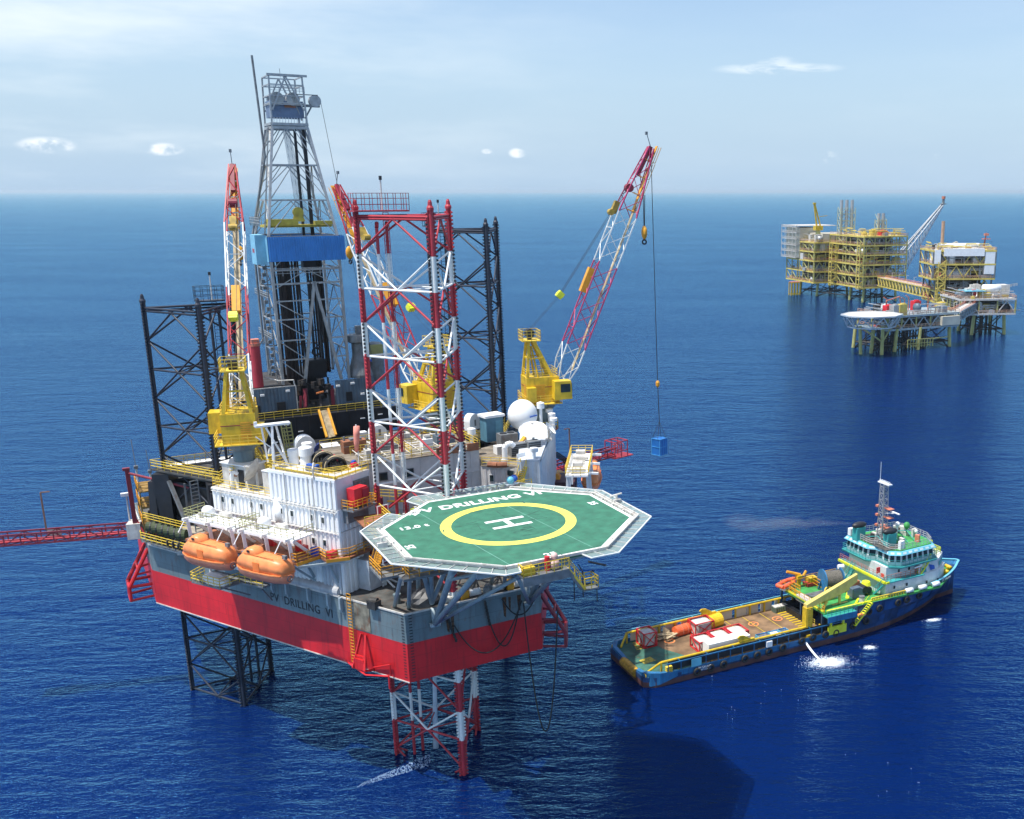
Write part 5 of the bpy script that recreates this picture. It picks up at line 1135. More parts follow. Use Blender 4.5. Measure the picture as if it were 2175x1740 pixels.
# ================================================================== BURNER BOOMS
def burner(label, root, tip, mast_at, sign, hinge):
    root = Vector(root); tip = Vector(tip); d = tip - root; L = d.length; th = math.atan2(d.y, d.x)
    t = thing('burner_boom', label, 'burner boom', RW(*root), RA + th, 'dark red burner booms'); 
    m = MB(); n = int(L / 1.7); zz = tip.z - root.z
    def P(i, y, z): return Vector((L * i / n, y, z + zz * i / n))
    for i in range(n):
        for y, z in ((-.75, 0), (.75, 0), (-.75, 1.3), (.75, 1.3)): m.beam(P(i, y, z), P(i + 1, y, z), .17)
        for y in (-.75, .75): m.beam(P(i, y, 0), P(i, y, 1.3), .12); m.beam(P(i, y, (i % 2) * 1.3), P(i + 1, y, ((i + 1) % 2) * 1.3), .1); m.beam(P(i, y, .65), P(i + 1, y, .65), .09)
        m.beam(P(i, -.75, 0), P(i, .75, 0), .12); m.beam(P(i, -.75, 0), P(i + 1, .75, 0), .1)
    m.build('lattice', 'dred', t)
    m = MB(); 
    for y in (-.4, 0, .35): m.tube(P(0, y, .3), P(n, y, .3), .12, 8)
    m.build('gas_pipe', 'lred', t)
    m = MB(); e = P(n, 0, 0)
    for y in (-1.2, 1.2):
        for x in (-.6, .8, 2.2): m.beam(e + Vector((x, y, -.3)), e + Vector((x, y, 2.4)), .12)
        for z in (-.3, .8, 2.4): m.beam(e + Vector((-.6, y, z)), e + Vector((3.4 if z < 0 else 2.2, y, z)), .13)
    for x in (-.6, .8, 2.2): m.beam(e + Vector((x, -1.2, 2.4)), e + Vector((x, 1.2, 2.4)), .12)
    m.box(e + Vector((1.4, 0, -.3)), (4.2, 2.2, .12))
    for k in range(5): m.torus(e + Vector((.2 + k * .45, 0, 1.2)), .6, .06, 14, 5, rot=Matrix.Rotation(R(90), 3, 'Y'))
    m.build('burner_head', 'lred', t)
    m = MB(); mx = mast_at; m.beam(P(mx * n, 0, 1.3), P(mx * n, 0, 6.2), .15); m.beam(P(mx * n, 0, 6.2), P(mx * n, 0, 6.2) + Vector((1.0 * sign, 0, .05)), .12)
    m.build('lamp_post', mat('rusty_post', (0.24, 0.12, 0.07), .7, rust=.5), t)
    if hinge:
        m = MB(); m.box((0, 0, .6), (1.6, 2.2, 2.0)); m.build('hinge_platform', 'offw', t)
        m = MB(); mid_ = P(n * .52, sign * .95, .65); m.box(mid_, (1.5, .05, 1.2)); sg = m.build('sign_board', mat('pale_sign', (0.55, 0.57, 0.55), .6), t)
        text_part('V', 1.2, 'black', sg, (mid_.x, mid_.y - .04 if sign < 0 else mid_.y + .04, mid_.z), (R(90), 0, 0 if sign < 0 else math.pi), bold=.02, name='sign_letter', depth=.004)
    return t
burner('dark red lattice burner boom running out of the left edge, with a lamp post', (-28.3, 42.6, 21.1), (-45.5, 47.9, 21.1), .55, -1, True)
burner('dark red lattice burner boom sticking out to starboard behind the helideck', (27.4, 42.0, 20.6), (41.6, 45.4, 20.9), .38, -1, False)
t = thing('boom_king_post', 'dark red king post with a slanting stay at the far left of the hull', 'post', RW(-28.3, 42.0, 21), RA)
MB().beam((0, 0, 0), (-.1, 0, 8.6), .5).box((-.2, 0, 8.7), (.8, .5, .3)).build('post', 'dred', t)
s0 = Vector((-.1, 0, 8.2)); s1 = Vector((8.4, -8.2, 6.2)); MB().tube(s0, s1, .16, 8).build('stay', 'dred', t)
m = MB()
for k in range(4): m.beam((.2 + k * .5, 0, 2.2 - k * .45), (.9 + k * .6, -1.4, 0), .12)
m.build('foot_brace', 'lred', t)
t = thing('lamp_mast', 'white light on a thin mast left of the dark red king post', 'mast', RW(-28.8, 43.2, 21), RA)
MB().tube((0, 0, 0), (0, 0, 5.0), .09, 8).build('mast', 'offw', t); MB().box((-.1, 0, 5.2), (1.0, .5, .4)).build('lamp', 'whitec', t)
for (a, b, z0, h_, lab) in ((-26.6, 55.0, ZD, 8.5, 'tall thin mast with a white base standing left of the black leg'), (-24.9, 56.5, ZD, 6.8, 'shorter mast beside the black leg with a whip aerial')):
    t = thing('aerial_mast', lab, 'mast', RW(a, b, z0), RA, 'thin masts on the port quarter'); MB().tube((0, 0, 0), (0, 0, h_ * .7), .13, 8).build('mast', 'offw', t); MB().tube((0, 0, h_ * .7), (-.15, 0, h_ * 1.15), .05, 6).box((0, 0, h_ * .7), (.5, .5, .4)).build('aerial', 'dsteel', t)
# white containers aft of the left leg
for (a, b, z, l_, w_, rz_, lab) in ((-18.6, 53.0, 26.6, 7.6, 2.6, 0.0, 'long white cabin roof behind the black leg, the higher and farther one'), (-16.6, 48.6, 25.6, 9.0, 2.8, 0.0, 'long white cabin behind the black leg, the lower and nearer one')):
    t = thing('white_cabin', lab, 'cabin', RW(a, b, ZD), RA + rz_, 'white cabins behind the left leg')
    MB().box((0, 0, (z - ZD) / 2), (l_, w_, z - ZD)).corr((-l_ / 2, -w_ / 2 - .02), (l_ / 2, -w_ / 2 - .02), .1, z - ZD - .1, .6, .05).build('cabin_wall', 'beige', t)
    MB().box((0, 0, z - ZD + .08), (l_ + .3, w_ + .3, .14)).build('cabin_roof', 'whitec', t)
    MB().box((1.5, -w_ / 2 - .1, 2.6), (.9, .06, 1.9)).build('cabin_door', 'dsteel', t)
t = thing('pipe_rack_walkway', 'yellow railings and pipes on the deck behind the black leg', 'walkway', RW(0, 0, 0), RA)
m = MB(); m.box2((-21, 44.0, 24.6), (-11, 45.6, 24.8)); m.build('floor', 'deckd', t); m = MB(); m.rail([(-21, 44, 24.8), (-11, 44, 24.8)], 1.1, 1.1, .06); m.rail([(-12.4, 33, 27.2), (-12.4, 45, 27.2)], 1.1, 1.2, .06); m.stairs((-13.6, 40, 24.8), (-13.6, 45, 27.2), .9); m.build('railing', 'ylight', t)

# ================================================================== ROOF EQUIPMENT
ZR = 33.7
t = thing('antenna_gantry', 'white tubular antenna gantry standing on the penthouse roof', 'gantry', RW(-15.2, 16.9, ZR), RA)
m = MB(); hd_ = Vector((-.1, .6, 4.6))
m.beam((-.7, -.5, 0), (-.3, .3, 4.6), .22); m.beam((1.0, .1, 0), (-.9, .4, 4.5), .2); m.beam((1.3, 3.0, 0), (.2, .8, 4.6), .18); m.beam((-.6, 3.0, 0), (-1.3, .7, 4.6), .18)
for z in (1.4, 2.8): m.beam((-.55, -.2, z), (.8 - z * .25, .3, z), .1); m.beam((.9 - z * .2, .4, z), (1.1 - z * .2, 2.4 - z * .4, z), .1)
m.beam((1.1, 1, 0), (.6, 2.4, 3.0), .1); m.beam((1.3, 2.8, 0), (.5, .6, 3.0), .1); m.beam((-2.0, .6, 3.6), (-.3, .4, 2.0), .1)
m.build('frame', 'whitec', t); m = MB(); m.box((-.2, .6, 4.75), (3.6, .9, .22)); m.box((-1.9, .5, 5.0), (.3, .3, .5)); m.build('crossbeam', 'whitec', t)
for i, (a, b, r_, h_, lab) in enumerate(((-13.5, 17.6, .62, 1.7, 'left one of two short white drum housings on the penthouse roof'), (-12.5, 16.2, .72, 2.1, 'white drum housing on a grey base next to the black hoses'), (-11.4, 20.4, .6, 1.6, 'white drum housing behind the hoses, farthest of the three'))):
    t = thing('drum_housing', lab, 'vent housing', RW(a, b, ZR), RA, 'white drum housings on the roof')
    m = MB(); m.lathe([(r_ * .9, 0), (r_ * .82, h_ * .55), (r_, h_ * .56), (r_, h_ * .97), (r_ * .9, h_), (.02, h_ * 1.02)], n=20); m.build('drum', 'whitec', t)
# coiled black hoses
rnd = random.Random(4)
for i, (c, lab) in enumerate((((-10.9, 15.6), 'big pile of coiled black hoses at the back of the penthouse roof'), ((-10.3, 13.0), 'domed pile of coiled black hoses at the front of the penthouse roof'))):
    t = thing('hose_coil', lab, 'hose pile', RW(*c, ZR), RA, 'coiled hoses on the penthouse roof')
    m = MB(); 
    for k in range(12):
        a = k * math.pi / 12; rr_ = 1.0 + rnd.uniform(-.08, .12); 
        m.torus((0, (k - 6) * .14, .35), rr_, .085, 26, 6, rot=Matrix.Rotation(R(90) + rnd.uniform(-.25, .25), 3, 'X'))
        m.torus(((k - 6) * .12, 0, .25), rr_ * .95, .08, 24, 5, rot=Matrix.Rotation(R(90), 3, 'Y') @ Matrix.Rotation(rnd.uniform(-.3, .3), 3, 'X'))
    for k in range(5): m.torus((0, 0, .15 + k * .12), 1.25 - k * .06, .09, 26, 5)
    m.build('hose', 'rubber', t)
    m = MB(); m.torus((0, -.5, .4), 1.1, .07, 26, 5, rot=Matrix.Rotation(R(78), 3, 'X')); m.torus((.2, .1, .5), 1.05, .06, 26, 5, rot=Matrix.Rotation(R(100), 3, 'X')); m.build('pale_hose', 'tan', t)
    m = MB(); m.torus((.3, .3, .5), 1.0, .08, 24, 5, rot=Matrix.Rotation(R(84), 3, 'Y')); m.build('red_hose', 'lred', t)
    m = MB(); m.box((0, 0, .04), (2.9, 2.7, .06)); m.rail([(-1.4, -1.3, .06), (1.4, -1.3, .06)], .5, .9, .06); m.build('pallet_frame', 'ylight', t)
t = thing('windsock', 'faded pink windsock hanging from a pole on the penthouse roof corner', 'windsock', RW(-7.6, 13.2, ZR), RA)
MB().tube((0, 0, 0), (0, 0, 4.6), .06, 8).build('pole', 'whitec', t)
m = MB(); m.smooth = True; m.loft([[Vector((.06 - .22 * f_ + r_ * math.cos(k * .785), r_ * math.sin(k * .785), 4.4 - 2.8 * f_)) for k in range(8)] for f_, r_ in ((0, .34), (.3, .36), (.65, .3), (1.0, .2))]); m.build('sock', mat('faded_pink_cloth', (0.72, 0.26, 0.20), .8), t)
simple('roof_bench', 'low yellow and blue equipment skid on the front edge of the penthouse roof', 'skid', RW(-12.4, 13.3, ZR), RA + wang, [('skid', MB().box((0, 0, .25), (1.9, .6, .4)), 'dsteel'), ('blue_box', MB().box((-.1, 0, .6), (1.5, .45, .35)), 'tarp')])
simple('red_rag_heap', 'small red and blue heap of gear at the foot of the windsock', 'gear heap', RW(-8.2, 13.0, ZR), RA, [('red_cloth', MB().box((0, 0, .2), (1.0, .6, .4), rz=.4, tap=.6), 'red2'), ('blue_cloth', MB().box((.1, .5, .35), (.8, .5, .4), rz=.9, tap=.6), 'tarp')])
# on the lower roof (level 30.4)
t = thing('white_hut', 'white container hut with a dark doorway on the lower roof of the living quarters', 'hut', RW(*WP(17.0, 2.6, 30.45)), RA + wang)
MB().box((0, 0, 1.25), (4.0, 2.6, 2.5)).corr((-2.02, 1.3), (-2.02, -1.3), .1, 2.4, .35, .05).build('hut_wall', 'offw', t); MB().box((0, 0, 2.56), (4.3, 2.9, .12)).build('hut_roof', 'whitec', t); MB().box((1.1, -1.33, 1.1), (.9, .06, 1.9)).build('doorway', 'black', t)
t = thing('white_hut', 'small white cabinet beside the taller penthouse wall on the lower roof', 'hut', RW(*WP(11.4, 2.2, 30.45)), RA + wang); MB().box((0, 0, 1.2), (1.5, 2.4, 2.4)).build('hut_wall', 'offw', t); MB().box((0, 0, 2.5), (1.6, 2.5, .1)).build('hut_roof', 'whitec', t)
t = thing('gooseneck_vent', 'white gooseneck vent at the front edge of the lower roof', 'vent', RW(*WP(16.5, .5, 30.45)), RA); MB().path([(0, 0, 0), (0, 0, 1.5), (.1, 0, 1.8), (.4, 0, 1.85), (.6, 0, 1.6)], .22, 12).build('neck', 'whitec', t); MB().tube((0, 0, 0), (0, 0, .3), .35, 12).build('collar', 'offw', t)
def dish(label, loc, rz, tilt, r_, stand, group=None, col='whitec'):
    t = thing('satellite_dish', label, 'satellite dish', loc, rz, group); rot = Matrix.Rotation(tilt, 3, 'Y')
    m = MB(); m.smooth = True; prof = [(r_ * k / 6, r_ * .42 * (k / 6) ** 2) for k in range(7)]; rings = []
    for rr_, zz in prof: rings.append([rot @ Vector((max(rr_, .001) * math.cos(k * .2618), max(rr_, .001) * math.sin(k * .2618), zz)) + Vector((0, 0, stand)) for k in range(24)])
    m.loft(rings, caps=False); m.build('reflector', col, t)
    m = MB(); fpt = rot @ Vector((0, 0, r_ * .9)) + Vector((0, 0, stand))
    for k in range(3): m.beam(rot @ Vector((r_ * math.cos(k * 2.09), r_ * math.sin(k * 2.09), r_ * .42)) + Vector((0, 0, stand)), fpt, .05)
    m.box(fpt, (.22, .22, .22)); m.build('feed_arm', 'offw', t); MB().tube((0, 0, 0), (0, 0, stand), .16, 10).box((0, 0, .1), (.8, .8, .2)).build('mount', 'offw', t); return t
dish('grey satellite dish tilted edge-on beside the white hut on the lower roof', RW(*WP(14.0, 1.8, 30.45)), RA + R(150), R(62), 1.5, 1.9, 'satellite dishes', 'offw')
dish('large white satellite dish facing up in front of the big white radome', RW(14.7, 16.4, 31.65), RA + R(-120), R(22), 1.75, 2.1, 'satellite dishes')
dish('smaller white satellite dish beside the large one at the starboard edge', RW(17.0, 16.8, 32.6), RA + R(-30), R(50), .95, 1.3, 'satellite dishes')
t = thing('big_radome', 'big white spherical radome on a stand above the starboard quarters', 'radome', RW(16.2, 22.9, 31.6), RA)
m = MB(); m.smooth = True; m.sphere((0, 0, 3.2), 1.92, 36, (1, 1, 1.06)); m.build('dome', mat('radome_white', (0.80, 0.81, 0.80), .35, var=.02), t)
text_part('maritime', .34, 'tarp', t, (.75, -1.78, 3.3), (R(90), 0, R(23)), name='dome_mark', depth=.06)
m = MB()
for k in range(6): a = k * math.pi / 3; m.beam((1.1 * math.cos(a), 1.1 * math.sin(a), 0), (.9 * math.cos(a), .9 * math.sin(a), 1.6), .1)
m.lathe([(1.0, 1.2), (1.0, 1.45)], n=18); m.build('stand', 'dsteel', t)
def arch_vent(label, a, b, z, r_=1.1, h_=2.0, d_=1.3, rz=0.0):
    t = thing('arched_vent', label, 'vent housing', RW(a, b, z), RA + rz, 'white arched housings'); pts = [(-r_, 0), (r_, 0)] + [(r_ * math.cos(k * math.pi / 10), h_ - r_ + r_ * math.sin(k * math.pi / 10)) for k in range(11)]
    m = MB(); m.loft([[Vector((x, y, z_)) for x, z_ in pts] for y in (-d_ / 2, d_ / 2)]); m.build('housing', 'whitec', t); MB().box((.1, -d_ / 2 - .03, .9), (.28, .05, .8)).build('slot', 'dsteel', t); return t
arch_vent('tall white arched housing behind the penthouse, left of the tan ramp', -9.2, 32.2, 30.3, 1.15, 3.2, 1.6)
arch_vent('white arched housing seen through the foot of the red and white leg', -2.2, 24.5, ZR, 1.0, 1.8, 1.2)
arch_vent('white arched housing on a stand at the back, left of the big radome', 10.4, 26.0, 33.0, .95, 2.1, 1.0, .5)
simple('small_radome', 'white pill-shaped radome left of the ladder frame behind the gantry', 'radome', RW(-13.4, 31.0, 30.3), RA, [('dome', MB().lathe([(.3, 0), (.4, .6), (.42, 1.8), (.3, 2.3), (.02, 2.5)], n=14), 'whitec'), ('base', MB().tube((0, 0, -.6), (0, 0, 0), .5, 12), 'dsteel')])
simple('blue_round_cover', 'dark blue round cover beside the tall white arched housing', 'cover', RW(-7.4, 31.5, 30.3), RA, [('cover', MB().tube((0, -.3, 1.2), (0, .3, 1.2), .95, 18), mat('navy_canvas', (0.015, 0.03, 0.14), .7)), ('stand', MB().box((0, 0, .2), (1.2, .5, .4)), 'dsteel')])
for (a, b, w_, lab) in ((-6.6, 30.2, 1.6, 'dark box with a white table roof, left one behind the hoses'), (-3.9, 30.8, 1.4, 'white shelter roof on posts, right one behind the hoses')):
    simple('roof_shelter', lab, 'shelter', RW(a, b, 30.6), RA, [('roof', MB().box((0, 0, 1.7), (w_ * 1.3, 1.5, .1), rot=Matrix.Rotation(.12, 3, 'X')), 'whitec'), ('body', MB().box((0, 0, .8), (w_ * .8, 1.0, 1.4)), 'dsteel')], 'white roofed shelters behind the hoses')
simple('white_vent_head', 'white square vent head on a post near the red and white leg', 'vent', RW(-1.0, 36.5, 29.0), RA, [('head', MB().box((0, 0, 2.6), (1.2, 1.1, .9)), 'whitec'), ('post', MB().box((0, 0, 1.1), (.9, .8, 2.1)), 'offw')])
simple('blue_tarpaulin_roll', 'crumpled blue tarpaulin on the roof beside the red and white leg', 'tarpaulin', RW(-2.9, 28.0, 31.4), RA, [('roll', MB().box((0, 0, .25), (2.2, .7, .5), rz=.15, tap=.5), 'tarp'), ('flap', MB().box((-.9, .1, .35), (.5, .6, .7), rz=.4, tap=.7), 'tarp')])
rnd = random.Random(41)
for i, (x, y, w_, d_, h_, mt_, lab) in enumerate(((-5.6, 15.0, 1.6, 1.2, 1.2, 'offw', 'pale equipment box on the flat roof left of the leg, nearest the quarters edge'), (-3.2, 17.6, 2.4, 1.1, .8, 'dsteel', 'long grey skid across the flat roof behind the leg'), (.8, 15.4, 1.2, 1.2, 1.5, 'whitec', 'white upright cabinet on the flat roof seen through the leg'), (3.6, 17.4, 2.2, 1.6, 1.2, 'sblue', 'slate blue machine box on the flat roof right of the leg'), (4.8, 20.4, 1.4, 1.2, 1.0, 'ylight', 'yellow framed skid at the back of the flat roof'), (-6.4, 19.6, 2.6, 1.4, 1.4, 'brown', 'rusty brown bin at the back left of the flat roof'), (-.8, 21.2, 2.8, 1.3, 1.1, 'offw', 'pale long bin at the back middle of the flat roof'))):
    simple('roof_equipment', lab, 'equipment', RW(x, y, 33.72), RA, [('body', MB().box((0, 0, h_ / 2), (w_, d_, h_)), mt_), ('fittings', MB().box((.2, 0, h_ + .12), (w_ * .5, d_ * .6, .24)).tube((-w_ * .4, 0, h_), (-w_ * .4, 0, h_ + .5), .12, 8).beam((-w_ / 2, -d_ / 2 - .05, h_ * .6), (w_ / 2, -d_ / 2 - .05, h_ * .6), .06), 'dsteel')], 'equipment on the flat roof behind the leg')
t = thing('roof_pipework', 'pipes, rails and cable trays running over the flat roof behind the bow leg', 'pipework', RW(0, 0, 0), RA)
m = MB()
for k in range(9): y = 13.9 + k * 1.02; m.tube((-7.0 + (k % 3), y, 33.95), (5.8 - (k % 2) * 2, y, 33.95), .08 + .03 * (k % 3), 6); m.tube((-6.8 + k * 1.3, 14, 34.1), (-6.8 + k * 1.3, 22.4, 34.1), .06, 6)
m.build('pipe', 'offw', t); m = MB(); m.rail([(-7.2, 18.2, 33.72), (5.9, 18.2, 33.72)], 1.0, 1.2, .05); m.rail([(-1.4, 14, 33.72), (-1.4, 22.8, 33.72)], 1.0, 1.2, .05); m.build('rail', 'ylight', t)
# deck between penthouse and pipe deck
t = thing('mid_deck', 'upper deck strewn with pipework between the living quarters and the drill floor', 'deck', RW(0, 0, 0), RA)
m = MB(); m.box2((-14.5, 23.4, 30.0), (6.0, 33.5, 30.3)); m.box2((-16.0, 18.6, 29.8), (-8.6, 23.3, 30.1)); m.build('deck_plate', 'deck', t)
m = MB(); m.rail([(-14.4, 33.4, 30.3), (5.9, 33.4, 30.3)], 1.1, 1.2, .05); m.rail([(-14.4, 23.5, 30.3), (5.9, 23.5, 30.3)], 1.0, 1.0, .05); m.rail([(-14.4, 28, 30.3), (-2, 28, 30.3)], 1.0, 1.0, .05); m.build('railing', 'ylight', t)
m = MB(); rnd = random.Random(21)
for k in range(16): y = 24 + rnd.random() * 8.5; x0 = rnd.uniform(-14, -2); m.tube((x0, y, 30.5 + rnd.random() * .6), (x0 + rnd.uniform(2, 7), y, 30.5 + rnd.random() * .5), .09, 6)
m.build('pipework', 'offw', t)
names = [('grey', 'dsteel'), ('white', 'whitec'), ('brown', 'brown'), ('yellow', 'yellow')]
k = 0; rnd = random.Random(31)
for (x, y, w_, d_, h_, ci, lab) in ((-12.6, 26.5, 2.6, 1.3, 1.1, 2, 'brown flat box on the deck behind the white gantry'), (-10.6, 29.8, 1.6, 1.2, 1.3, 0, 'grey equipment box left of the tall arched housing'), (-4.6, 25.4, 2.4, 1.0, .9, 2, 'long brown bin behind the black hoses'), (-.6, 26.8, 2.2, 1.2, 1.0, 1, 'white chest behind the foot of the red and white leg'), (2.4, 29.4, 2.6, 1.5, 1.4, 0, 'grey generator box behind the red and white leg'), (-14.0, 29.4, 1.0, 1.0, 1.8, 3, 'yellow frame box behind the crane pedestal'), (-8.2, 25.6, 1.3, 1.0, .8, 1, 'white locker just behind the penthouse')):
    simple('equipment_box', lab, 'equipment box', RW(x, y, 30.32), RA, [('body', MB().box((0, 0, h_ / 2), (w_, d_, h_)), names[ci][1]), ('lid', MB().box((0, 0, h_ + .04), (w_ * 1.04, d_ * 1.04, .08)), 'offw' if ci != 3 else 'ylight')], 'equipment boxes on the mid deck')
t = thing('yellow_ladder_frame', 'yellow grated ladder frame leaning behind the antenna gantry', 'ladder frame', RW(-9.9, 37.5, 30.0), RA)
m = MB()
for x in (-.6, 0, .6): m.beam((x, 0, 0), (x - .3, 0, 4.2), .14)
for z in range(9): m.beam((-.65 - z * .03, 0, z * .5), (.55 - z * .03, 0, z * .5), .12)
m.build('frame', 'tgreen', t); MB().beam((-.3, 0, 0), (-.3, 1.5, 3.0), .12).build('prop', 'tgreen', t)
t = thing('yellow_stair', 'yellow stair with handrails climbing behind the white hut', 'stair', RW(-14.6, 22.6, 30.1), RA); MB().stairs((0, 0, 0), (-1.8, 2.8, 4.4), .9).build('flight', 'ylight', t); MB().rail([(-2.4, 2.6, 4.4), (-1.2, 3.6, 4.4)], 1.1, .8, .06).box((-1.8, 3.2, 4.3), (1.6, 1.4, .12)).build('landing', 'ylight', t)
# starboard roof
simple('steel_blue_cabinet', 'steel blue cabinet with a white roof left of the big radome', 'cabinet', RW(12.4, 24.2, 31.7), RA + .1, [('cabinet', MB().box((0, 0, 1.6), (2.4, 1.8, 3.2)), mat('cabinet_blue', (0.09, 0.22, 0.30), .5, streak=.2)), ('cabinet_roof', MB().box((0, 0, 3.3), (2.8, 2.2, .3)), 'whitec'), ('door', MB().box((.5, -.93, 1.5), (.9, .05, 2.3)), mat('cabinet_door_blue', (0.12, 0.30, 0.38), .5))])
simple('fan_unit', 'grey cooling unit with two round fans in front of the blue cabinet', 'cooling unit', RW(12.9, 20.4, 31.7), RA, [('casing', MB().box((0, 0, .9), (2.3, 1.6, 1.4)), 'dsteel'), ('fan', MB().tube((-.5, 0, 1.6), (-.5, 0, 1.68), .45, 16), 'black'), ('fan', MB().tube((.5, 0, 1.6), (.5, 0, 1.68), .45, 16), 'black')])
simple('dark_container', 'dark green open-topped box behind the upper part of the red and white leg foot', 'container', RW(6.0, 24.6, 33.6), RA, [('box', MB().box((0, 0, .9), (3.6, 1.8, 1.8)), mat('dark_green_grey', (0.06, 0.09, 0.08), .6, rust=.2)), ('rim', MB().beam((-1.8, -.9, 1.85), (1.8, -.9, 1.85), .14).beam((-1.8, -.9, 1.85), (-1.8, .9, 1.85), .14), 'offw')])
for i, (a, b, w_, h_, lab) in enumerate(((12.0, 15.2, 2.0, 1.5, 'black louvred cooling unit, left one in front of the dish'), (13.8, 14.6, 1.6, 1.7, 'black louvred cooling unit, right one under the dish'), (10.4, 17.0, 1.1, 1.0, 'small white cooling unit behind the starboard railing'))):
    m = MB()
    for k in range(6): m.beam((-w_ / 2, -.62, .2 + k * h_ / 6.5), (w_ / 2, -.62, .2 + k * h_ / 6.5), .05, .12)
    simple('cooling_unit', lab, 'cooling unit', RW(a, b, 31.7), RA, [('casing', MB().box((0, 0, h_ / 2), (w_, 1.2, h_)), 'whitec' if i == 2 else 'dsteel'), ('louvre', m, 'offw' if i == 2 else 'black')], 'cooling units on the starboard roof')
simple('yellow_davit_arm', 'short yellow arm lying on the roof below the fan unit', 'davit', RW(13.6, 18.0, 31.7), RA, [('arm', MB().beam((-.8, -.8, .3), (.9, .5, 1.2), .45), 'yorange'), ('foot', MB().box((-.8, -.8, .15), (.7, .7, .3)), 'ylight')])
for (a, b, z, h_, lab) in ((18.6, 22.5, 32.6, 3.6, 'white post with a drum head right of the big radome'), (20.8, 24.6, 32.6, 2.2, 'white mushroom vent at the far end of the starboard wall'), (20.2, 22.6, 32.6, 2.0, 'white mushroom vent, second from the far end of the starboard wall'), (19.6, 20.8, 32.6, 1.8, 'white mushroom vent, nearest one on the starboard wall'), (11.7, 9.6, 31.6, 2.2, 'white ribbed post at the front corner of the starboard roof'), (7.4, 18.2, 31.6, 3.4, 'slim white pillar behind the starboard bulwark')):
    simple('vent_post', lab, 'vent', RW(a, b, z), RA, [('post', MB().tube((0, 0, 0), (0, 0, h_ * .8), .2, 12), 'whitec'), ('head', MB().lathe([(.2, h_ * .78), (.5, h_ * .8), (.5, h_), (.05, h_ * 1.05)], n=14), 'whitec')], 'white vent posts on the starboard quarters')
t = thing('bent_white_duct', 'white gooseneck duct rising beside the starboard roof railing', 'duct', RW(9.6, 13.4, 31.65), RA); MB().path([(0, 0, -2.6), (0, 0, 1.6), (.2, 0, 2.0), (.8, 0, 2.1), (1.2, 0, 1.7)], .33, 12).build('duct', 'whitec', t); MB().tube((0, 0, 0), (0, 0, .2), .5, 12).build('flange', 'offw', t)
simple('notice_board', 'white notice board on the starboard roof railing', 'sign', RW(10.6, 10.9, 31.7), RA + .3, [('board', MB().box((0, 0, .9), (1.3, .06, .9)), 'whitec'), ('post', MB().beam((-.4, .05, 0), (-.4, .05, 1.3), .07).beam((.4, .05, 0), (.4, .05, 1.3), .07), 'offw')])
# bow side odds and ends between quarters and helideck
t = thing('red_equipment_cabinet', 'large red cabinet on a railed balcony of the penthouse end wall', 'cabinet', RW(*WP(-1.0, 1.9, 30.45)), RA + math.atan2(WI.y, WI.x))
MB().box((0, 0, 1.2), (1.9, 1.1, 1.9)).build('cabinet', 'red2', t); MB().box((.6, -.2, 1.35), (.9, .9, 1.2)).build('side_box', mat('dark_red_box', (0.34, 0.01, 0.03), .45), t); MB().box((.2, .2, -.1), (3.4, 2.0, .2)).box((.2, .6, -.9), (3.0, .6, 1.5)).build('balcony', 'dsteel', t)
MB().rail([(-1.5, .8, 0), (-1.5, -.8, 0), (1.9, -.8, 0), (1.9, .9, 0)], 1.0, .7, .06).build('balcony_railing', 'yorange', t)
for (a, b, z, lab) in ((-6.9, 8.0, 28.4, 'red board in a white frame on the walkway beside the penthouse corner'), (-8.2, 2.6, 25.4, 'red board in a white frame under the left edge of the helideck'), (-8.0, 2.2, 29.0, 'red and white board between the quarters and the helideck')):
    simple('fire_equipment_board', lab, 'fire point', RW(a, b, z), RA + R(10), [('board', MB().box((0, 0, 1.3), (1.1, .3, 1.2)), mat('crimson_paint', (0.50, 0.02, 0.08), .5)), ('frame', MB().beam((-.6, -.18, 0), (-.6, -.18, 2.0), .09).beam((.6, -.18, 0), (.6, -.18, 2.0), .09).beam((-.6, -.18, 1.95), (.6, -.18, 1.95), .09).beam((-.6, -.18, .7), (.6, -.18, .7), .09), 'whitec')], 'red fire boards near the helideck')
t = thing('bow_walkway', 'rusty brown walkway with yellow railings between the living quarters and the helideck', 'walkway', RW(0, 0, 0), RA)
m = MB(); m.prism([(-8.6, 5.2), (-4.6, 4.2), (-3.0, 8.2), (-6.8, 11.6)], 27.6, 27.8); m.box2((-9.8, 4.5, 29.2), (-6.9, 8.6, 29.35)); m.build('floor', 'brown', t)
m = MB(); m.rail([(-8.6, 5.2, 27.8), (-4.6, 4.2, 27.8), (-3.4, 7.6, 27.8)], 1.1, .8, .06); m.rail([(-9.7, 4.6, 29.4), (-7.0, 4.6, 29.4), (-7.0, 8.6, 29.4)], 1.0, .8, .06); m.beam((-5.8, 9.6, 30.2), (2.2, 4.4, 30.2), .16); m.rail([(-6.6, 12.0, 30.0), (-3.8, 9.4, 30.0)], 1.1, .9, .05); m.build('railing', 'ylight', t)
m = MB(); m.beam((-5.6, 4.5, 27.8), (-6.0, 5.0, 30.0), .22); m.beam((-4.2, 5.0, 27.8), (-4.0, 5.2, 30.4), .26); m.beam((-4.7, 5.1, 30.2), (-3.4, 5.1, 30.4), .16); m.build('yellow_frame', 'lime', t)
simple('red_hose_reel', 'red life-saving hose reel on the walkway by the helideck corner', 'hose reel', RW(-6.6, 5.0, 27.85), RA + .3, [('reel', MB().tube((-.6, 0, .5), (.6, 0, .5), .5, 14), 'red2'), ('housing', MB().box((1.0, .1, .55), (.8, .7, .8), tap=.7), 'red2')])
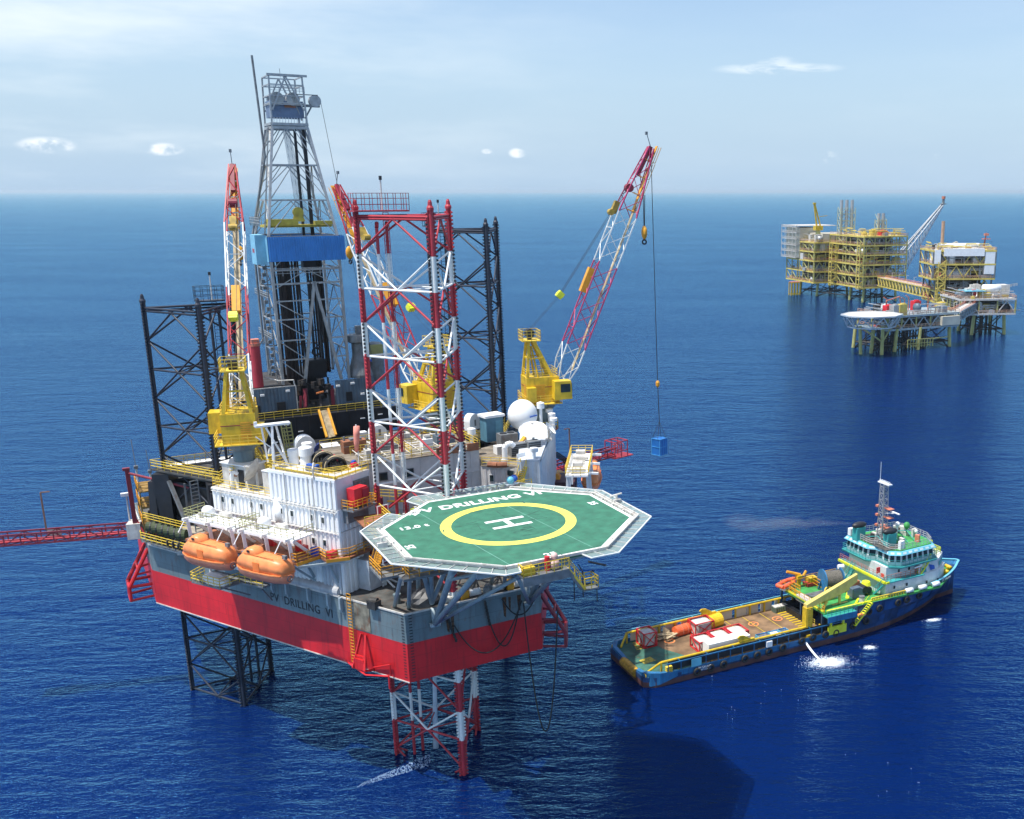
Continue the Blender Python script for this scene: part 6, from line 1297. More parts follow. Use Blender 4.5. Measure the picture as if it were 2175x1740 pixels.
simple('red_wheeled_bin', 'red bin standing at the foot of the starboard quarters behind the helideck', 'bin', RW(8.3, 9.4, 27.4), RA, [('bin', MB().box((0, 0, .7), (.9, .7, 1.3)), 'red2'), ('lid', MB().box((0, 0, 1.4), (1.0, .8, .12)), 'red2')])
t = thing('helideck_access_stair', 'yellow handrails of the stairs rising to the aft edge of the helideck', 'stair', RW(0, 0, 0), RA)
m = MB(); m.box2((4.0, 5.5, 27.0), (12.5, 9.5, 27.2)); m.build('landing', 'dsteel', t); m = MB(); m.stairs((5.4, 8.6, 27.2), (5.0, 4.6, 30.4), .9); m.stairs((9.6, 8.6, 27.2), (8.6, 4.6, 30.4), .9); m.rail([(4.4, 5.6, 30.4), (9.4, 5.4, 30.4)], 1.0, .9, .06); m.stairs((6.4, 7.4, 28.4), (9.0, 6.4, 30.2), .7); m.build('handrail', 'ylight', t)
simple('red_extinguisher_box', 'small red box among the yellow stair handrails behind the helideck', 'box', RW(7.2, 5.6, 30.4), RA, [('box', MB().box((0, 0, .4), (.6, .5, .7)), 'red2'), ('lid', MB().box((0, 0, .8), (.7, .6, .08)), 'red2')])
# starboard davit tower, railed slide and gear behind the helideck
t = thing('starboard_davit_tower', 'white davit platform with yellow railings seen from above beside the starboard lifeboat', 'davit', RW(20.6, 15.6, 25.2), RA + math.atan2(17, 10) - math.pi / 2)
m = MB(); m.box((0, 0, 3.9), (2.8, 11.0, .2)); 
for y in (-4.6, 0, 4.6):
    m.beam((1.2, y, 3.8), (1.4, y, 0), .3); m.beam((-1.2, y, 3.8), (-1.4, y, 0), .3); m.beam((1.0, y, 4.1), (2.6, y, 4.0), .26)
m.build('gantry_frame', 'whitec', t); m = MB(); m.rail([(-1.4, -5.5, 4.0), (1.4, -5.5, 4.0), (1.4, 5.5, 4.0), (-1.4, 5.5, 4.0)], 1.1, .9, .06, closed=True); m.build('gantry_railing', 'ylight', t)
m = MB()
for y in (-3.4, 2.6): m.box((0, y, 4.6), (1.2, 1.0, 1.1)); m.tube((-.9, y - 1, 4.5), (.9, y - 1, 4.5), .35, 12)
for y in (-.6, .4): m.box((0, y, 4.2), (1.4, .3, .3))
m.build('winch_gear', 'offw', t)
simple('dark_red_casing', 'dark red plated casing behind the helideck between the quarters and the davit', 'casing', RW(21.6, 23.8, 21.5), RA + math.atan2(17, 10) - math.pi / 2, [('casing', MB().box((0, 0, 1.9), (4.4, 5.0, 3.8)), mat('oxblood_plate', (0.075, 0.022, 0.03), .6, rust=.2)), ('yellow_gear', MB().box((-.6, 0, 4.1), (1.6, 2.0, .7), tap=.6), 'yorange')])
t = thing('hose_arch', 'bundle of black hoses arching over the starboard casing', 'hoses', RW(21.8, 27.5, 24.8), RA)
m = MB()
for k in range(4): m.path([Vector((-1.4 + k * .35, 0, 0)), Vector((-1.0 + k * .35, 0, 2.4)), Vector((0 + k * .35, -.6, 3.2)), Vector((1.6 + k * .3, -1.4, 2.0)), Vector((2.6 + k * .3, -2.4, .2))], .09, 6)
m.build('hose', 'rubber', t); MB().box((0, -.8, .2), (3.6, 2.0, .4)).build('cradle', 'yorange', t)
# ================================================================== SUPPLY VESSEL
SA = R(28.8); SO = Vector((-8.0, 126.0, 0.0)); SFx = Vector((math.cos(SA), math.sin(SA), 0)); SFy = Vector((-math.sin(SA), math.cos(SA), 0))
def SW(x, y, z=0.0): return SO + SFx * x + SFy * y + Vector((0, 0, z))
ship = thing('supply_vessel', 'blue offshore supply vessel with an open cargo deck aft and a white bridge forward', 'supply ship', SO, SA)
def hb_(x):      # half breadth of the deck line
    if x < 1.5: return 5.2 + .9 * math.sqrt(max(0, 1 - (1 - x / 1.5) ** 2))
    if x < 40: return 6.1
    f_ = (x - 40) / 18.5; return max(.12, 6.1 * (1 - f_ ** 3.0))
def hw_(x):      # half breadth at the water
    if x < 1.5: return 5.0 + .9 * (x / 1.5)
    if x < 34: return 5.95
    f_ = min(1, (x - 34) / 20.0); return max(.08, 5.95 * (1 - f_ ** 1.8))
xs = [0, .4, .9, 1.5, 6, 12, 18, 24, 30, 34, 38, 41, 44, 46.5, 48.5, 50.5, 52.3, 54, 55.5, 56.8, 57.8, 58.4]
def side_at(x, z, zt): f_ = min(1, max(0, z / zt)); return hw_(x) + (hb_(x) - hw_(x)) * f_ ** .8
def ztop(x):
    if x < 31: return 1.42
    if x < 34: return 1.42 + (x - 31) / 3 * 3.4
    return 4.82
def bandloft(z0, z1, name, mt, out=0.0):
    rings = []
    for x in xs:
        zt = max(ztop(x), 4.8 if x > 31 else 1.42); a, b = min(z0, zt), min(z1, zt)
        xo = 0.0
        if x > 50: xo = (min(b, 6) * 0) 
        y0, y1 = side_at(x, max(a, 0), 5.2) + out, side_at(x, max(b, 0), 5.2) + out
        rings.append([Vector((x, -y1, b)), Vector((x, -y0, a)), Vector((x, y0, a)), Vector((x, y1, b))])
    m = MB(); m.loft(rings); return m.build(name, mt, ship)
bandloft(-1.5, .75, 'lower_hull', 'boot', 0)
bandloft(.75, 1.42, 'aft_hull', 'shipnavy')
m = MB(); fx = [x for x in xs if x >= 30]; rings = []
for x in fx:
    zt = ztop(x); y0, y1 = side_at(x, 1.42, 5.2), side_at(x, zt, 5.2); rings.append([Vector((x, -y1, max(zt, 1.43))), Vector((x, -y0, 1.42)), Vector((x, y0, 1.42)), Vector((x, y1, max(zt, 1.43)))])
m.loft(rings); m.build('forward_hull', 'shipnavy', ship)
# blue plate sections of the side, standing slightly proud of the scraped steel
def plate(x0, x1, z0, z1, sgn, name, mt, off=.04, n=6):
    m = MB(); P0, P1 = [], []
    for i in range(n + 1):
        x = x0 + (x1 - x0) * i / n; P0.append((x, sgn * (side_at(x, z0, 5.2) + off), z0)); P1.append((x, sgn * (side_at(x, z1, 5.2) + off), z1))
    m.add(P0 + P1, [(i, i + 1, n + 2 + i, n + 1 + i) for i in range(n)]); return m.build(name, mt, ship)
for s_ in (-1, 1):
    plate(0.6, 31, 1.0, 1.75, s_, 'side_plate', 'shipblue')
    for (a, b, z0, z1) in ((34.4, 38.6, 2.9, 4.5), (39.2, 42.6, 3.0, 4.5), (43.2, 46.2, 2.9, 4.6), (46.8, 49.6, 2.8, 4.7), (50.1, 54.2, 2.6, 4.9), (42.4, 46.6, 1.0, 2.5), (47.2, 52.4, .9, 2.4), (38.5, 39.6, 1.7, 2.5)):
        plate(a, b, z0, z1, s_, 'side_plate', mat('deep_blue_plate', (0.016, 0.075, 0.24), .4, var=.25, scale=.5, streak=.5, rust=.2, rustcol=(.03, .03, .04)), .05)
# bow bulwark with flare
m = MB(); N_ = 22; pts0, pts1, pts2 = [], [], []
for i in range(N_ + 1):
    t_ = -1 + 2 * i / N_; x = 58.5 - (58.5 - 48.5) * abs(t_) ** 2.0; y = -math.copysign(hb_(min(x, 58.3)), -t_) if abs(t_) > .02 else 0
    n_ = Vector((.55, .12 * (1 if y > 0 else -1), 0)) * (1 - abs(t_)) ; z0 = ztop(x) - .05; z1 = 5.55 - .1 * abs(t_)
    pts0.append(Vector((x, y, z0))); pts1.append(Vector((x, y, z1)) + n_ + Vector((0, .12 * (1 if y > 0 else -1) if abs(t_) > .05 else 0, 0))); pts2.append(pts1[-1] * 1.0 - Vector((.25, .12 * (1 if y > 0 else -1), 0)))
m.add(pts0 + pts1, [(i, i + 1, N_ + 2 + i, N_ + 1 + i) for i in range(N_)]); m.build('bow_bulwark', 'shipblue', ship)
m = MB()
for a, b in zip(pts1[:-1], pts1[1:]): m.beam(a, b, .32, .1)
m.build('bulwark_cap', 'lblue', ship)
text_part('JM SALAM', .5, 'whitec', ship, (52.4, -(hb_(51.9) + .22), 5.15), (R(90), 0, R(17)), name='bow_name', sx=1.1)
text_part('JM SALAM', .42, 'whitec', ship, (8.6, -6.3, 1.45), (R(90), 0, 0), name='stern_name'); text_part('PORT KLANG', .26, 'whitec', ship, (8.6, -6.3, 1.12), (R(90), 0, 0), name='stern_name')
# stern roller and quarters
m = MB(); m.smooth = False; m.tube((.15, -2.9, 1.05), (.15, 1.2, 1.05), .62, 20); m.build('stern_roller', mat('worn_yellow_roller', (0.50, 0.28, 0.02), .5, var=.35, scale=2, rust=.5), ship)
for s_ in (-1, 1):
    m = MB(); y0 = -2.9 if s_ < 0 else 1.2; rings = []
    for (x, y, z0, z1) in ((.1, y0, .2, 1.6), (.1, s_ * 4.6, .2, 1.9), (.8, s_ * 5.7, .2, 2.1), (2.0, s_ * 6.15, .4, 2.0), (4.4, s_ * 6.2, 1.0, 1.75)):
        rings.append([Vector((x, y, z0)), Vector((x, y, z1)), Vector((x + .5, y - s_ * .35, z1)), Vector((x + .5, y - s_ * .35, z0))])
    m.loft(rings); o = m.build('stern_quarter', 'shipblue', ship)
    m = MB(); m.torus((.35, s_ * 5.0, 1.55), .26, .08, 16, 6, rot=Matrix.Rotation(R(90), 3, 'Y') @ Matrix.Rotation(R(0), 3, 'X')); m.build('mooring_eye', 'yellow', o)
# decks
m = MB(); m.prism([(.6, -5.6), (9.4, -5.6), (7.6, -1.5), (6.2, 1.2), (5.6, 5.6), (.6, 5.6)], 1.42, 1.5); m.build('aft_deck', 'dgreen', ship)
m = MB(); m.prism([(9.4, -5.6), (31, -5.6), (31, 5.6), (5.6, 5.6), (6.2, 1.2), (7.6, -1.5)], 1.42, 1.505); 
m.build('cargo_deck', 'wood', ship)
m = MB()
for x in (15.6, 18.6, 21.6, 24.6): m.box((x, 1.0, 1.512), (.1, 8.4, .006))
m.box((26.8, -3.2, 1.515), (3.0, .9, .008))
for k in range(9): m.box((28.2, 4.3 - k * .75, 1.53), (2.6, .28, .05))
for k in range(6): m.box((4.2 - .1 * k, 4.9 - .45 * k, 1.52), (1.7, .14, .02))
m.build('deck_stripe', 'yellow', ship)
m = MB(); m.box((2.7, -1.0, 1.512), (1.9, 1.4, .008), rz=.15); m.build('deck_patch', mat('worn_yellow_marking', (0.45, 0.36, 0.04), .6, var=.4, scale=4, rust=.5, rustcol=(.05, .08, .05)), ship)
for (x, y) in ((8.2, 3.0), (13.9, 1.9), (17.6, 2.1), (21.7, 2.2), (25.8, 2.1)):
    m = MB()
    for k in range(28):
        a, b = k * math.pi / 14, (k + 1) * math.pi / 14; m.add([(x + r_ * 1.0 * math.cos(q), y + r_ * math.sin(q), 1.514) for q in (a, b) for r_ in (.62, .80)], [(0, 1, 3, 2)])
    m.box((x, y, 1.516), (.7, .18, .006), rz=.4); m.build('deck_ring', 'orange', ship)
m = MB(); m.box((29.7, 2.2, 1.9), (2.6, 6.2, .9))
for k in range(14): m.beam((28.4, 5.2 - k * .45, 2.0), (31, 5.2 - k * .45, 2.0), .1, .9)
m.build('cargo_rack', 'black', ship)
# cargo rails: yellow crash rail on posts, blue side frames below on the outside
for s_ in (-1, 1):
    y = s_ * 5.25; m = MB()
    pts = [(1.2, s_ * 4.2, 1.6), (2.6, y, 3.05), (31.0 if s_ > 0 else 26, y, 3.1)]
    m.path([Vector(p) for p in pts], .16, 8)
    m.build('crash_rail', 'yellow', ship)
    m = MB()
    xk = 2.6
    while xk < 31: m.beam((xk, y, 1.5), (xk, y, 3.0), .22); xk += 2.55
    m.build('rail_post', 'yellow', ship)
    m = MB()
    xk = 3.2
    while xk < 31: m.beam((xk, s_ * 6.1, 1.7), (xk, s_ * 6.1, 3.0), .1); xk += 1.9
    m.beam((3.0, s_ * 6.1, 3.02), (32, s_ * 6.1, 3.02), .14); m.beam((3.0, s_ * 6.1, 1.74), (32, s_ * 6.1, 1.74), .16)
    for k in range(6): m.beam((5 + k * 4.2, s_ * 6.1, 3.02), (5 + k * 4.2, y, 3.1), .08)
    m.build('side_frame', 'lblue' if s_ > 0 else 'shipblue', ship)
    if s_ < 0:
        m = MB(); m.box((17.5, s_ * 5.45, 2.35), (28, .06, 1.25)); m.build('rail_plating', 'black', ship)
    for k, x in enumerate((4.3, 7.2, 9.8, 12.4, 16.6, 19.0, 21.5, 23.6, 26, 28.6)):
        if s_ > 0: m = MB(); m.box((x, 5.5, 2.25), (2.0, .1, 1.35)); m.build('rail_panel', 'beige', ship)
    m = MB(); m.prism([(14.6, y - .15), (17.0, y - .15), (17.0, y + .15), (14.6, y + .15)], 3.1, 3.4); m.loft([[Vector((x, y + q, z)) for x, z in ((14.3, 3.9), (14.7, 4.15), (15.4, 4.05), (16.8, 3.2), (14.9, 3.2))] for q in (-.12, .12)]); m.build('rope_horn', 'yellow', ship)
# yellow watertight boxes, ladder etc on near side
m = MB(); m.box((30.5, -6.2, 2.1), (3.2, .3, 1.2)); m.beam((29.4, -6.15, 2.6), (29.4, -6.15, 3.6), .3); m.beam((31.6, -6.15, 2.6), (31.6, -6.15, 3.6), .3); m.beam((29.3, -6.15, 3.6), (31.7, -6.15, 3.6), .3); m.build('boarding_gate', 'lime', ship)
m = MB(); m.stairs((33.4, -6.35, 2.2), (36.4, -6.3, 5.0), .8); m.build('side_stair', 'lime', ship); m = MB(); m.box((34.6, -6.5, 3.6), (1.3, .5, .25)); m.build('stair_step', 'orange', ship)
m = MB(); m.box((18.9, -6.2, 2.4), (.9, .3, .8)); m.build('side_cabinet', 'whitec', ship); m = MB(); m.box((7.4, -6.15, 2.35), (1.5, .1, 1.1)); m.build('side_panel', 'lblue', ship)
m = MB()
for k in range(4): m.box((3.4, -5.9, 1.8 + k * .24), (.9, .5, .12))
m.build('step_grating', 'ylight', ship)
# upper deck
m = MB(); m.prism([(28.4, -5.9), (41, -5.9), (41, 5.6), (28.4, 5.6)], 4.55, 4.8); m.prism([(34, -6.0), (50, -6.0), (54, -3.6), (57, -.8), (57, .8), (54, 3.6), (50, 5.6), (34, 5.6)], 4.56, 4.84); m.build('upper_deck', 'green', ship)
m = MB()
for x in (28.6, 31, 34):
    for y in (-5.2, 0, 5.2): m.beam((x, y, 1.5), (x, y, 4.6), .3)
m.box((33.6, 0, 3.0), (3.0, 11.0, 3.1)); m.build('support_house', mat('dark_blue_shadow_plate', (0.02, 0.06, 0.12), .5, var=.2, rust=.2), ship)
m = MB(); m.box((30.8, -6.4, 4.5), (5.2, 1.2, .15)); go = m.build('side_gallery', mat('sea_green_plate', (0.03, 0.30, 0.24), .5, var=.12), ship); m = MB(); m.box((30.8, -7.05, 4.2), (5.2, .1, .9)); m.build('gallery_fascia', 'shipblue', go); m = MB(); m.rail([(28.2, -6.9, 4.58), (33.4, -6.9, 4.58)], 1.0, .8, .05); m.build('gallery_railing', 'teal', go)
m = MB(); m.beam((29, -5.7, 4.95), (40, -5.7, 4.95), .35, .2); m.beam((34.5, -3.2, 4.9), (39.5, 2.5, 4.9), .5, .12); m.beam((34, -5.7, 4.9), (36.8, -3.2, 4.9), .3, .12); m.beam((28.5, 5.4, 4.95), (28.5, -5.6, 4.95), .22, .2); m.build('yellow_marking', 'lime', ship)
m = MB(); m.rail([(28.5, -5.8, 4.85), (28.5, 5.5, 4.85), (40, 5.5, 4.85)], 1.0, 1.2, .06); m.rail([(29, 1.0, 4.85), (29, 3.4, 4.85), (33, 3.4, 4.85), (33, 1.0, 4.85)], 1.6, 1.2, .07); m.build('deck_railing', 'yorange', ship)
m = MB()
for k in range(12): m.tube((29.6 + .1 * k, .8 - k * .28, 5.0 + .05 * (k % 3)), (33.5, .8 - k * .28, 5.0 + .05 * (k % 2)), .11, 6)
m.build('deck_pipe', 'dsteel', ship)
# superstructure
SW_M = mat('ship_superstructure_white', (0.62, 0.66, 0.67), .45, var=.06, scale=.8, streak=.18, rust=.06)
m = MB(); m.prism([(40.0, -5.2), (50.5, -4.9), (53.6, -2.8), (53.6, 2.8), (50.5, 4.9), (40.0, 5.2)], 4.84, 7.0); m.build('first_deckhouse', SW_M, ship)
m = MB(); m.prism([(46.8, -5.0), (51, -4.2), (53.4, -2.4), (53.4, 2.4), (51, 4.2), (46.8, 5.0)], 7.0, 8.6); m.build('fore_deckhouse', SW_M, ship)
m = MB(); m.prism([(39.9, -5.6), (47.2, -5.5), (47.2, 5.5), (39.9, 5.6)], 6.96, 7.12); m.prism([(39.6, -5.6), (40.4, -5.6), (40.4, 5.6), (39.6, 5.6)], 6.9, 7.3); m.build('boat_deck', 'teal', ship)
m = MB(); m.beam((39.5, -5.6, 7.2), (39.5, 5.6, 7.2), .3, .35); m.beam((39.6, -5.65, 7.15), (40.2, -5.65, 7.15), .3, .3); m.build('deck_edge', 'lime', ship)
m = MB(); m.prism([(40.6, -4.4), (46.2, -4.3), (46.2, 4.3), (40.6, 4.4)], 7.12, 9.0); m.build('second_deckhouse', SW_M, ship)
m = MB(); 
BR = [(40.4, 3.2), (40.4, 5.0), (42.0, 5.3), (49.5, 4.6), (50.6, 2.4), (50.6, -2.4), (49.5, -4.6), (42.9, -5.0), (41.4, -4.0), (41.4, -1.2), (40.4, -.2)]
def bsc(k, cx=45.5): return [(cx + (x - cx) * k, y * k) for x, y in BR]
m.loft([[Vector((x, y, 9.0)) for x, y in bsc(.97)], [Vector((x, y, 9.6)) for x, y in bsc(1.0)], [Vector((x, y, 10.75)) for x, y in bsc(.965)]]); wh = m.build('wheelhouse', SW_M, ship)
m = MB(); m.loft([[Vector((x, y, 8.75)) for x, y in bsc(1.08)], [Vector((x, y, 9.02)) for x, y in bsc(1.10)]]); m.build('bridge_walkway', 'teal', ship)
m = MB(); m.loft([[Vector((x, y, 10.75)) for x, y in bsc(1.06)], [Vector((x, y, 11.2)) for x, y in bsc(1.0)]]); m.build('wheelhouse_roof', 'lblue', ship)
m = MB(); m.prism(bsc(.93), 11.2, 11.3); m.build('monkey_island', 'green', ship)
m = MB(); m.rail([(x, y, 9.04) for x, y in bsc(1.07)], .95, .8, .045, closed=True); m.build('bridge_railing', 'teal', ship)
m = MB(); m.rail([(x, y, 11.25) for x, y in bsc(.92)], 1.0, .8, .045, closed=True); m.build('roof_railing', 'offw', ship)
for i in range(len(BR)):
    a0, b0 = Vector((*bsc(.999)[i], 9.62)), Vector((*bsc(.999)[(i + 1) % len(BR)], 9.62)); a1, b1 = Vector((*bsc(.975)[i], 10.6)), Vector((*bsc(.975)[(i + 1) % len(BR)], 10.6))
    L_ = (b0 - a0).length; n = max(1, round(L_ / 1.15))
    for k in range(n):
        t0, t1 = (k + .14) / n, (k + .86) / n; q = [a0.lerp(b0, t0), a0.lerp(b0, t1), a1.lerp(b1, t1), a1.lerp(b1, t0)]
        c_ = sum(q, Vector()) / 4; out_ = Vector((c_.x - 45.5, c_.y, 0)).normalized() * .04
        q = [c_ + (p - c_) * .92 + out_ for p in q]; m = MB(); m.add(q, [(0, 1, 2, 3)]); m.build('bridge_window', 'glass', wh)
    if L_ > 1.4:
        for k in range(n):
            t0, t1 = (k + .2) / n, (k + .8) / n; m = MB(); lo_, hi_ = bsc(1.045), bsc(1.012)
            P0, P1, P2, P3 = [Vector((*lo_[i], 10.86)), Vector((*lo_[(i + 1) % len(BR)], 10.86)), Vector((*hi_[(i + 1) % len(BR)], 11.13)), Vector((*hi_[i], 11.13))]
            m.add([P0.lerp(P1, t0) + Vector((0, 0, .03)), P0.lerp(P1, t1) + Vector((0, 0, .03)), P3.lerp(P2, t1) + Vector((0, 0, .03)), P3.lerp(P2, t0) + Vector((0, 0, .03))], [(0, 1, 2, 3)]); m.build('skylight', mat('pale_skylight', (0.55, 0.68, 0.70), .2), wh)
m = MB()
for (x, y) in ((41.0, 2.8), (43.2, -1.8)):
    m.box((x, y, 12.2), (1.6, 1.2, 2.0))
m.build('funnel', 'teal', ship)
m = MB()
for (x, y) in ((41.0, 2.8), (43.2, -1.8)): m.smooth = True; m.sphere((x, y, 13.5), 1.0, 16, (1.35, .6, .5))
m.build('funnel_top', 'black', ship)
m = MB(); m.box((41.0, 4.6, 11.9), (.9, .7, 1.1)); m.box((43.6, -4.0, 11.9), (.9, .5, 1.3), rz=.2); m.build('roof_locker', 'whitec', ship)
m = MB(); m.box((42.0, 4.1, 12.1), (.9, 1.2, .5), rz=.2); m.build('roof_boat', 'dred', ship)
rnd = random.Random(51)
for k in range(16):
    x, y = rnd.uniform(41.5, 49), rnd.uniform(-3.4, 3.6); h_ = rnd.uniform(.4, 1.3); m = MB(); m.box((x, y, 11.3 + h_ / 2), (rnd.uniform(.3, 1.0), rnd.uniform(.3, 1.0), h_), rz=rnd.uniform(0, 1)); m.build('roof_gear', rnd.choice(('dark', 'teal', 'dsteel', 'offw', 'dark', 'pink')), ship)
m = MB(); m.prism([(41.0, -3.6), (44.6, -3.9), (45.4, 3.6), (41.0, 3.8)], 11.31, 11.35); m.build('sooty_deck', 'deckd', ship)
m = MB()
for k in range(5): m.path([Vector((42 + k * 1.4, -2.5, 11.4)), Vector((42.4 + k * 1.4, 0, 12.3)), Vector((42 + k * 1.4, 2.8, 11.4))], .06, 5)
m.build('roof_cable', 'teal', ship)
mast = MB()
for (x, y) in ((-.55, -.55), (.55, -.55), (.55, .55), (-.55, .55)): mast.beam((43.2 + x, y, 11.3), (43.2 + x * .75, y * .75, 20.4), .12)
for z in range(12, 21):
    k = .55 * (1 - (z - 11.3) * .027)
    for a, b in (((-1, -1), (1, -1)), ((1, -1), (1, 1)), ((1, 1), (-1, 1)), ((-1, 1), (-1, -1))): mast.beam((43.2 + a[0] * k, a[1] * k, z), (43.2 + b[0] * k, b[1] * k, z), .09); mast.beam((43.2 + a[0] * k, a[1] * k, z), (43.2 + b[0] * k, b[1] * k, z - .9), .06)
mo = mast.build('mast', 'steel', ship)
m = MB(); m.box((43.3, 0, 20.5), (.7, 2.6, .18)); 
for k in range(6): m.box((43.2, -1.1 + k * .42, 20.75), (.16, .16, .4))
m.tube((43.2, 1.0, 20.6), (43.2, 1.0, 23.6), .035, 5); m.build('mast_head', 'whitec', mo)
m = MB(); m.box((43.9, -1.9, 16.3), (.25, 2.0, .14)); m.beam((43.4, 0, 15.8), (43.9, -1.8, 16.2), .14); m.build('radar', 'whitec', mo)
m = MB()
for z in (13.6, 15.2, 16.6): m.box((43.8, -.6, z), (1.0, 1.4, .1)); m.box((42.7, .7, z + .3), (.5, .5, .3))
m.build('mast_platform', 'pink', mo)
for (x, y, r_, z, mt_, nm) in ((46.5, 0.4, .38, 13.4, 'whitec', 'roof_radome'), (48.2, 0.2, .5, 13.0, 'green', 'searchlight'), (49.2, -.8, .3, 12.2, 'whitec', 'roof_radome')):
    m = MB(); m.smooth = True; m.sphere((x, y, z), r_, 14, (1, 1, 1.15)); m.tube((x, y, 11.3), (x, y, z), .1, 8); m.build(nm, mt_, ship)
m = MB(); m.rail([(39.8, -5.4, 7.2), (46.4, -5.3, 7.2)], 1.0, .9, .05); m.rail([(39.6, 5.4, 7.3), (39.6, -5.3, 7.3)], 1.0, .9, .045); m.build('house_railing', 'pink', ship)
m = MB(); m.rail([(47.0, 4.6, 8.65), (52.8, 2.6, 8.65), (52.8, -2.6, 8.65), (47.0, -4.6, 8.65)], .9, 1.2, .07); m.stairs((46.6, -4.9, 7.1), (48.8, -4.4, 8.9), .7); m.beam((52, -1.5, 8.7), (52, -1.5, 10.4), .14); m.beam((52, .0, 8.7), (52, 0, 10.4), .14); m.beam((52, -1.5, 10.4), (52, 0, 10.4), .14); m.build('fore_stair_rail', 'lime', ship)
m = MB(); m.stairs((39.2, -3.6, 4.85), (39.9, -5.3, 7.1), .7); m.stairs((38.0, 2.0, 4.85), (39.6, 2.0, 7.1), .7); m.build('aft_stair', 'teal', ship)
lg = MB(); 
def fs(x, z, y_=-4.98): return (x, y_ - .0, z)
for (x0, mt_) in ((47.0, 'teal'), (49.0, 'tarp')):
    m = MB(); m.add([(x0, -5.06 + (x0 - 47) * .18, 7.15), (x0 + 1.1, -4.86 + (x0 - 47) * .18, 7.15), (x0 + .9, -4.88 + (x0 - 47) * .18, 7.75), (x0 - .4, -5.12 + (x0 - 47) * .18, 8.2)], [(0, 1, 2, 3)]); m.build('company_mark', mt_, ship)
m = MB(); m.add([(51.3, -4.08, 7.2), (53.0, -2.86, 7.2), (52.9, -2.9, 8.3), (52.2, -3.4, 7.8), (50.9, -4.36, 8.2)], [(0, 1, 2, 3, 4)]); m.build('company_mark', 'teal', ship)
for (x, z) in ((41.6, 6.0), (44.0, 6.0), (48.0, 5.6), (50.2, 5.6), (43.0, 8.1), (45.0, 8.1)):
    m = MB(); yy = -5.25 if z < 7 else -4.45; m.box((x, yy + (.1 if x > 46 else 0), z), (.3, .06, .45)); m.build('porthole', 'glass', ship)
m = MB(); m.box((40.35, -3.0, 8.2), (.8, .1, .9)); m.box((39.96, -4.4, 7.9), (.06, .6, .6)); m.build('notice_board', 'red2', ship)
for k in range(3): m = MB(); m.smooth = True; m.tube((43.4 + k * 2.6, -5.75, 5.25), (44.7 + k * 2.6, -5.75, 5.25), .36, 14); m.build('raft_canister', 'whitec', ship)
m = MB(); m.smooth = True
for (x, y) in ((55.6, -1.6), (55.6, 1.6), (53.9, -2.8), (54.6, 0)): m.tube((x, y, 4.9), (x, y, 5.7), .32, 10); m.tube((x, y - .6, 5.5), (x, y + .6, 5.5), .3, 10)
for y in (-1.0, 1.0): m.tube((54.2, y, 4.9), (54.2, y, 7.6), .28, 10); m.sphere((54.2, y, 7.7), .36, 10)
m.beam((54.2, -1, 7.1), (54.2, 1, 7.1), .4); m.build('mooring_winch', 'yellow', ship)
m = MB(); m.box((52.9, 3.4, 5.6), (.8, 1.0, .8)); m.box((53.8, 3.0, 6.4), (.5, .4, .5)); m.build('fore_locker', 'pink', ship)
# reel, crane, monitor, lockers on the upper deck
t = thing('cable_reel', 'big blue cable reel wound with grey rope on the upper deck of the ship', 'reel', SW(34.4, 0.6, 4.85), SA + R(-12))
MB().tube((-1.3, 0, 1.75), (1.3, 0, 1.75), 1.35, 28).build('rope_drum', mat('grey_rope', (0.13, 0.12, 0.10), .9, var=.3, scale=6), t)
m = MB(); m.tube((-1.5, 0, 1.75), (-1.35, 0, 1.75), 1.75, 28); m.tube((1.35, 0, 1.75), (1.5, 0, 1.75), 1.75, 28); m.build('flange', mat('reel_blue', (0.03, 0.16, 0.34), .45, var=.15), t)
m = MB()
for s_ in (-1, 1):
    for y in (-1, 1): m.beam((s_ * 1.6, y * 1.1, 0), (s_ * 1.6, 0, 1.8), .2)
m.build('reel_stand', 'shipblue', t); MB().tube((1.3, .6, 3.4), (2.2, .6, 3.4), .35, 12).build('drive_motor', 'whitec', t)
t = thing('deck_crane', 'pale yellow ship crane folded over the green deck from a square column', 'deck crane', SW(26.2, -4.9, 1.5), SA)
MB().box((0, 0, 2.2), (1.1, 1.0, 4.4)).tube((0, 0, 0), (0, 0, .4), .8, 16).build('column', 'yellow', t)
m = MB(); p0 = Vector((-.2, .1, 4.4)); p1 = Vector((9.6, 1.6, 6.6)); m.loft([[Vector((-.4, -.35, 4.2)), Vector((-.4, .45, 4.2)), Vector((-.4, .45, 4.9)), Vector((-.4, -.35, 4.9))], [Vector((3, .1, 4.7)), Vector((3, .8, 4.7)), Vector((3, .8, 5.7)), Vector((3, .1, 5.7))], [Vector((6.5, .6, 4.9)), Vector((6.5, 1.2, 4.9)), Vector((6.5, 1.2, 6.5)), Vector((6.5, .6, 6.5))], [Vector((9.6, 1.1, 6.0)), Vector((9.6, 1.6, 6.0)), Vector((9.6, 1.6, 7.2)), Vector((9.6, 1.1, 7.2))]]); m.build('jib', mat('pale_crane_yellow', (0.66, 0.52, 0.14), .5, var=.1, rust=.12), t)
m = MB(); m.beam((3, .9, 4.2), (8.2, 1.4, 5.2), .45, .5); m.beam((6.2, .8, 3.4), (6.2, .8, 5.4), .3); m.beam((5.0, 1.0, 3.2), (7.8, 1.0, 3.2), .3); m.beam((3.0, .4, 3.3), (3.6, .4, 4.4), .3); m.build('lower_arm', 'tyel', t)
m = MB(); m.ladder((-.1, -.55, .3), (-.1, -.55, 4.2), side=(1, 0, 0), w=.5, r=.05); m.rail([(.7, -.8, 1.6), (.7, 1.2, 1.6)], 1.0, .6, .05); m.build('column_ladder', 'ylight', t)
def sth(name, label, cat, x, y, z, parts, rz=0.0, group=None): return simple(name, label, cat, SW(x, y, z), SA + rz, parts, group)
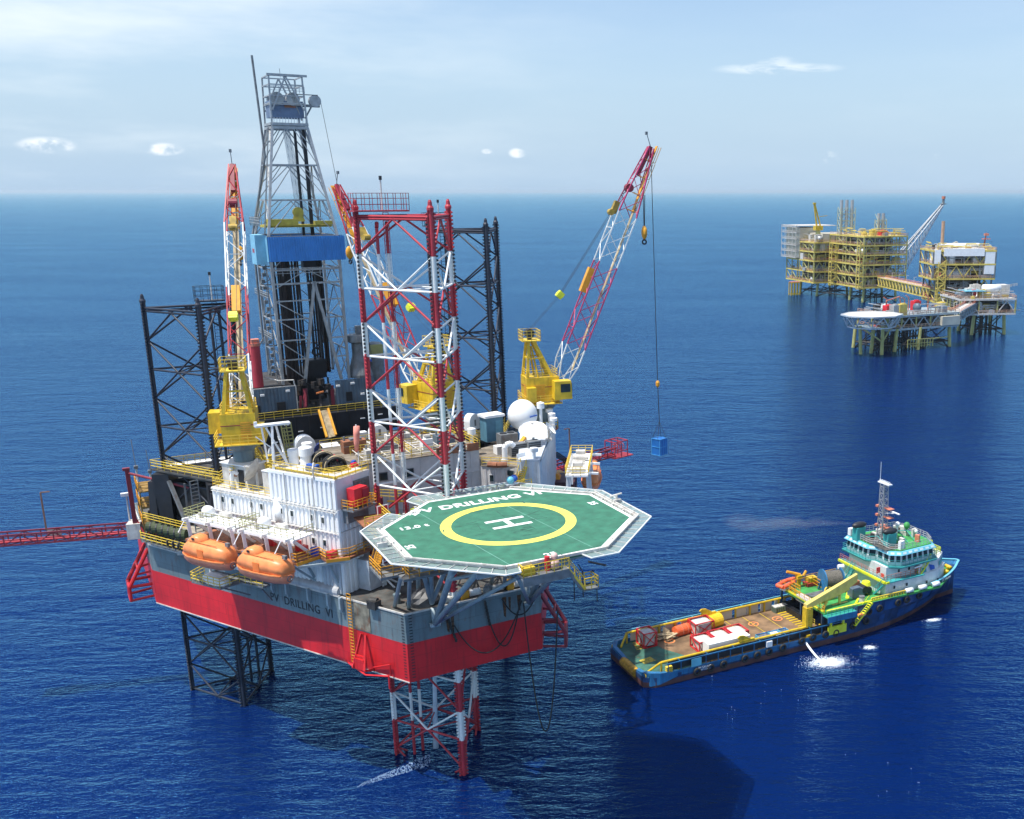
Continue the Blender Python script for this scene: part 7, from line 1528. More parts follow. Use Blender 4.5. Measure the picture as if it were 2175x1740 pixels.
sth('inflatable_rescue_boat', 'orange inflatable rescue boat on the far side of the ship upper deck', 'rescue boat', 28.9, 4.4, 5.3, [('tube', MB().path([Vector((-1.6, -.6, .4)), Vector((1.0, -.6, .45)), Vector((1.9, 0, .6)), Vector((1.0, .6, .45)), Vector((-1.6, .6, .4)), Vector((-1.6, -.6, .4))], .3, 10), mat('inflatable_orange', (0.80, 0.13, 0.05), .5)), ('hull', MB().box((-.2, 0, .2), (2.8, 1.0, .2)), 'dsteel'), ('cradle', MB().box((0, 0, -.2), (2.0, .9, .5)), 'whitec')], rz=R(20))
sth('fire_monitor', 'yellow fire monitor pointing left beside the orange inflatable boat', 'fire monitor', 31.0, 4.2, 4.85, [('pedestal', MB().tube((0, 0, 0), (0, 0, 1.6), .35, 10).box((0, 0, 1.6), (.9, .8, .5)), 'yellow'), ('barrel', MB().tube((.2, 0, 1.9), (-1.9, .5, 2.6), .22, 8).tube((.4, -.6, 1.9), (.9, -.6, 2.6), .2, 8), 'yorange')])
sth('white_fire_monitor', 'small white water monitor on the near side below the wheelhouse', 'fire monitor', 46.6, -4.9, 7.15, [('stand', MB().tube((0, 0, 0), (0, 0, 1.0), .14, 8), 'whitec'), ('barrel', MB().tube((.3, 0, 1.2), (-1.0, 0, 1.05), .14, 8).box((.2, 0, 1.3), (.4, .3, .4)), 'whitec')])
sth('yellow_machine_box', 'yellow machine with a red base between the reel and the fire monitor', 'machine', 33.2, 3.9, 4.85, [('body', MB().box((0, 0, .9), (1.4, 1.2, .8)), 'yellow'), ('base', MB().box((-.2, 0, .3), (2.0, 1.4, .5)), 'lred')])
sth('yellow_ring_stand', 'yellow and white hoop stand in front of the big reel', 'stand', 32.8, -.8, 4.85, [('hoop', MB().torus((0, 0, .7), .6, .12, 20, 8, rot=Matrix.Rotation(R(75), 3, 'X')), 'ylight'), ('foot', MB().box((0, 0, .1), (1.0, .8, .2)), 'offw')])
sth('white_bottle_rack', 'rack of white gas bottles at the aft edge of the upper deck', 'rack', 28.9, -.6, 4.0, [('bottle', MB().box((0, 0, .7), (1.0, 3.6, .7)), 'dsteel'), ('bottle_top', (lambda m: [m.tube((x, -1.6 + k * .4, 1.0), (x, -1.6 + k * .4, 1.25), .17, 8) for x in (-.3, .05, .4) for k in range(9)] and m)(MB()), 'whitec')])
sth('blue_winch_house', 'dark blue winch machinery between the crane jib and the stairs', 'winch', 36.8, -3.0, 4.85, [('housing', MB().box((-.6, 0, .7), (1.9, 1.6, 1.4)), 'sblue'), ('drum', MB().tube((.6, -.8, 1.0), (.6, .8, 1.0), .6, 14).tube((1.4, -.7, .8), (1.4, .7, .8), .5, 14), 'black'), ('orange_bucket', MB().box((-.2, .9, 1.7), (1.6, .6, .6)), mat('rusty_orange', (0.42, 0.13, 0.05), .6, rust=.2))])
sth('yellow_cowl', 'bright yellow ventilation cowl beside the blue stairs of the ship', 'cowl', 38.4, -2.6, 4.85, [('cowl', MB().lathe([(.3, 0), (.35, 1.0), (.8, 1.2), (.6, 1.8), (.1, 2.0)], n=14), 'lime'), ('collar', MB().tube((0, 0, 0), (0, 0, .3), .5, 12), 'yellow')])
sth('white_side_locker', 'small white cylinder locker at the near edge of the upper deck', 'locker', 35.6, -5.2, 4.85, [('cylinder', MB().tube((0, 0, 0), (0, 0, .8), .4, 12), 'offw'), ('cap', MB().tube((0, 0, .8), (0, 0, .95), .45, 12), 'dsteel')])
m = MB(); m.rail([(37.0, -5.75, 4.85), (44, -5.75, 4.85)], .5, .5, .16, levels=(1.0,)); o = m.build('bulwark_rail', 'ylight', ship)
# cargo
def frame(m, l, w, h, r_=.1, diag=True):
    for x in (-l / 2, l / 2):
        for y in (-w / 2, w / 2): m.beam((x, y, 0), (x, y, h), r_)
    for z in (.05, h):
        for y in (-w / 2, w / 2): m.beam((-l / 2, y, z), (l / 2, y, z), r_)
        for x in (-l / 2, l / 2): m.beam((x, -w / 2, z), (x, w / 2, z), r_)
    if diag:
        for y in (-w / 2, w / 2): m.beam((-l / 2, y, 0), (l / 2, y, h), r_ * .8); m.beam((-l / 2, y, h), (l / 2, y, 0), r_ * .8)
        for x in (-l / 2, l / 2): m.beam((x, -w / 2, 0), (x, w / 2, h), r_ * .8)
    return m
def tank(label, x, y, l, w, h, rz=0.0, big=True):
    t = thing('framed_tank', label, 'tank container', SW(x, y, 1.52), SA + rz, 'white tanks in red frames on the cargo deck')
    frame(MB(), l, w, h, .13).build('frame', 'red2', t)
    m = MB(); m.loft([[Vector((xx * l * .44, yy * w * .44, h * z)) for xx, yy in ((-1, -.7), (-.7, -1), (.7, -1), (1, -.7), (1, .7), (.7, 1), (-.7, 1), (-1, .7))] for z in (.1, .55, .9)] + [[Vector((xx * l * .3, yy * w * .3, h * .97)) for xx, yy in ((-1, -.7), (-.7, -1), (.7, -1), (1, -.7), (1, .7), (.7, 1), (-.7, 1), (-1, .7))]]); m.build('tank_body', 'offw', t); return t
tank('white tank in a red frame standing alone at the stern end of the cargo deck', 4.9, 3.6, 2.0, 2.3, 2.1)
tank('white tank in a red frame between the orange and yellow drums', 13.4, 3.2, 3.0, 2.3, 2.0)
tank('aftmost of three low white tanks in red frames behind the white container', 11.2, -1.2, 2.5, 2.6, 1.5)
tank('middle of three low white tanks in red frames in a row', 14.0, -1.0, 2.5, 2.6, 1.5)
tank('foremost of three low white tanks in red frames in a row', 16.8, -.9, 2.5, 2.6, 1.5)
sth('white_container', 'long bright white container along the near side cargo rail', 'container', 13.6, -3.6, 1.52, [('body', MB().box((0, 0, 1.0), (6.6, 1.7, 1.9)), mat('bright_white_lid', (0.9, 0.9, 0.88), .4, var=.02)), ('base_frame', MB().box((0, 0, .06), (6.7, 1.8, .12)), 'offw')])
sth('orange_drum', 'fat orange hose bundle lying on the cargo deck left of the framed tank', 'drum', 11.0, 4.2, 2.15, [('bundle', MB().lathe([(.3, -1.5), (.78, -1.4), (.8, 1.4), (.3, 1.5)], rot=Matrix.Rotation(R(90), 3, 'Y') @ Matrix.Rotation(0, 3, 'X'), n=18), mat('orange_hose_skin', (0.74, 0.13, 0.04), .5, var=.15, scale=3)), ('strap', MB().tube((-.5, 0, 0), (-.4, 0, 0), .84, 18).tube((.4, 0, 0), (.5, 0, 0), .84, 18), 'pink')], rz=R(8))
sth('yellow_drum', 'fat yellow hose bundle lying on the cargo deck right of the framed tank', 'drum', 16.2, 4.4, 2.3, [('bundle', MB().lathe([(.3, -1.3), (.95, -1.2), (.97, 1.2), (.3, 1.3)], rot=Matrix.Rotation(R(90), 3, 'Y'), n=18), mat('yellow_hose_skin', (0.78, 0.50, 0.02), .45, var=.1, scale=3)), ('strap', MB().tube((-.4, 0, 0), (-.3, 0, 0), 1.0, 18), 'yellow')], rz=R(8))
rnd = random.Random(6); m = MB()
for k in range(11): a = rnd.uniform(-.5, .5); m.box((rnd.uniform(-.6, .6), rnd.uniform(-.6, .6), .2 + k * .06), (rnd.uniform(1.6, 3.2), rnd.uniform(.15, .5), .14), rot=Matrix.Rotation(a, 3, 'Z') @ Matrix.Rotation(rnd.uniform(-.2, .2), 3, 'Y'))
m.add([(-.2, .8, .2), (1.0, .6, .3), (.9, .9, .9), (-.1, 1.0, 1.6)], [(0, 1, 2, 3)])
o = m.build('tan_canvas_pile', 'tan', None, SW(8.1, 3.7, 1.5), SA); tag(o, 'heap of tan canvas and planks on deck behind the lone stern tank', 'canvas heap')
for i, (x, l, lab) in enumerate(((19.9, 2.0, 'leftmost light blue open cargo basket by the near rail'), (21.7, 1.5, 'middle light blue open cargo basket by the near rail'), (23.3, 1.3, 'rightmost light blue open cargo basket by the near rail'))):
    t = thing('cargo_basket', lab, 'cargo basket', SW(x, -3.5, 1.52), SA, 'light blue cargo baskets'); 
    m = MB(); m.box((0, 0, .06), (l, 1.7, .1))
    for s_ in (-1, 1): m.box((0, s_ * .85, .45), (l, .07, .8)); m.box((s_ * l / 2, 0, .45), (.07, 1.7, .8))
    m.build('basket', 'lblue', t); MB().box((0, 0, .5), (l * .85, 1.5, .4)).build('contents', ('dsteel', 'whitec', 'sblue')[i], t); m = MB()
    for s_ in (-1, 1): m.beam((-l / 2, s_ * .8, .9), (0, 0, 1.25), .04); m.beam((l / 2, s_ * .8, .9), (0, 0, 1.25), .04)
    m.build('sling', 'tarp', t)
for i, (x, lab) in enumerate(((27.2, 'left stack of green bottles in a rack near the far rail'), (28.4, 'right stack of green bottles in a rack near the far rail'))):
    m = MB(); [m.tube((xx, yy, 0), (xx, yy, .8), .22, 8) for xx in (-.4, .0, .4) for yy in (-.4, 0, .4)]
    sth('bottle_rack', lab, 'bottle rack', x, 4.4, 1.52, [('bottle', m, mat('olive_bottle', (0.12, 0.17, 0.13), .5)), ('rack_top', MB().box((0, 0, .85), (1.1, 1.0, .1)), 'offw')], group='green bottle racks')
# tyre fenders hung on the near side
tx = [(7.5, .95), (9.6, 1.0), (11.6, 1.05), (15.0, 1.1), (17.0, 1.15), (18.9, 1.2), (21.2, 1.3), (24.4, 1.6), (26.3, 1.75), (28.5, 1.7), (30.3, 1.6), (36.2, 3.6), (38.2, 3.7), (41.8, 3.8), (43.6, 3.9), (46.3, 3.9), (33.4, 2.0), (35.8, 2.2)]
tx.sort(); base_t = None
for i, (x, z) in enumerate(tx):
    r_ = .55; yy = -(side_at(x, z, 5.2) + .22); lab = f'{["first","second","third","fourth","fifth","sixth","seventh","eighth","ninth","tenth","eleventh","twelfth","thirteenth","fourteenth","fifteenth","sixteenth","seventeenth","eighteenth"][i]} black tyre fender from the stern along the near side of the ship'
    if base_t is None:
        base_t = thing('tyre_fender', lab, 'tyre fender', SW(x, yy, z), SA, 'tyre fenders along the near side of the ship')
        MB().torus((0, 0, 0), .42, .17, 18, 8, rot=Matrix.Rotation(R(90), 3, 'X')).build('tyre', 'rubber', base_t); MB().tube((0, .1, .5), (0, .15, 1.1), .04, 5).build('hanging_chain', 'dark', base_t)
    else: dup(base_t, SW(x, yy, z), SA, lab)
# ================================================================== DISTANT PRODUCTION PLATFORMS
def platform(name, label, loc, rz, boxes, levels, legs, seed, cols, bay=8.0, under=9.0, rail_h=1.3, nbox=26, stair=None):
    """boxes: list of (x0, x1, y0, y1) footprints; levels: deck heights; legs: (x, y) at the water"""
    t = thing(name, label, 'oil platform', loc, rz, None); rnd = random.Random(seed); c1, c2 = cols
    for (x, y) in legs:
        m = MB(); lean = .5 if x < (boxes[0][0] + boxes[0][1]) / 2 else -.5
        m.tube((x - lean * 2, y, -3), (x, y, levels[0]), .75, 10); m.build('jacket_leg', c2, t)
    m = MB()
    for i in range(len(legs)):
        for j in range(i + 1, len(legs)):
            a, b = legs[i], legs[j]; d_ = math.hypot(a[0] - b[0], a[1] - b[1])
            if d_ < 30:
                m.tube((*a, 2.5), (*b, 2.5), .3, 6); m.tube((*a, 0), (*b, levels[0]), .22, 6) if (i + j) % 2 else m.tube((*b, 0), (*a, levels[0]), .22, 6)
    for k in range(16):
        x = rnd.uniform(min(l[0] for l in legs) + 1.5, max(l[0] for l in legs) - 1.5); y = rnd.uniform(min(l[1] for l in legs), max(l[1] for l in legs)); m.tube((x, y, -3), (x, y, levels[0]), .28, 6)
    m.build('jacket_bracing', 'dark', t)
    for li, z in enumerate(levels):
        m = MB()
        for (x0, x1, y0, y1, z0, z1) in boxes:
            if z0 - .1 <= z <= z1 + .1:
                m.box2((x0, y0, z - .35), (x1, y1, z)); 
                for x in (x0, x1): m.beam((x, y0, z - .4), (x, y1, z - .4), .5, .8)
                for y in (y0, y1): m.beam((x0, y, z - .4), (x1, y, z - .4), .5, .8)
        if m.v: m.build('deck_level', c1, t)
    m = MB(); tr = MB(); rl = MB()
    for (x0, x1, y0, y1, z0, z1) in boxes:
        lv = [z for z in levels if z0 - .1 <= z <= z1 + .1]
        nx = max(1, round((x1 - x0) / bay)); ny = max(1, round((y1 - y0) / bay))
        for za, zb in zip(lv[:-1], lv[1:]):
            for i in range(nx + 1):
                x = x0 + (x1 - x0) * i / nx
                for y in (y0 + .3, (y0 + y1) / 2, y1 - .3): m.beam((x, y, za), (x, y, zb - .9), .5)
            for i in range(ny + 1):
                y = y0 + (y1 - y0) * i / ny
                for x in (x0 + .3, x1 - .3): m.beam((x, y, za), (x, y, zb - .9), .5)
            for i in range(nx):
                xa, xb = x0 + (x1 - x0) * i / nx, x0 + (x1 - x0) * (i + 1) / nx; xm = (xa + xb) / 2
                if rnd.random() < .6: tr.beam((xa, y0 + .2, za), (xm, y0 + .2, zb - 1), .38); tr.beam((xb, y0 + .2, za), (xm, y0 + .2, zb - 1), .38)
            for i in range(ny):
                ya, yb = y0 + (y1 - y0) * i / ny, y0 + (y1 - y0) * (i + 1) / ny
                if rnd.random() < .6: tr.beam((x0 + .2, ya, za), (x0 + .2, yb, zb - 1), .34)
        for z in lv: rl.rail([(x0, y1, z), (x0, y0, z), (x1, y0, z), (x1, y1, z)], rail_h, 2.2, .14, levels=(.5, 1.0))
    m.build('deck_column', c2, t); tr.build('truss_bracing', c2 if seed == 3 else c1, t); rl.build('deck_railing', mat('pale_orange_rail', (0.62, 0.36, 0.22), .5, var=.2, scale=.3), t)
    pal = ['offw', 'whitec', 'dsteel', 'sblue', 'beige', 'pink', 'tyel', 'steel', 'red2', 'dark', 'offw', 'steel', 'offw', 'tyel', 'dark']
    for (x0, x1, y0, y1, z0, z1) in boxes:
        lv = [z for z in levels if z0 - .1 <= z <= z1 + .1]
        for li, z in enumerate(lv):
            gap = (lv[li + 1] - z - 1.4) if li + 1 < len(lv) else 4.5; top = li + 1 == len(lv)
            # dark core that fills the deck's depth with machinery
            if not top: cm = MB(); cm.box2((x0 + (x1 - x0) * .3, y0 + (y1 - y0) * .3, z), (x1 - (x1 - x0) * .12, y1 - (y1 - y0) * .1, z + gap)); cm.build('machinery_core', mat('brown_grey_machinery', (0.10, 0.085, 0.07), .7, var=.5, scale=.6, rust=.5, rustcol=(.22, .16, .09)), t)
            for k in range(nbox // len(lv)):
                w_, d_, h_ = rnd.uniform(1.5, 5), rnd.uniform(1.5, 4), rnd.uniform(.8, max(1.2, min(gap, 4.5))); side = rnd.random()
                if side < .55: x, y = rnd.uniform(x0 + 2, x1 - 2), rnd.uniform(y0 + 1.2, y0 + (y1 - y0) * .3)
                elif side < .9: x, y = rnd.uniform(x0 + 1.2, x0 + (x1 - x0) * .3), rnd.uniform(y0 + 1, y1 - 1)
                else: x, y = rnd.uniform(x0 + 2, x1 - 2), rnd.uniform(y0 + 2, y1 - 2)
                q = MB(); c = pal[rnd.randrange(len(pal))]
                if rnd.random() < .35: q.smooth = True; q.tube((x - w_ * .5, y, z + h_ * .5 + .2), (x + w_ * .5, y, z + h_ * .5 + .2), h_ * .42, 12); q.build('process_vessel', c, t)
                else:
                    q.box((x, y, z + h_ / 2), (w_, d_, h_)); q.box((x + .3, y - .2, z + h_ + .2), (w_ * .5, d_ * .5, .4)); q.build('equipment_module', c, t)
            q = MB()
            for k in range(13):
                yy = y0 + .8 + rnd.random() * 2.0; zz = z + rnd.uniform(.6, max(.8, gap)); xa = rnd.uniform(x0, x1 - 6); q.tube((xa, yy, zz), (xa + rnd.uniform(4, 10), yy, zz), .2, 5); q.tube((xa, yy, zz), (xa, yy, z), .2, 5)
                xx = x0 + .8 + rnd.random() * 2; ya = rnd.uniform(y0, y1 - 5); q.tube((xx, ya, zz), (xx, ya + rnd.uniform(3, 8), zz), .18, 5)
            q.build('pipework', ('offw', 'steel', 'tyel')[li % 3], t)
    for st in (stair or []):
        x, y, w_, z0, z1 = st; q = MB()
        for dx in (0, w_):
            for dy in (0, w_ * .7): q.beam((x + dx, y + dy, z0), (x + dx, y + dy, z1), .42)
        z = z0; fl = 0
        while z < z1 - 1.0:
            for dy in (0, w_ * .7): q.beam((x, y + dy, z), (x + w_, y + dy, z), .3)
            for dx in (0, w_): q.beam((x + dx, y, z), (x + dx, y + w_ * .7, z), .3)
            a, b = (x, x + w_) if fl % 2 else (x + w_, x); q.beam((a, y - .1, z), (b, y - .1, z + 2.7), .3, .5); z += 2.7; fl += 1
        q.build('stair_tower', 'tyel', t)
    return t
def fl_(z, Y): return z
e_rz = math.atan2(.36, .93)
pc = platform('production_platform', 'far large yellow multi-deck production platform with stacks, the leftmost of the distant group', (104.2, 595.0, 0), e_rz,
    [(-2, 27, 0, 40, 9, 38), (-12, 20, 41, 78, 9, 33)], [9.0, 15.5, 22.0, 27.5, 33.0, 38.0], [(1, 3), (22, 3), (1, 18), (22, 18), (-6, 46), (14, 46), (-6, 68), (14, 68)], 3, ('tyel', 'tgreen'), nbox=66, stair=[(-4.2, .5, 4.2, 8, 35), (-6.0, 30, 4.2, 8, 33)])
# living quarters with beige cladding and white floors
m = MB(); m.box2((-12.4, 60, 22.4), (2, 78.4, 41.0)); 
for z in (25.5, 29, 32.5, 36, 39.5): m.beam((-12.5, 78.4, z), (-12.5, 60, z), .25)
m.build('quarters_wall', 'beige', pc)
m = MB(); m.box2((-6, 42, 27.6), (12, 59, 38.0)); 
for x in (-2, 2, 6): m.beam((x, 41.9, 27.6), (x, 41.9, 38), .3)
m.build('clad_module', 'beige', pc)
m = MB()
for z in (22.6, 26.4, 30.2, 34.0, 37.8, 41.2): m.box2((-15.0, 60, z), (-12.4, 80, z + .25)); m.rail([(-15.0, 80, z + .2), (-15.0, 60, z + .2), (-12.4, 59.5, z + .2)], 1.2, 2.0, .14, levels=(.5, 1))
for y in (60, 65, 70, 75, 80): m.beam((-14.9, y, 22.6), (-14.9, y, 42.4), .25)
m.build('quarters_balcony', 'offw', pc)
m = MB(); m.box2((-14, 58, 42.0), (12, 80, 42.4)); m.build('quarters_roof', 'offw', pc)
def stack(x, y, n, z0, z1, zt, dx):
    m = MB(); w_ = dx * (n - 1) / 2 + 1.3
    for sx in (-1, 1):
        for sy in (-1, 1): m.beam((x + sx * w_, y + sy * 1.8, z0), (x + sx * w_, y + sy * 1.8, z1), .4)
    z = z0
    while z < z1: 
        for sy in (-1, 1): m.beam((x - w_, y + sy * 1.8, z), (x + w_, y + sy * 1.8, z), .3); m.beam((x - w_, y + sy * 1.8, z), (x, y + sy * 1.8, min(z + 4, z1)), .25); m.beam((x + w_, y + sy * 1.8, z), (x, y + sy * 1.8, min(z + 4, z1)), .25)
        for sx in (-1, 1): m.beam((x + sx * w_, y - 1.8, z), (x + sx * w_, y + 1.8, z), .3); m.beam((x + sx * w_, y - 1.8, z), (x + sx * w_, y + 1.8, z + 4), .25)
        z += 4
    so2 = m.build('stack_frame', mat('pale_olive_frame', (0.42, 0.46, 0.34), .5, var=.1, rust=.1), pc)
    for k in range(n): q = MB(); q.tube((x + (k - (n - 1) / 2) * dx, y, z0), (x + (k - (n - 1) / 2) * dx, y, zt), .95, 12); q.build('exhaust_stack', 'steel', so2)
stack(3, 30, 3, 38, 53.5, 58.0, 3.6); stack(17, 14, 2, 38, 47.0, 50.5, 3.0)
cr = thing('platform_crane', 'small yellow crane standing upright on the roof of the far left platform', 'crane', (81.0, 636.0, 26), e_rz); MB().tube((0, 0, 0), (0, 0, 14), 1.5, 12).build('pedestal', 'tgreen', cr); MB().box((0, 0, 15.2), (5, 3.4, 2.6)).build('cab', 'yellow', cr); m = MB(); m.beam((-1, 0, 16), (-3.2, 0, 29.5), .8); m.beam((1.6, 0, 16), (-2.8, 0, 29.5), .7); m.box((-3, 0, 29.8), (1.6, 1.4, 1.0)); m.beam((1, 0, 22), (6, 0, 22.6), .3); m.build('boom', 'yellow', cr)
cap = thing('yellow_boat_landing', 'yellow cage of the boat landing at the far left platform leg', 'boat landing', (68.6, 639.5, 0), e_rz); m = MB(); frame_ = [(-3, 0), (-1, 0), (1, 0), (3, 0)]
for x, _ in frame_:
    for y in (0, 3): m.beam((x, y, -.5), (x, y, 8), .5)
for z in (.8, 7.8):
    for y in (0, 3): m.beam((-3, y, z), (3, y, z), .6)
m.build('cage', 'yellow', cap); MB().box((0, 1.5, 8.2), (6.4, 3.4, .3)).build('landing_floor', 'pink', cap)
# flare boom
fb = thing('flare_boom', 'long pale grey triangular flare boom slanting up right from the far yellow platform', 'flare boom', (0, 0, 0), 0); F0 = Vector((130, 622, 27)); F1 = Vector((157.5, 640, 55.5)); Fl = Vector((131, 622, 13)); dF = F1 - F0; sF = Vector((-.5, .86, 0)) * 3.2
m = MB(); n = 14
def fp(i, k): f_ = i / n; a = F0.lerp(F1, f_); b = Fl.lerp(F1 - Vector((0, 0, 1.5)), f_); return (a + sF * (1 - f_ * .7), a - sF * (1 - f_ * .7), b)[k]
for i in range(n):
    for k in range(3): m.beam(fp(i, k), fp(i + 1, k), .5 if k < 2 else .4)
    m.beam(fp(i, 0), fp(i, 1), .28); m.beam(fp(i, 0), fp(i, 2), .25); m.beam(fp(i, 1), fp(i, 2), .25); m.beam(fp(i, 1), fp(i + 1, 2) if i % 2 else fp(i + 1, 0), .22); m.beam(fp(i, 2), fp(i + 1, 1), .22)
m.build('boom_lattice', mat('pale_grey_boom', (0.50, 0.53, 0.55), .5, var=.1), fb)
m = MB(); m.beam(F0 + Vector((0, 0, .6)), F1 + Vector((0, 0, .6)), .9); m.build('flare_pipe', 'steel', fb)
m = MB(); m.tube(F1, F1 + Vector((0, 0, 3.0)), .8, 8); m.box(F1, (3.2, 3.2, .5)); m.build('flare_tip', 'dsteel', fb)
m = MB(); m.tube(F1 + Vector((0, 0, 3.0)), F1 + Vector((0, 0, 4.6)), 1.1, 10); m.build('tip_shroud', 'pink', fb)
# bridges
def bridge(label, a, b, w_, h_, n, col='tyel'):
    t = thing('link_bridge', label, 'bridge', (0, 0, 0), 0, None); a = Vector(a); b = Vector(b); d_ = (b - a).normalized(); s_ = Vector((-d_.y, d_.x, 0)) * w_ / 2; m = MB()
    for i in range(n):
        p, q = a.lerp(b, i / n), a.lerp(b, (i + 1) / n)
        for sg in (-1, 1):
            m.beam(p + s_ * sg, q + s_ * sg, .5); m.beam(p + s_ * sg - Vector((0, 0, h_)), q + s_ * sg - Vector((0, 0, h_)), .5)
            m.beam(p + s_ * sg, (p + q) / 2 + s_ * sg - Vector((0, 0, h_)), .35); m.beam(q + s_ * sg, (p + q) / 2 + s_ * sg - Vector((0, 0, h_)), .35)
        m.beam(p + s_ - Vector((0, 0, h_)), p - s_ - Vector((0, 0, h_)), .3)
    m.build('truss', col, t); m = MB(); m.beam(a, b, w_ * .9, .25); m.build('walkway', 'offw', t); m = MB()
    for sg in (-1, 1): m.rail([a + s_ * sg, b + s_ * sg], 1.3, 2.4, .13, levels=(.5, 1.0))
    m.build('bridge_railing', 'pink', t); m = MB()
    for i in range(1, 7): p = a.lerp(b, i / 7) + s_; m.beam(p, p + Vector((0, 0, 3.2)), .16); m.beam(p + Vector((0, 0, 3.2)), p + Vector((1.4, 0, 3.4)), .16)
    m.build('bridge_lamp', 'offw', t); return t
bridge('long yellow truss bridge linking the large far platform to the tower platform', (113.5, 596, 14.6), (122.5, 505, 16.6), 4.5, 4.6, 16)
tw = platform('compression_platform', 'far tower-like platform with a white roofed top module at the right', (121.5, 500.0, 0), R(4), [(0, 28, 0, 20, 10.8, 22), (-2, 29, -1, 21, 22, 36)], [10.8, 16.2, 22.0, 29.0, 35.4], [(2, 2), (24, 2), (2, 16), (24, 16)], 5, ('tyel', 'dsteel'), nbox=34, stair=[(.2, -3.0, 3.6, 9, 30)])
m = MB(); m.box2((3, -1.6, 32.6), (23, 6, 36.2)); m.box2((23.5, -1.2, 24), (28.8, 8, 35.0)); m.box2((-1.5, -1.5, 29), (1.5, 6, 35.6)); m.build('white_module', 'whitec', tw)
m = MB(); m.tube((4.6, 3, 37.6), (21.5, 3, 37.6), 1.0, 14); m.build('roof_vessel', 'whitec', tw); m = MB(); m.tube((3.5, 4, 36), (3.5, 4, 49), .8, 10); m.build('vent_stack', mat('rusty_beige', (0.50, 0.30, 0.18), .6), tw)
m = MB()
for k in range(4): m.beam((24.5 - .6 * (k % 2), 4, 36), (25.2, 4, 43.5), .3)
m.box((25.2, 4, 40.5), (3.6, 2, .4)); m.box((25.2, 4, 42.6), (2.0, 1.6, 1.0)); m.build('aerial_mast', 'pink', tw)
tk = platform('tank_platform', 'far right platform on yellow legs carrying a big white tank and a blue roof', (122.5, 455.0, 0), R(8), [(0, 26, 0, 24, 10, 16.5)], [10.0, 16.5], [(8, 3), (22, 3), (8, 18), (22, 18)], 9, ('offw', 'tgreen'), nbox=34)
m = MB(); m.smooth = True; m.tube((12.5, 6, 20.4), (20.5, 6, 20.4), 1.9, 18); m.build('white_tank', 'whitec', tk); m = MB(); m.box((23.4, 9, 20.2), (4.0, 6, 3.4)); m.build('white_cabin', 'offw', tk); m = MB(); m.prism([(2.5, 1), (12, 1), (12, 10), (2.5, 10)], 19.6, 19.9); m.build('blue_roof', 'lblue', tk); m = MB(); m.rail([(19, 0, 21), (25.8, 0, 22)], 1.2, 1.5, .14); m.build('top_railing', 'offw', tk)
wp_ = platform('wellhead_platform', 'nearest of the distant platforms, low and rust red decked, on pale green legs', (75.5, 405.0, 0), R(27), [(6, 43, 0, 20, 9.2, 14.4)], [9.2, 14.4], [(0, 1), (11, 0), (23, 0), (39, 1), (3, 17), (20, 17), (38, 17)], 13, ('strut', 'tgreen'), nbox=30)
m = MB(); m.box2((33, -1.5, 9.4), (42.5, 4.5, 13.0)); m.build('beige_cabin', 'beige', wp_)
m = MB()
for k in range(26): m.tube((4 + k * .95, 2 + (k % 3) * 3, -3), (4 + k * .95, 2 + (k % 3) * 3, 9), .26, 6)
m.build('well_conductor', 'dark', wp_)
m = MB(); m.box2((18, -.6, 1.6), (28, -.4, 1.9)); m.rail([(16, -1, 1.2), (29, -1, 1.2)], 3.2, 1.4, .3, levels=(.5, 1.0)); m.beam((29, -1, 4.2), (39, 1, 4.2), .4); m.build('riser_guard', 'tgreen', wp_)
m = MB()
for (x, y) in ((13, 10), (19, 6), (26, 12), (33, 8), (38, 14)): m.beam((x, y, 14.4), (x, y, 20), .3); m.beam((x, y, 20), (x - 1.6, y, 21), .3)
m.beam((14, 12, 14.4), (12, 9, 19.5), .35); m.beam((12, 9, 19.5), (22, 13, 20.5), .35); m.beam((22, 13, 20.5), (24, 14, 14.4), .35); m.build('davit_post', 'pink', wp_)
hd = thing('far_helideck', 'pale grey octagonal helideck on a truss base beside the nearest distant platform', 'helideck', (73.5, 402.0, 0), R(20)); m = MB(); P8 = [(12.2 * math.cos(k * math.pi / 4 + .39), 9.8 * math.sin(k * math.pi / 4 + .39)) for k in range(8)]; m.prism(P8, 15.6, 16.0); m.build('deck_plate', mat('pale_sandy_deck', (0.55, 0.52, 0.47), .7, var=.1, scale=.2), hd)
m = MB()
for k in range(40): a, b = k * math.pi / 20, (k + 1) * math.pi / 20; m.add([(r_ * math.cos(q), r_ * math.sin(q) * .85, 16.03) for q in (a, b) for r_ in (4.3, 5.2)], [(0, 1, 3, 2)])
m.build('deck_ring', 'whitec', hd); m = MB()
for a, b in zip(P8, P8[1:] + P8[:1]):
    p, q = Vector((*a, 15.4)), Vector((*b, 15.4)); pl, ql = Vector((a[0] * .8, a[1] * .8, 11.2)), Vector((b[0] * .8, b[1] * .8, 11.2)); m.beam(p * 1.03, q * 1.03, .5); m.beam(pl, ql, .45); m.beam(p * .95, pl, .4); m.beam(pl, (p + q) / 2, .35); m.beam(ql, (p + q) / 2, .35)
m.build('truss_base', mat('pale_blue_grey_truss', (0.45, 0.50, 0.54), .5), hd); m = MB(); m.tube((4, -2, 11.2), (4, -2, 0), .7, 8); m.beam((-6, -4, 11.2), (4, -2, 5), .5); m.beam((8, -2, 11.2), (4, -2, 5), .5); m.tube((-4, 2, 11.2), (-3, 2, -3), .7, 8); m.build('support_leg', 'tgreen', hd)
bridge('short grey truss bridge between the nearest distant platform and the tank platform', (113, 427, 14.0), (130, 462, 14.5), 4.0, 3.4, 8, 'strut')
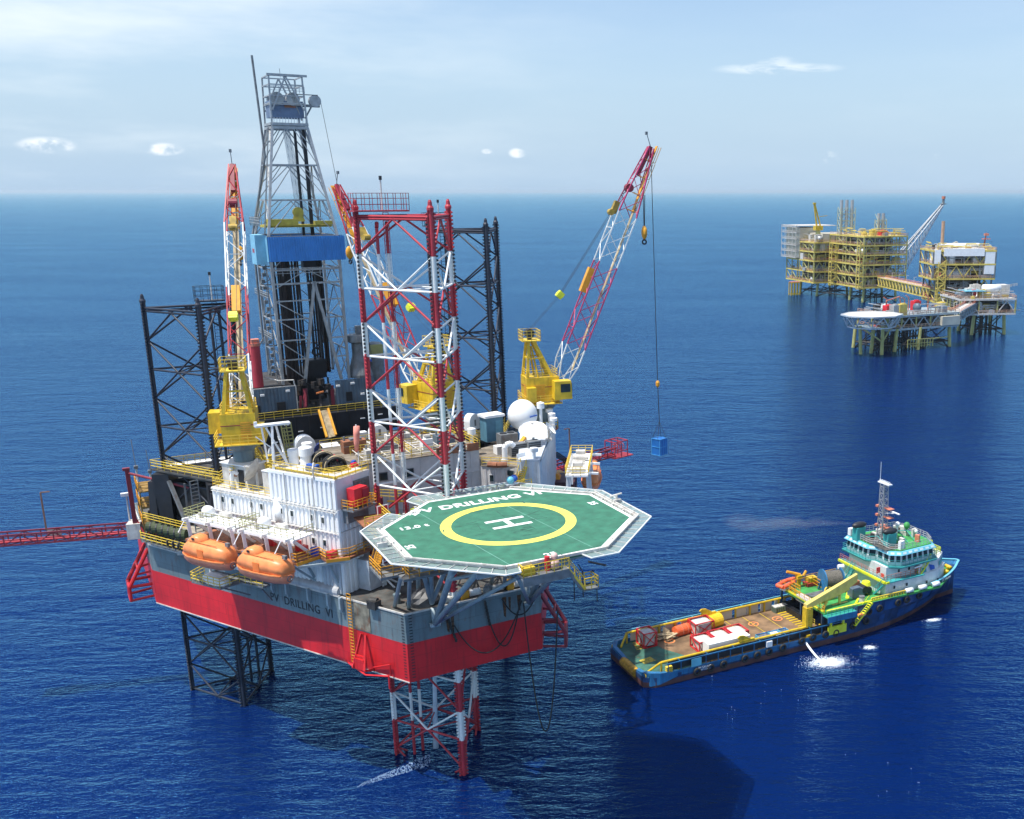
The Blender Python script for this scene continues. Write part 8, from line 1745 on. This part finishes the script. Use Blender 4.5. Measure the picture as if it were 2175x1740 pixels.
# ================================================================== foam, discharge and smoke
def foam(name, label, pts, dens, seed, blob_r, mt, kindcat='foam'):
    """many small low foam flecks floating on the sea; pts: function giving (x, y) and spread weight"""
    rnd = random.Random(seed); m = MB()
    for k in range(dens):
        x, y, s_ = pts(rnd); n = rnd.choice((5, 6, 7)); r_ = blob_r * s_ * rnd.uniform(.4, 1.3); a0 = rnd.random() * 6.28
        c = [(x + r_ * rnd.uniform(.5, 1.2) * math.cos(a0 + i * 6.283 / n), y + r_ * rnd.uniform(.5, 1.2) * .8 * math.sin(a0 + i * 6.283 / n)) for i in range(n)]
        z = .06 + rnd.random() * .03; m.add([(px_, py_, .0) for px_, py_ in c] + [((px_ * .7 + x * .3), (py_ * .7 + y * .3), z) for px_, py_ in c], [tuple(range(n, 2 * n))] + [(i, (i + 1) % n, n + (i + 1) % n, n + i) for i in range(n)])
    o = m.build(name, mt); tag(o, label, kindcat, kind='stuff'); return o
FM = mat('white_foam', (0.82, 0.86, 0.90), .8, var=.05)
def gs(cx, cy, sx, sy, ang=0.0):
    def f(r):
        u = r.gauss(0, 1); v = r.gauss(0, 1); d = math.hypot(u, v); x, y = u * sx, v * sy
        return cx + x * math.cos(ang) - y * math.sin(ang), cy + x * math.sin(ang) + y * math.cos(ang), max(.35, 1.5 - d * .55)
    return f
foam('splash_foam', 'white foam patch churned up beside the middle of the ship by a water outlet', gs(19.6, 128.9, 1.55, 1.0, .2), 1700, 1, .085, FM)
foam('foam_patch', 'small white foam patch below the ship side forward of the big splash', gs(26.2, 133.6, .5, .35, .3), 260, 2, .07, FM)
foam('bow_splash_foam', 'small white splash by the ship bow', gs(37.6, 143.2, .7, .3, .3), 260, 3, .07, FM)
foam('drifting_foam', 'scattered white foam flecks drifting off the ship near side', lambda r: (2 + r.random() * 16, 112 + r.random() * 13, .5), 12, 4, .08, FM)
foam('foam_flecks', 'faint scattered foam flecks low at the right of the picture', lambda r: (18 + r.random() * 8, 96 + r.random() * 10, .5), 10, 5, .05, FM)
def outflow(label, a, b, r0, r1):
    t = tag(MB().path([Vector(v) for v in catenary(a, b, .15, 8)], r0, 8).build('water_jet', FM), label, 'water jet'); return t
outflow('white water jet pouring from the ship side into the large foam patch', SW(25.2, -6.1, 1.1), (18.6, 129.6, .05), .16, .3)
# wash by the legs: discharge on the sea under the rig
def wash(label, quad, n, seed, r_=.25):
    A, B, C_, D = [Vector((*q, 0)) for q in quad]
    def f(r):
        u, v = r.random(), r.random(); p = A.lerp(B, u).lerp(D.lerp(C_, u), v); return p.x, p.y, 1.0 - .6 * v
    return foam('leg_wash', label, f, n, seed, r_, FM if n > 1500 else mat('thin_blue_foam', (0.30, 0.42, 0.58), .8))
wash('bright white wash on the water beyond the left leg under the hull', [(-50.0, 143.5), (-43.0, 143.5), (-42.0, 136.5), (-50.5, 134.5)], 2600, 8, .26)
wash('pale blue white wash streaming left from the front red leg', [(-29.5, 105.3), (-28.9, 102.9), (-35.8, 98.5), (-35.4, 99.4)], 650, 9, .075)
w_ = MB(); w_.smooth = True; w_.tube((-29.2, 109.2, 13.1), (-29.1, 106.5, .1), .16, 8, r2=.34); tag(w_.build('falling_water', mat('falling_water_white', (0.55, 0.65, 0.75), .5), None), 'stream of water falling from the hull beside the left chord of the front leg', 'water stream')
# exhaust smoke from the ship funnels
sm = MB(); sm.smooth = True; rnd = random.Random(12); p0, p1 = SW(39.5, 3.2, 13.8), Vector((8.0, 150.0, 14.0))
for k in range(30):
    f_ = (k + rnd.random()) / 30; c = p0.lerp(p1, f_) - Vector((0, 0, 1.2 * f_ ** 2)); r_ = .35 + 1.7 * f_
    sm.sphere((c.x, c.y + rnd.uniform(-.5, .5) * r_, c.z + rnd.uniform(-.35, .35) * r_), r_, 12, (1.5, 1, .55))
so_ = sm.build('exhaust_smoke', 'sea'); tag(so_, 'thin grey exhaust smoke trailing left from the ship funnels', 'smoke', kind='stuff')
mv = bpy.data.materials.new('thin_smoke'); mv.use_nodes = True; t_ = mv.node_tree; b_ = t_.nodes['Principled BSDF']; b_.inputs['Base Color'].default_value = (.34, .38, .42, 1); b_.inputs['Roughness'].default_value = 1; b_.inputs['Specular IOR Level'].default_value = 0; b_.inputs['Alpha'].default_value = .016
so_.data.materials.clear(); so_.data.materials.append(mv)

# ================================================================== haze
hz = MB(); hz.box2((-70000, -1500, -3.6), (70000, 75000, 92.0)); ho = hz.build('haze', 'sea')
hm = bpy.data.materials.new('sea_haze'); hm.use_nodes = True; t_ = hm.node_tree; t_.nodes.remove(t_.nodes['Principled BSDF'])
pv = t_.nodes.new('ShaderNodeVolumePrincipled'); pv.inputs['Color'].default_value = (0.74, 0.89, 1.0, 1); pv.inputs['Density'].default_value = 4.5e-5; pv.inputs['Anisotropy'].default_value = 0.2
t_.links.new(pv.outputs[0], t_.nodes['Material Output'].inputs['Volume']); ho.data.materials.clear(); ho.data.materials.append(hm); tag(ho, 'thin blue white haze over the whole sea', 'haze', kind='stuff')
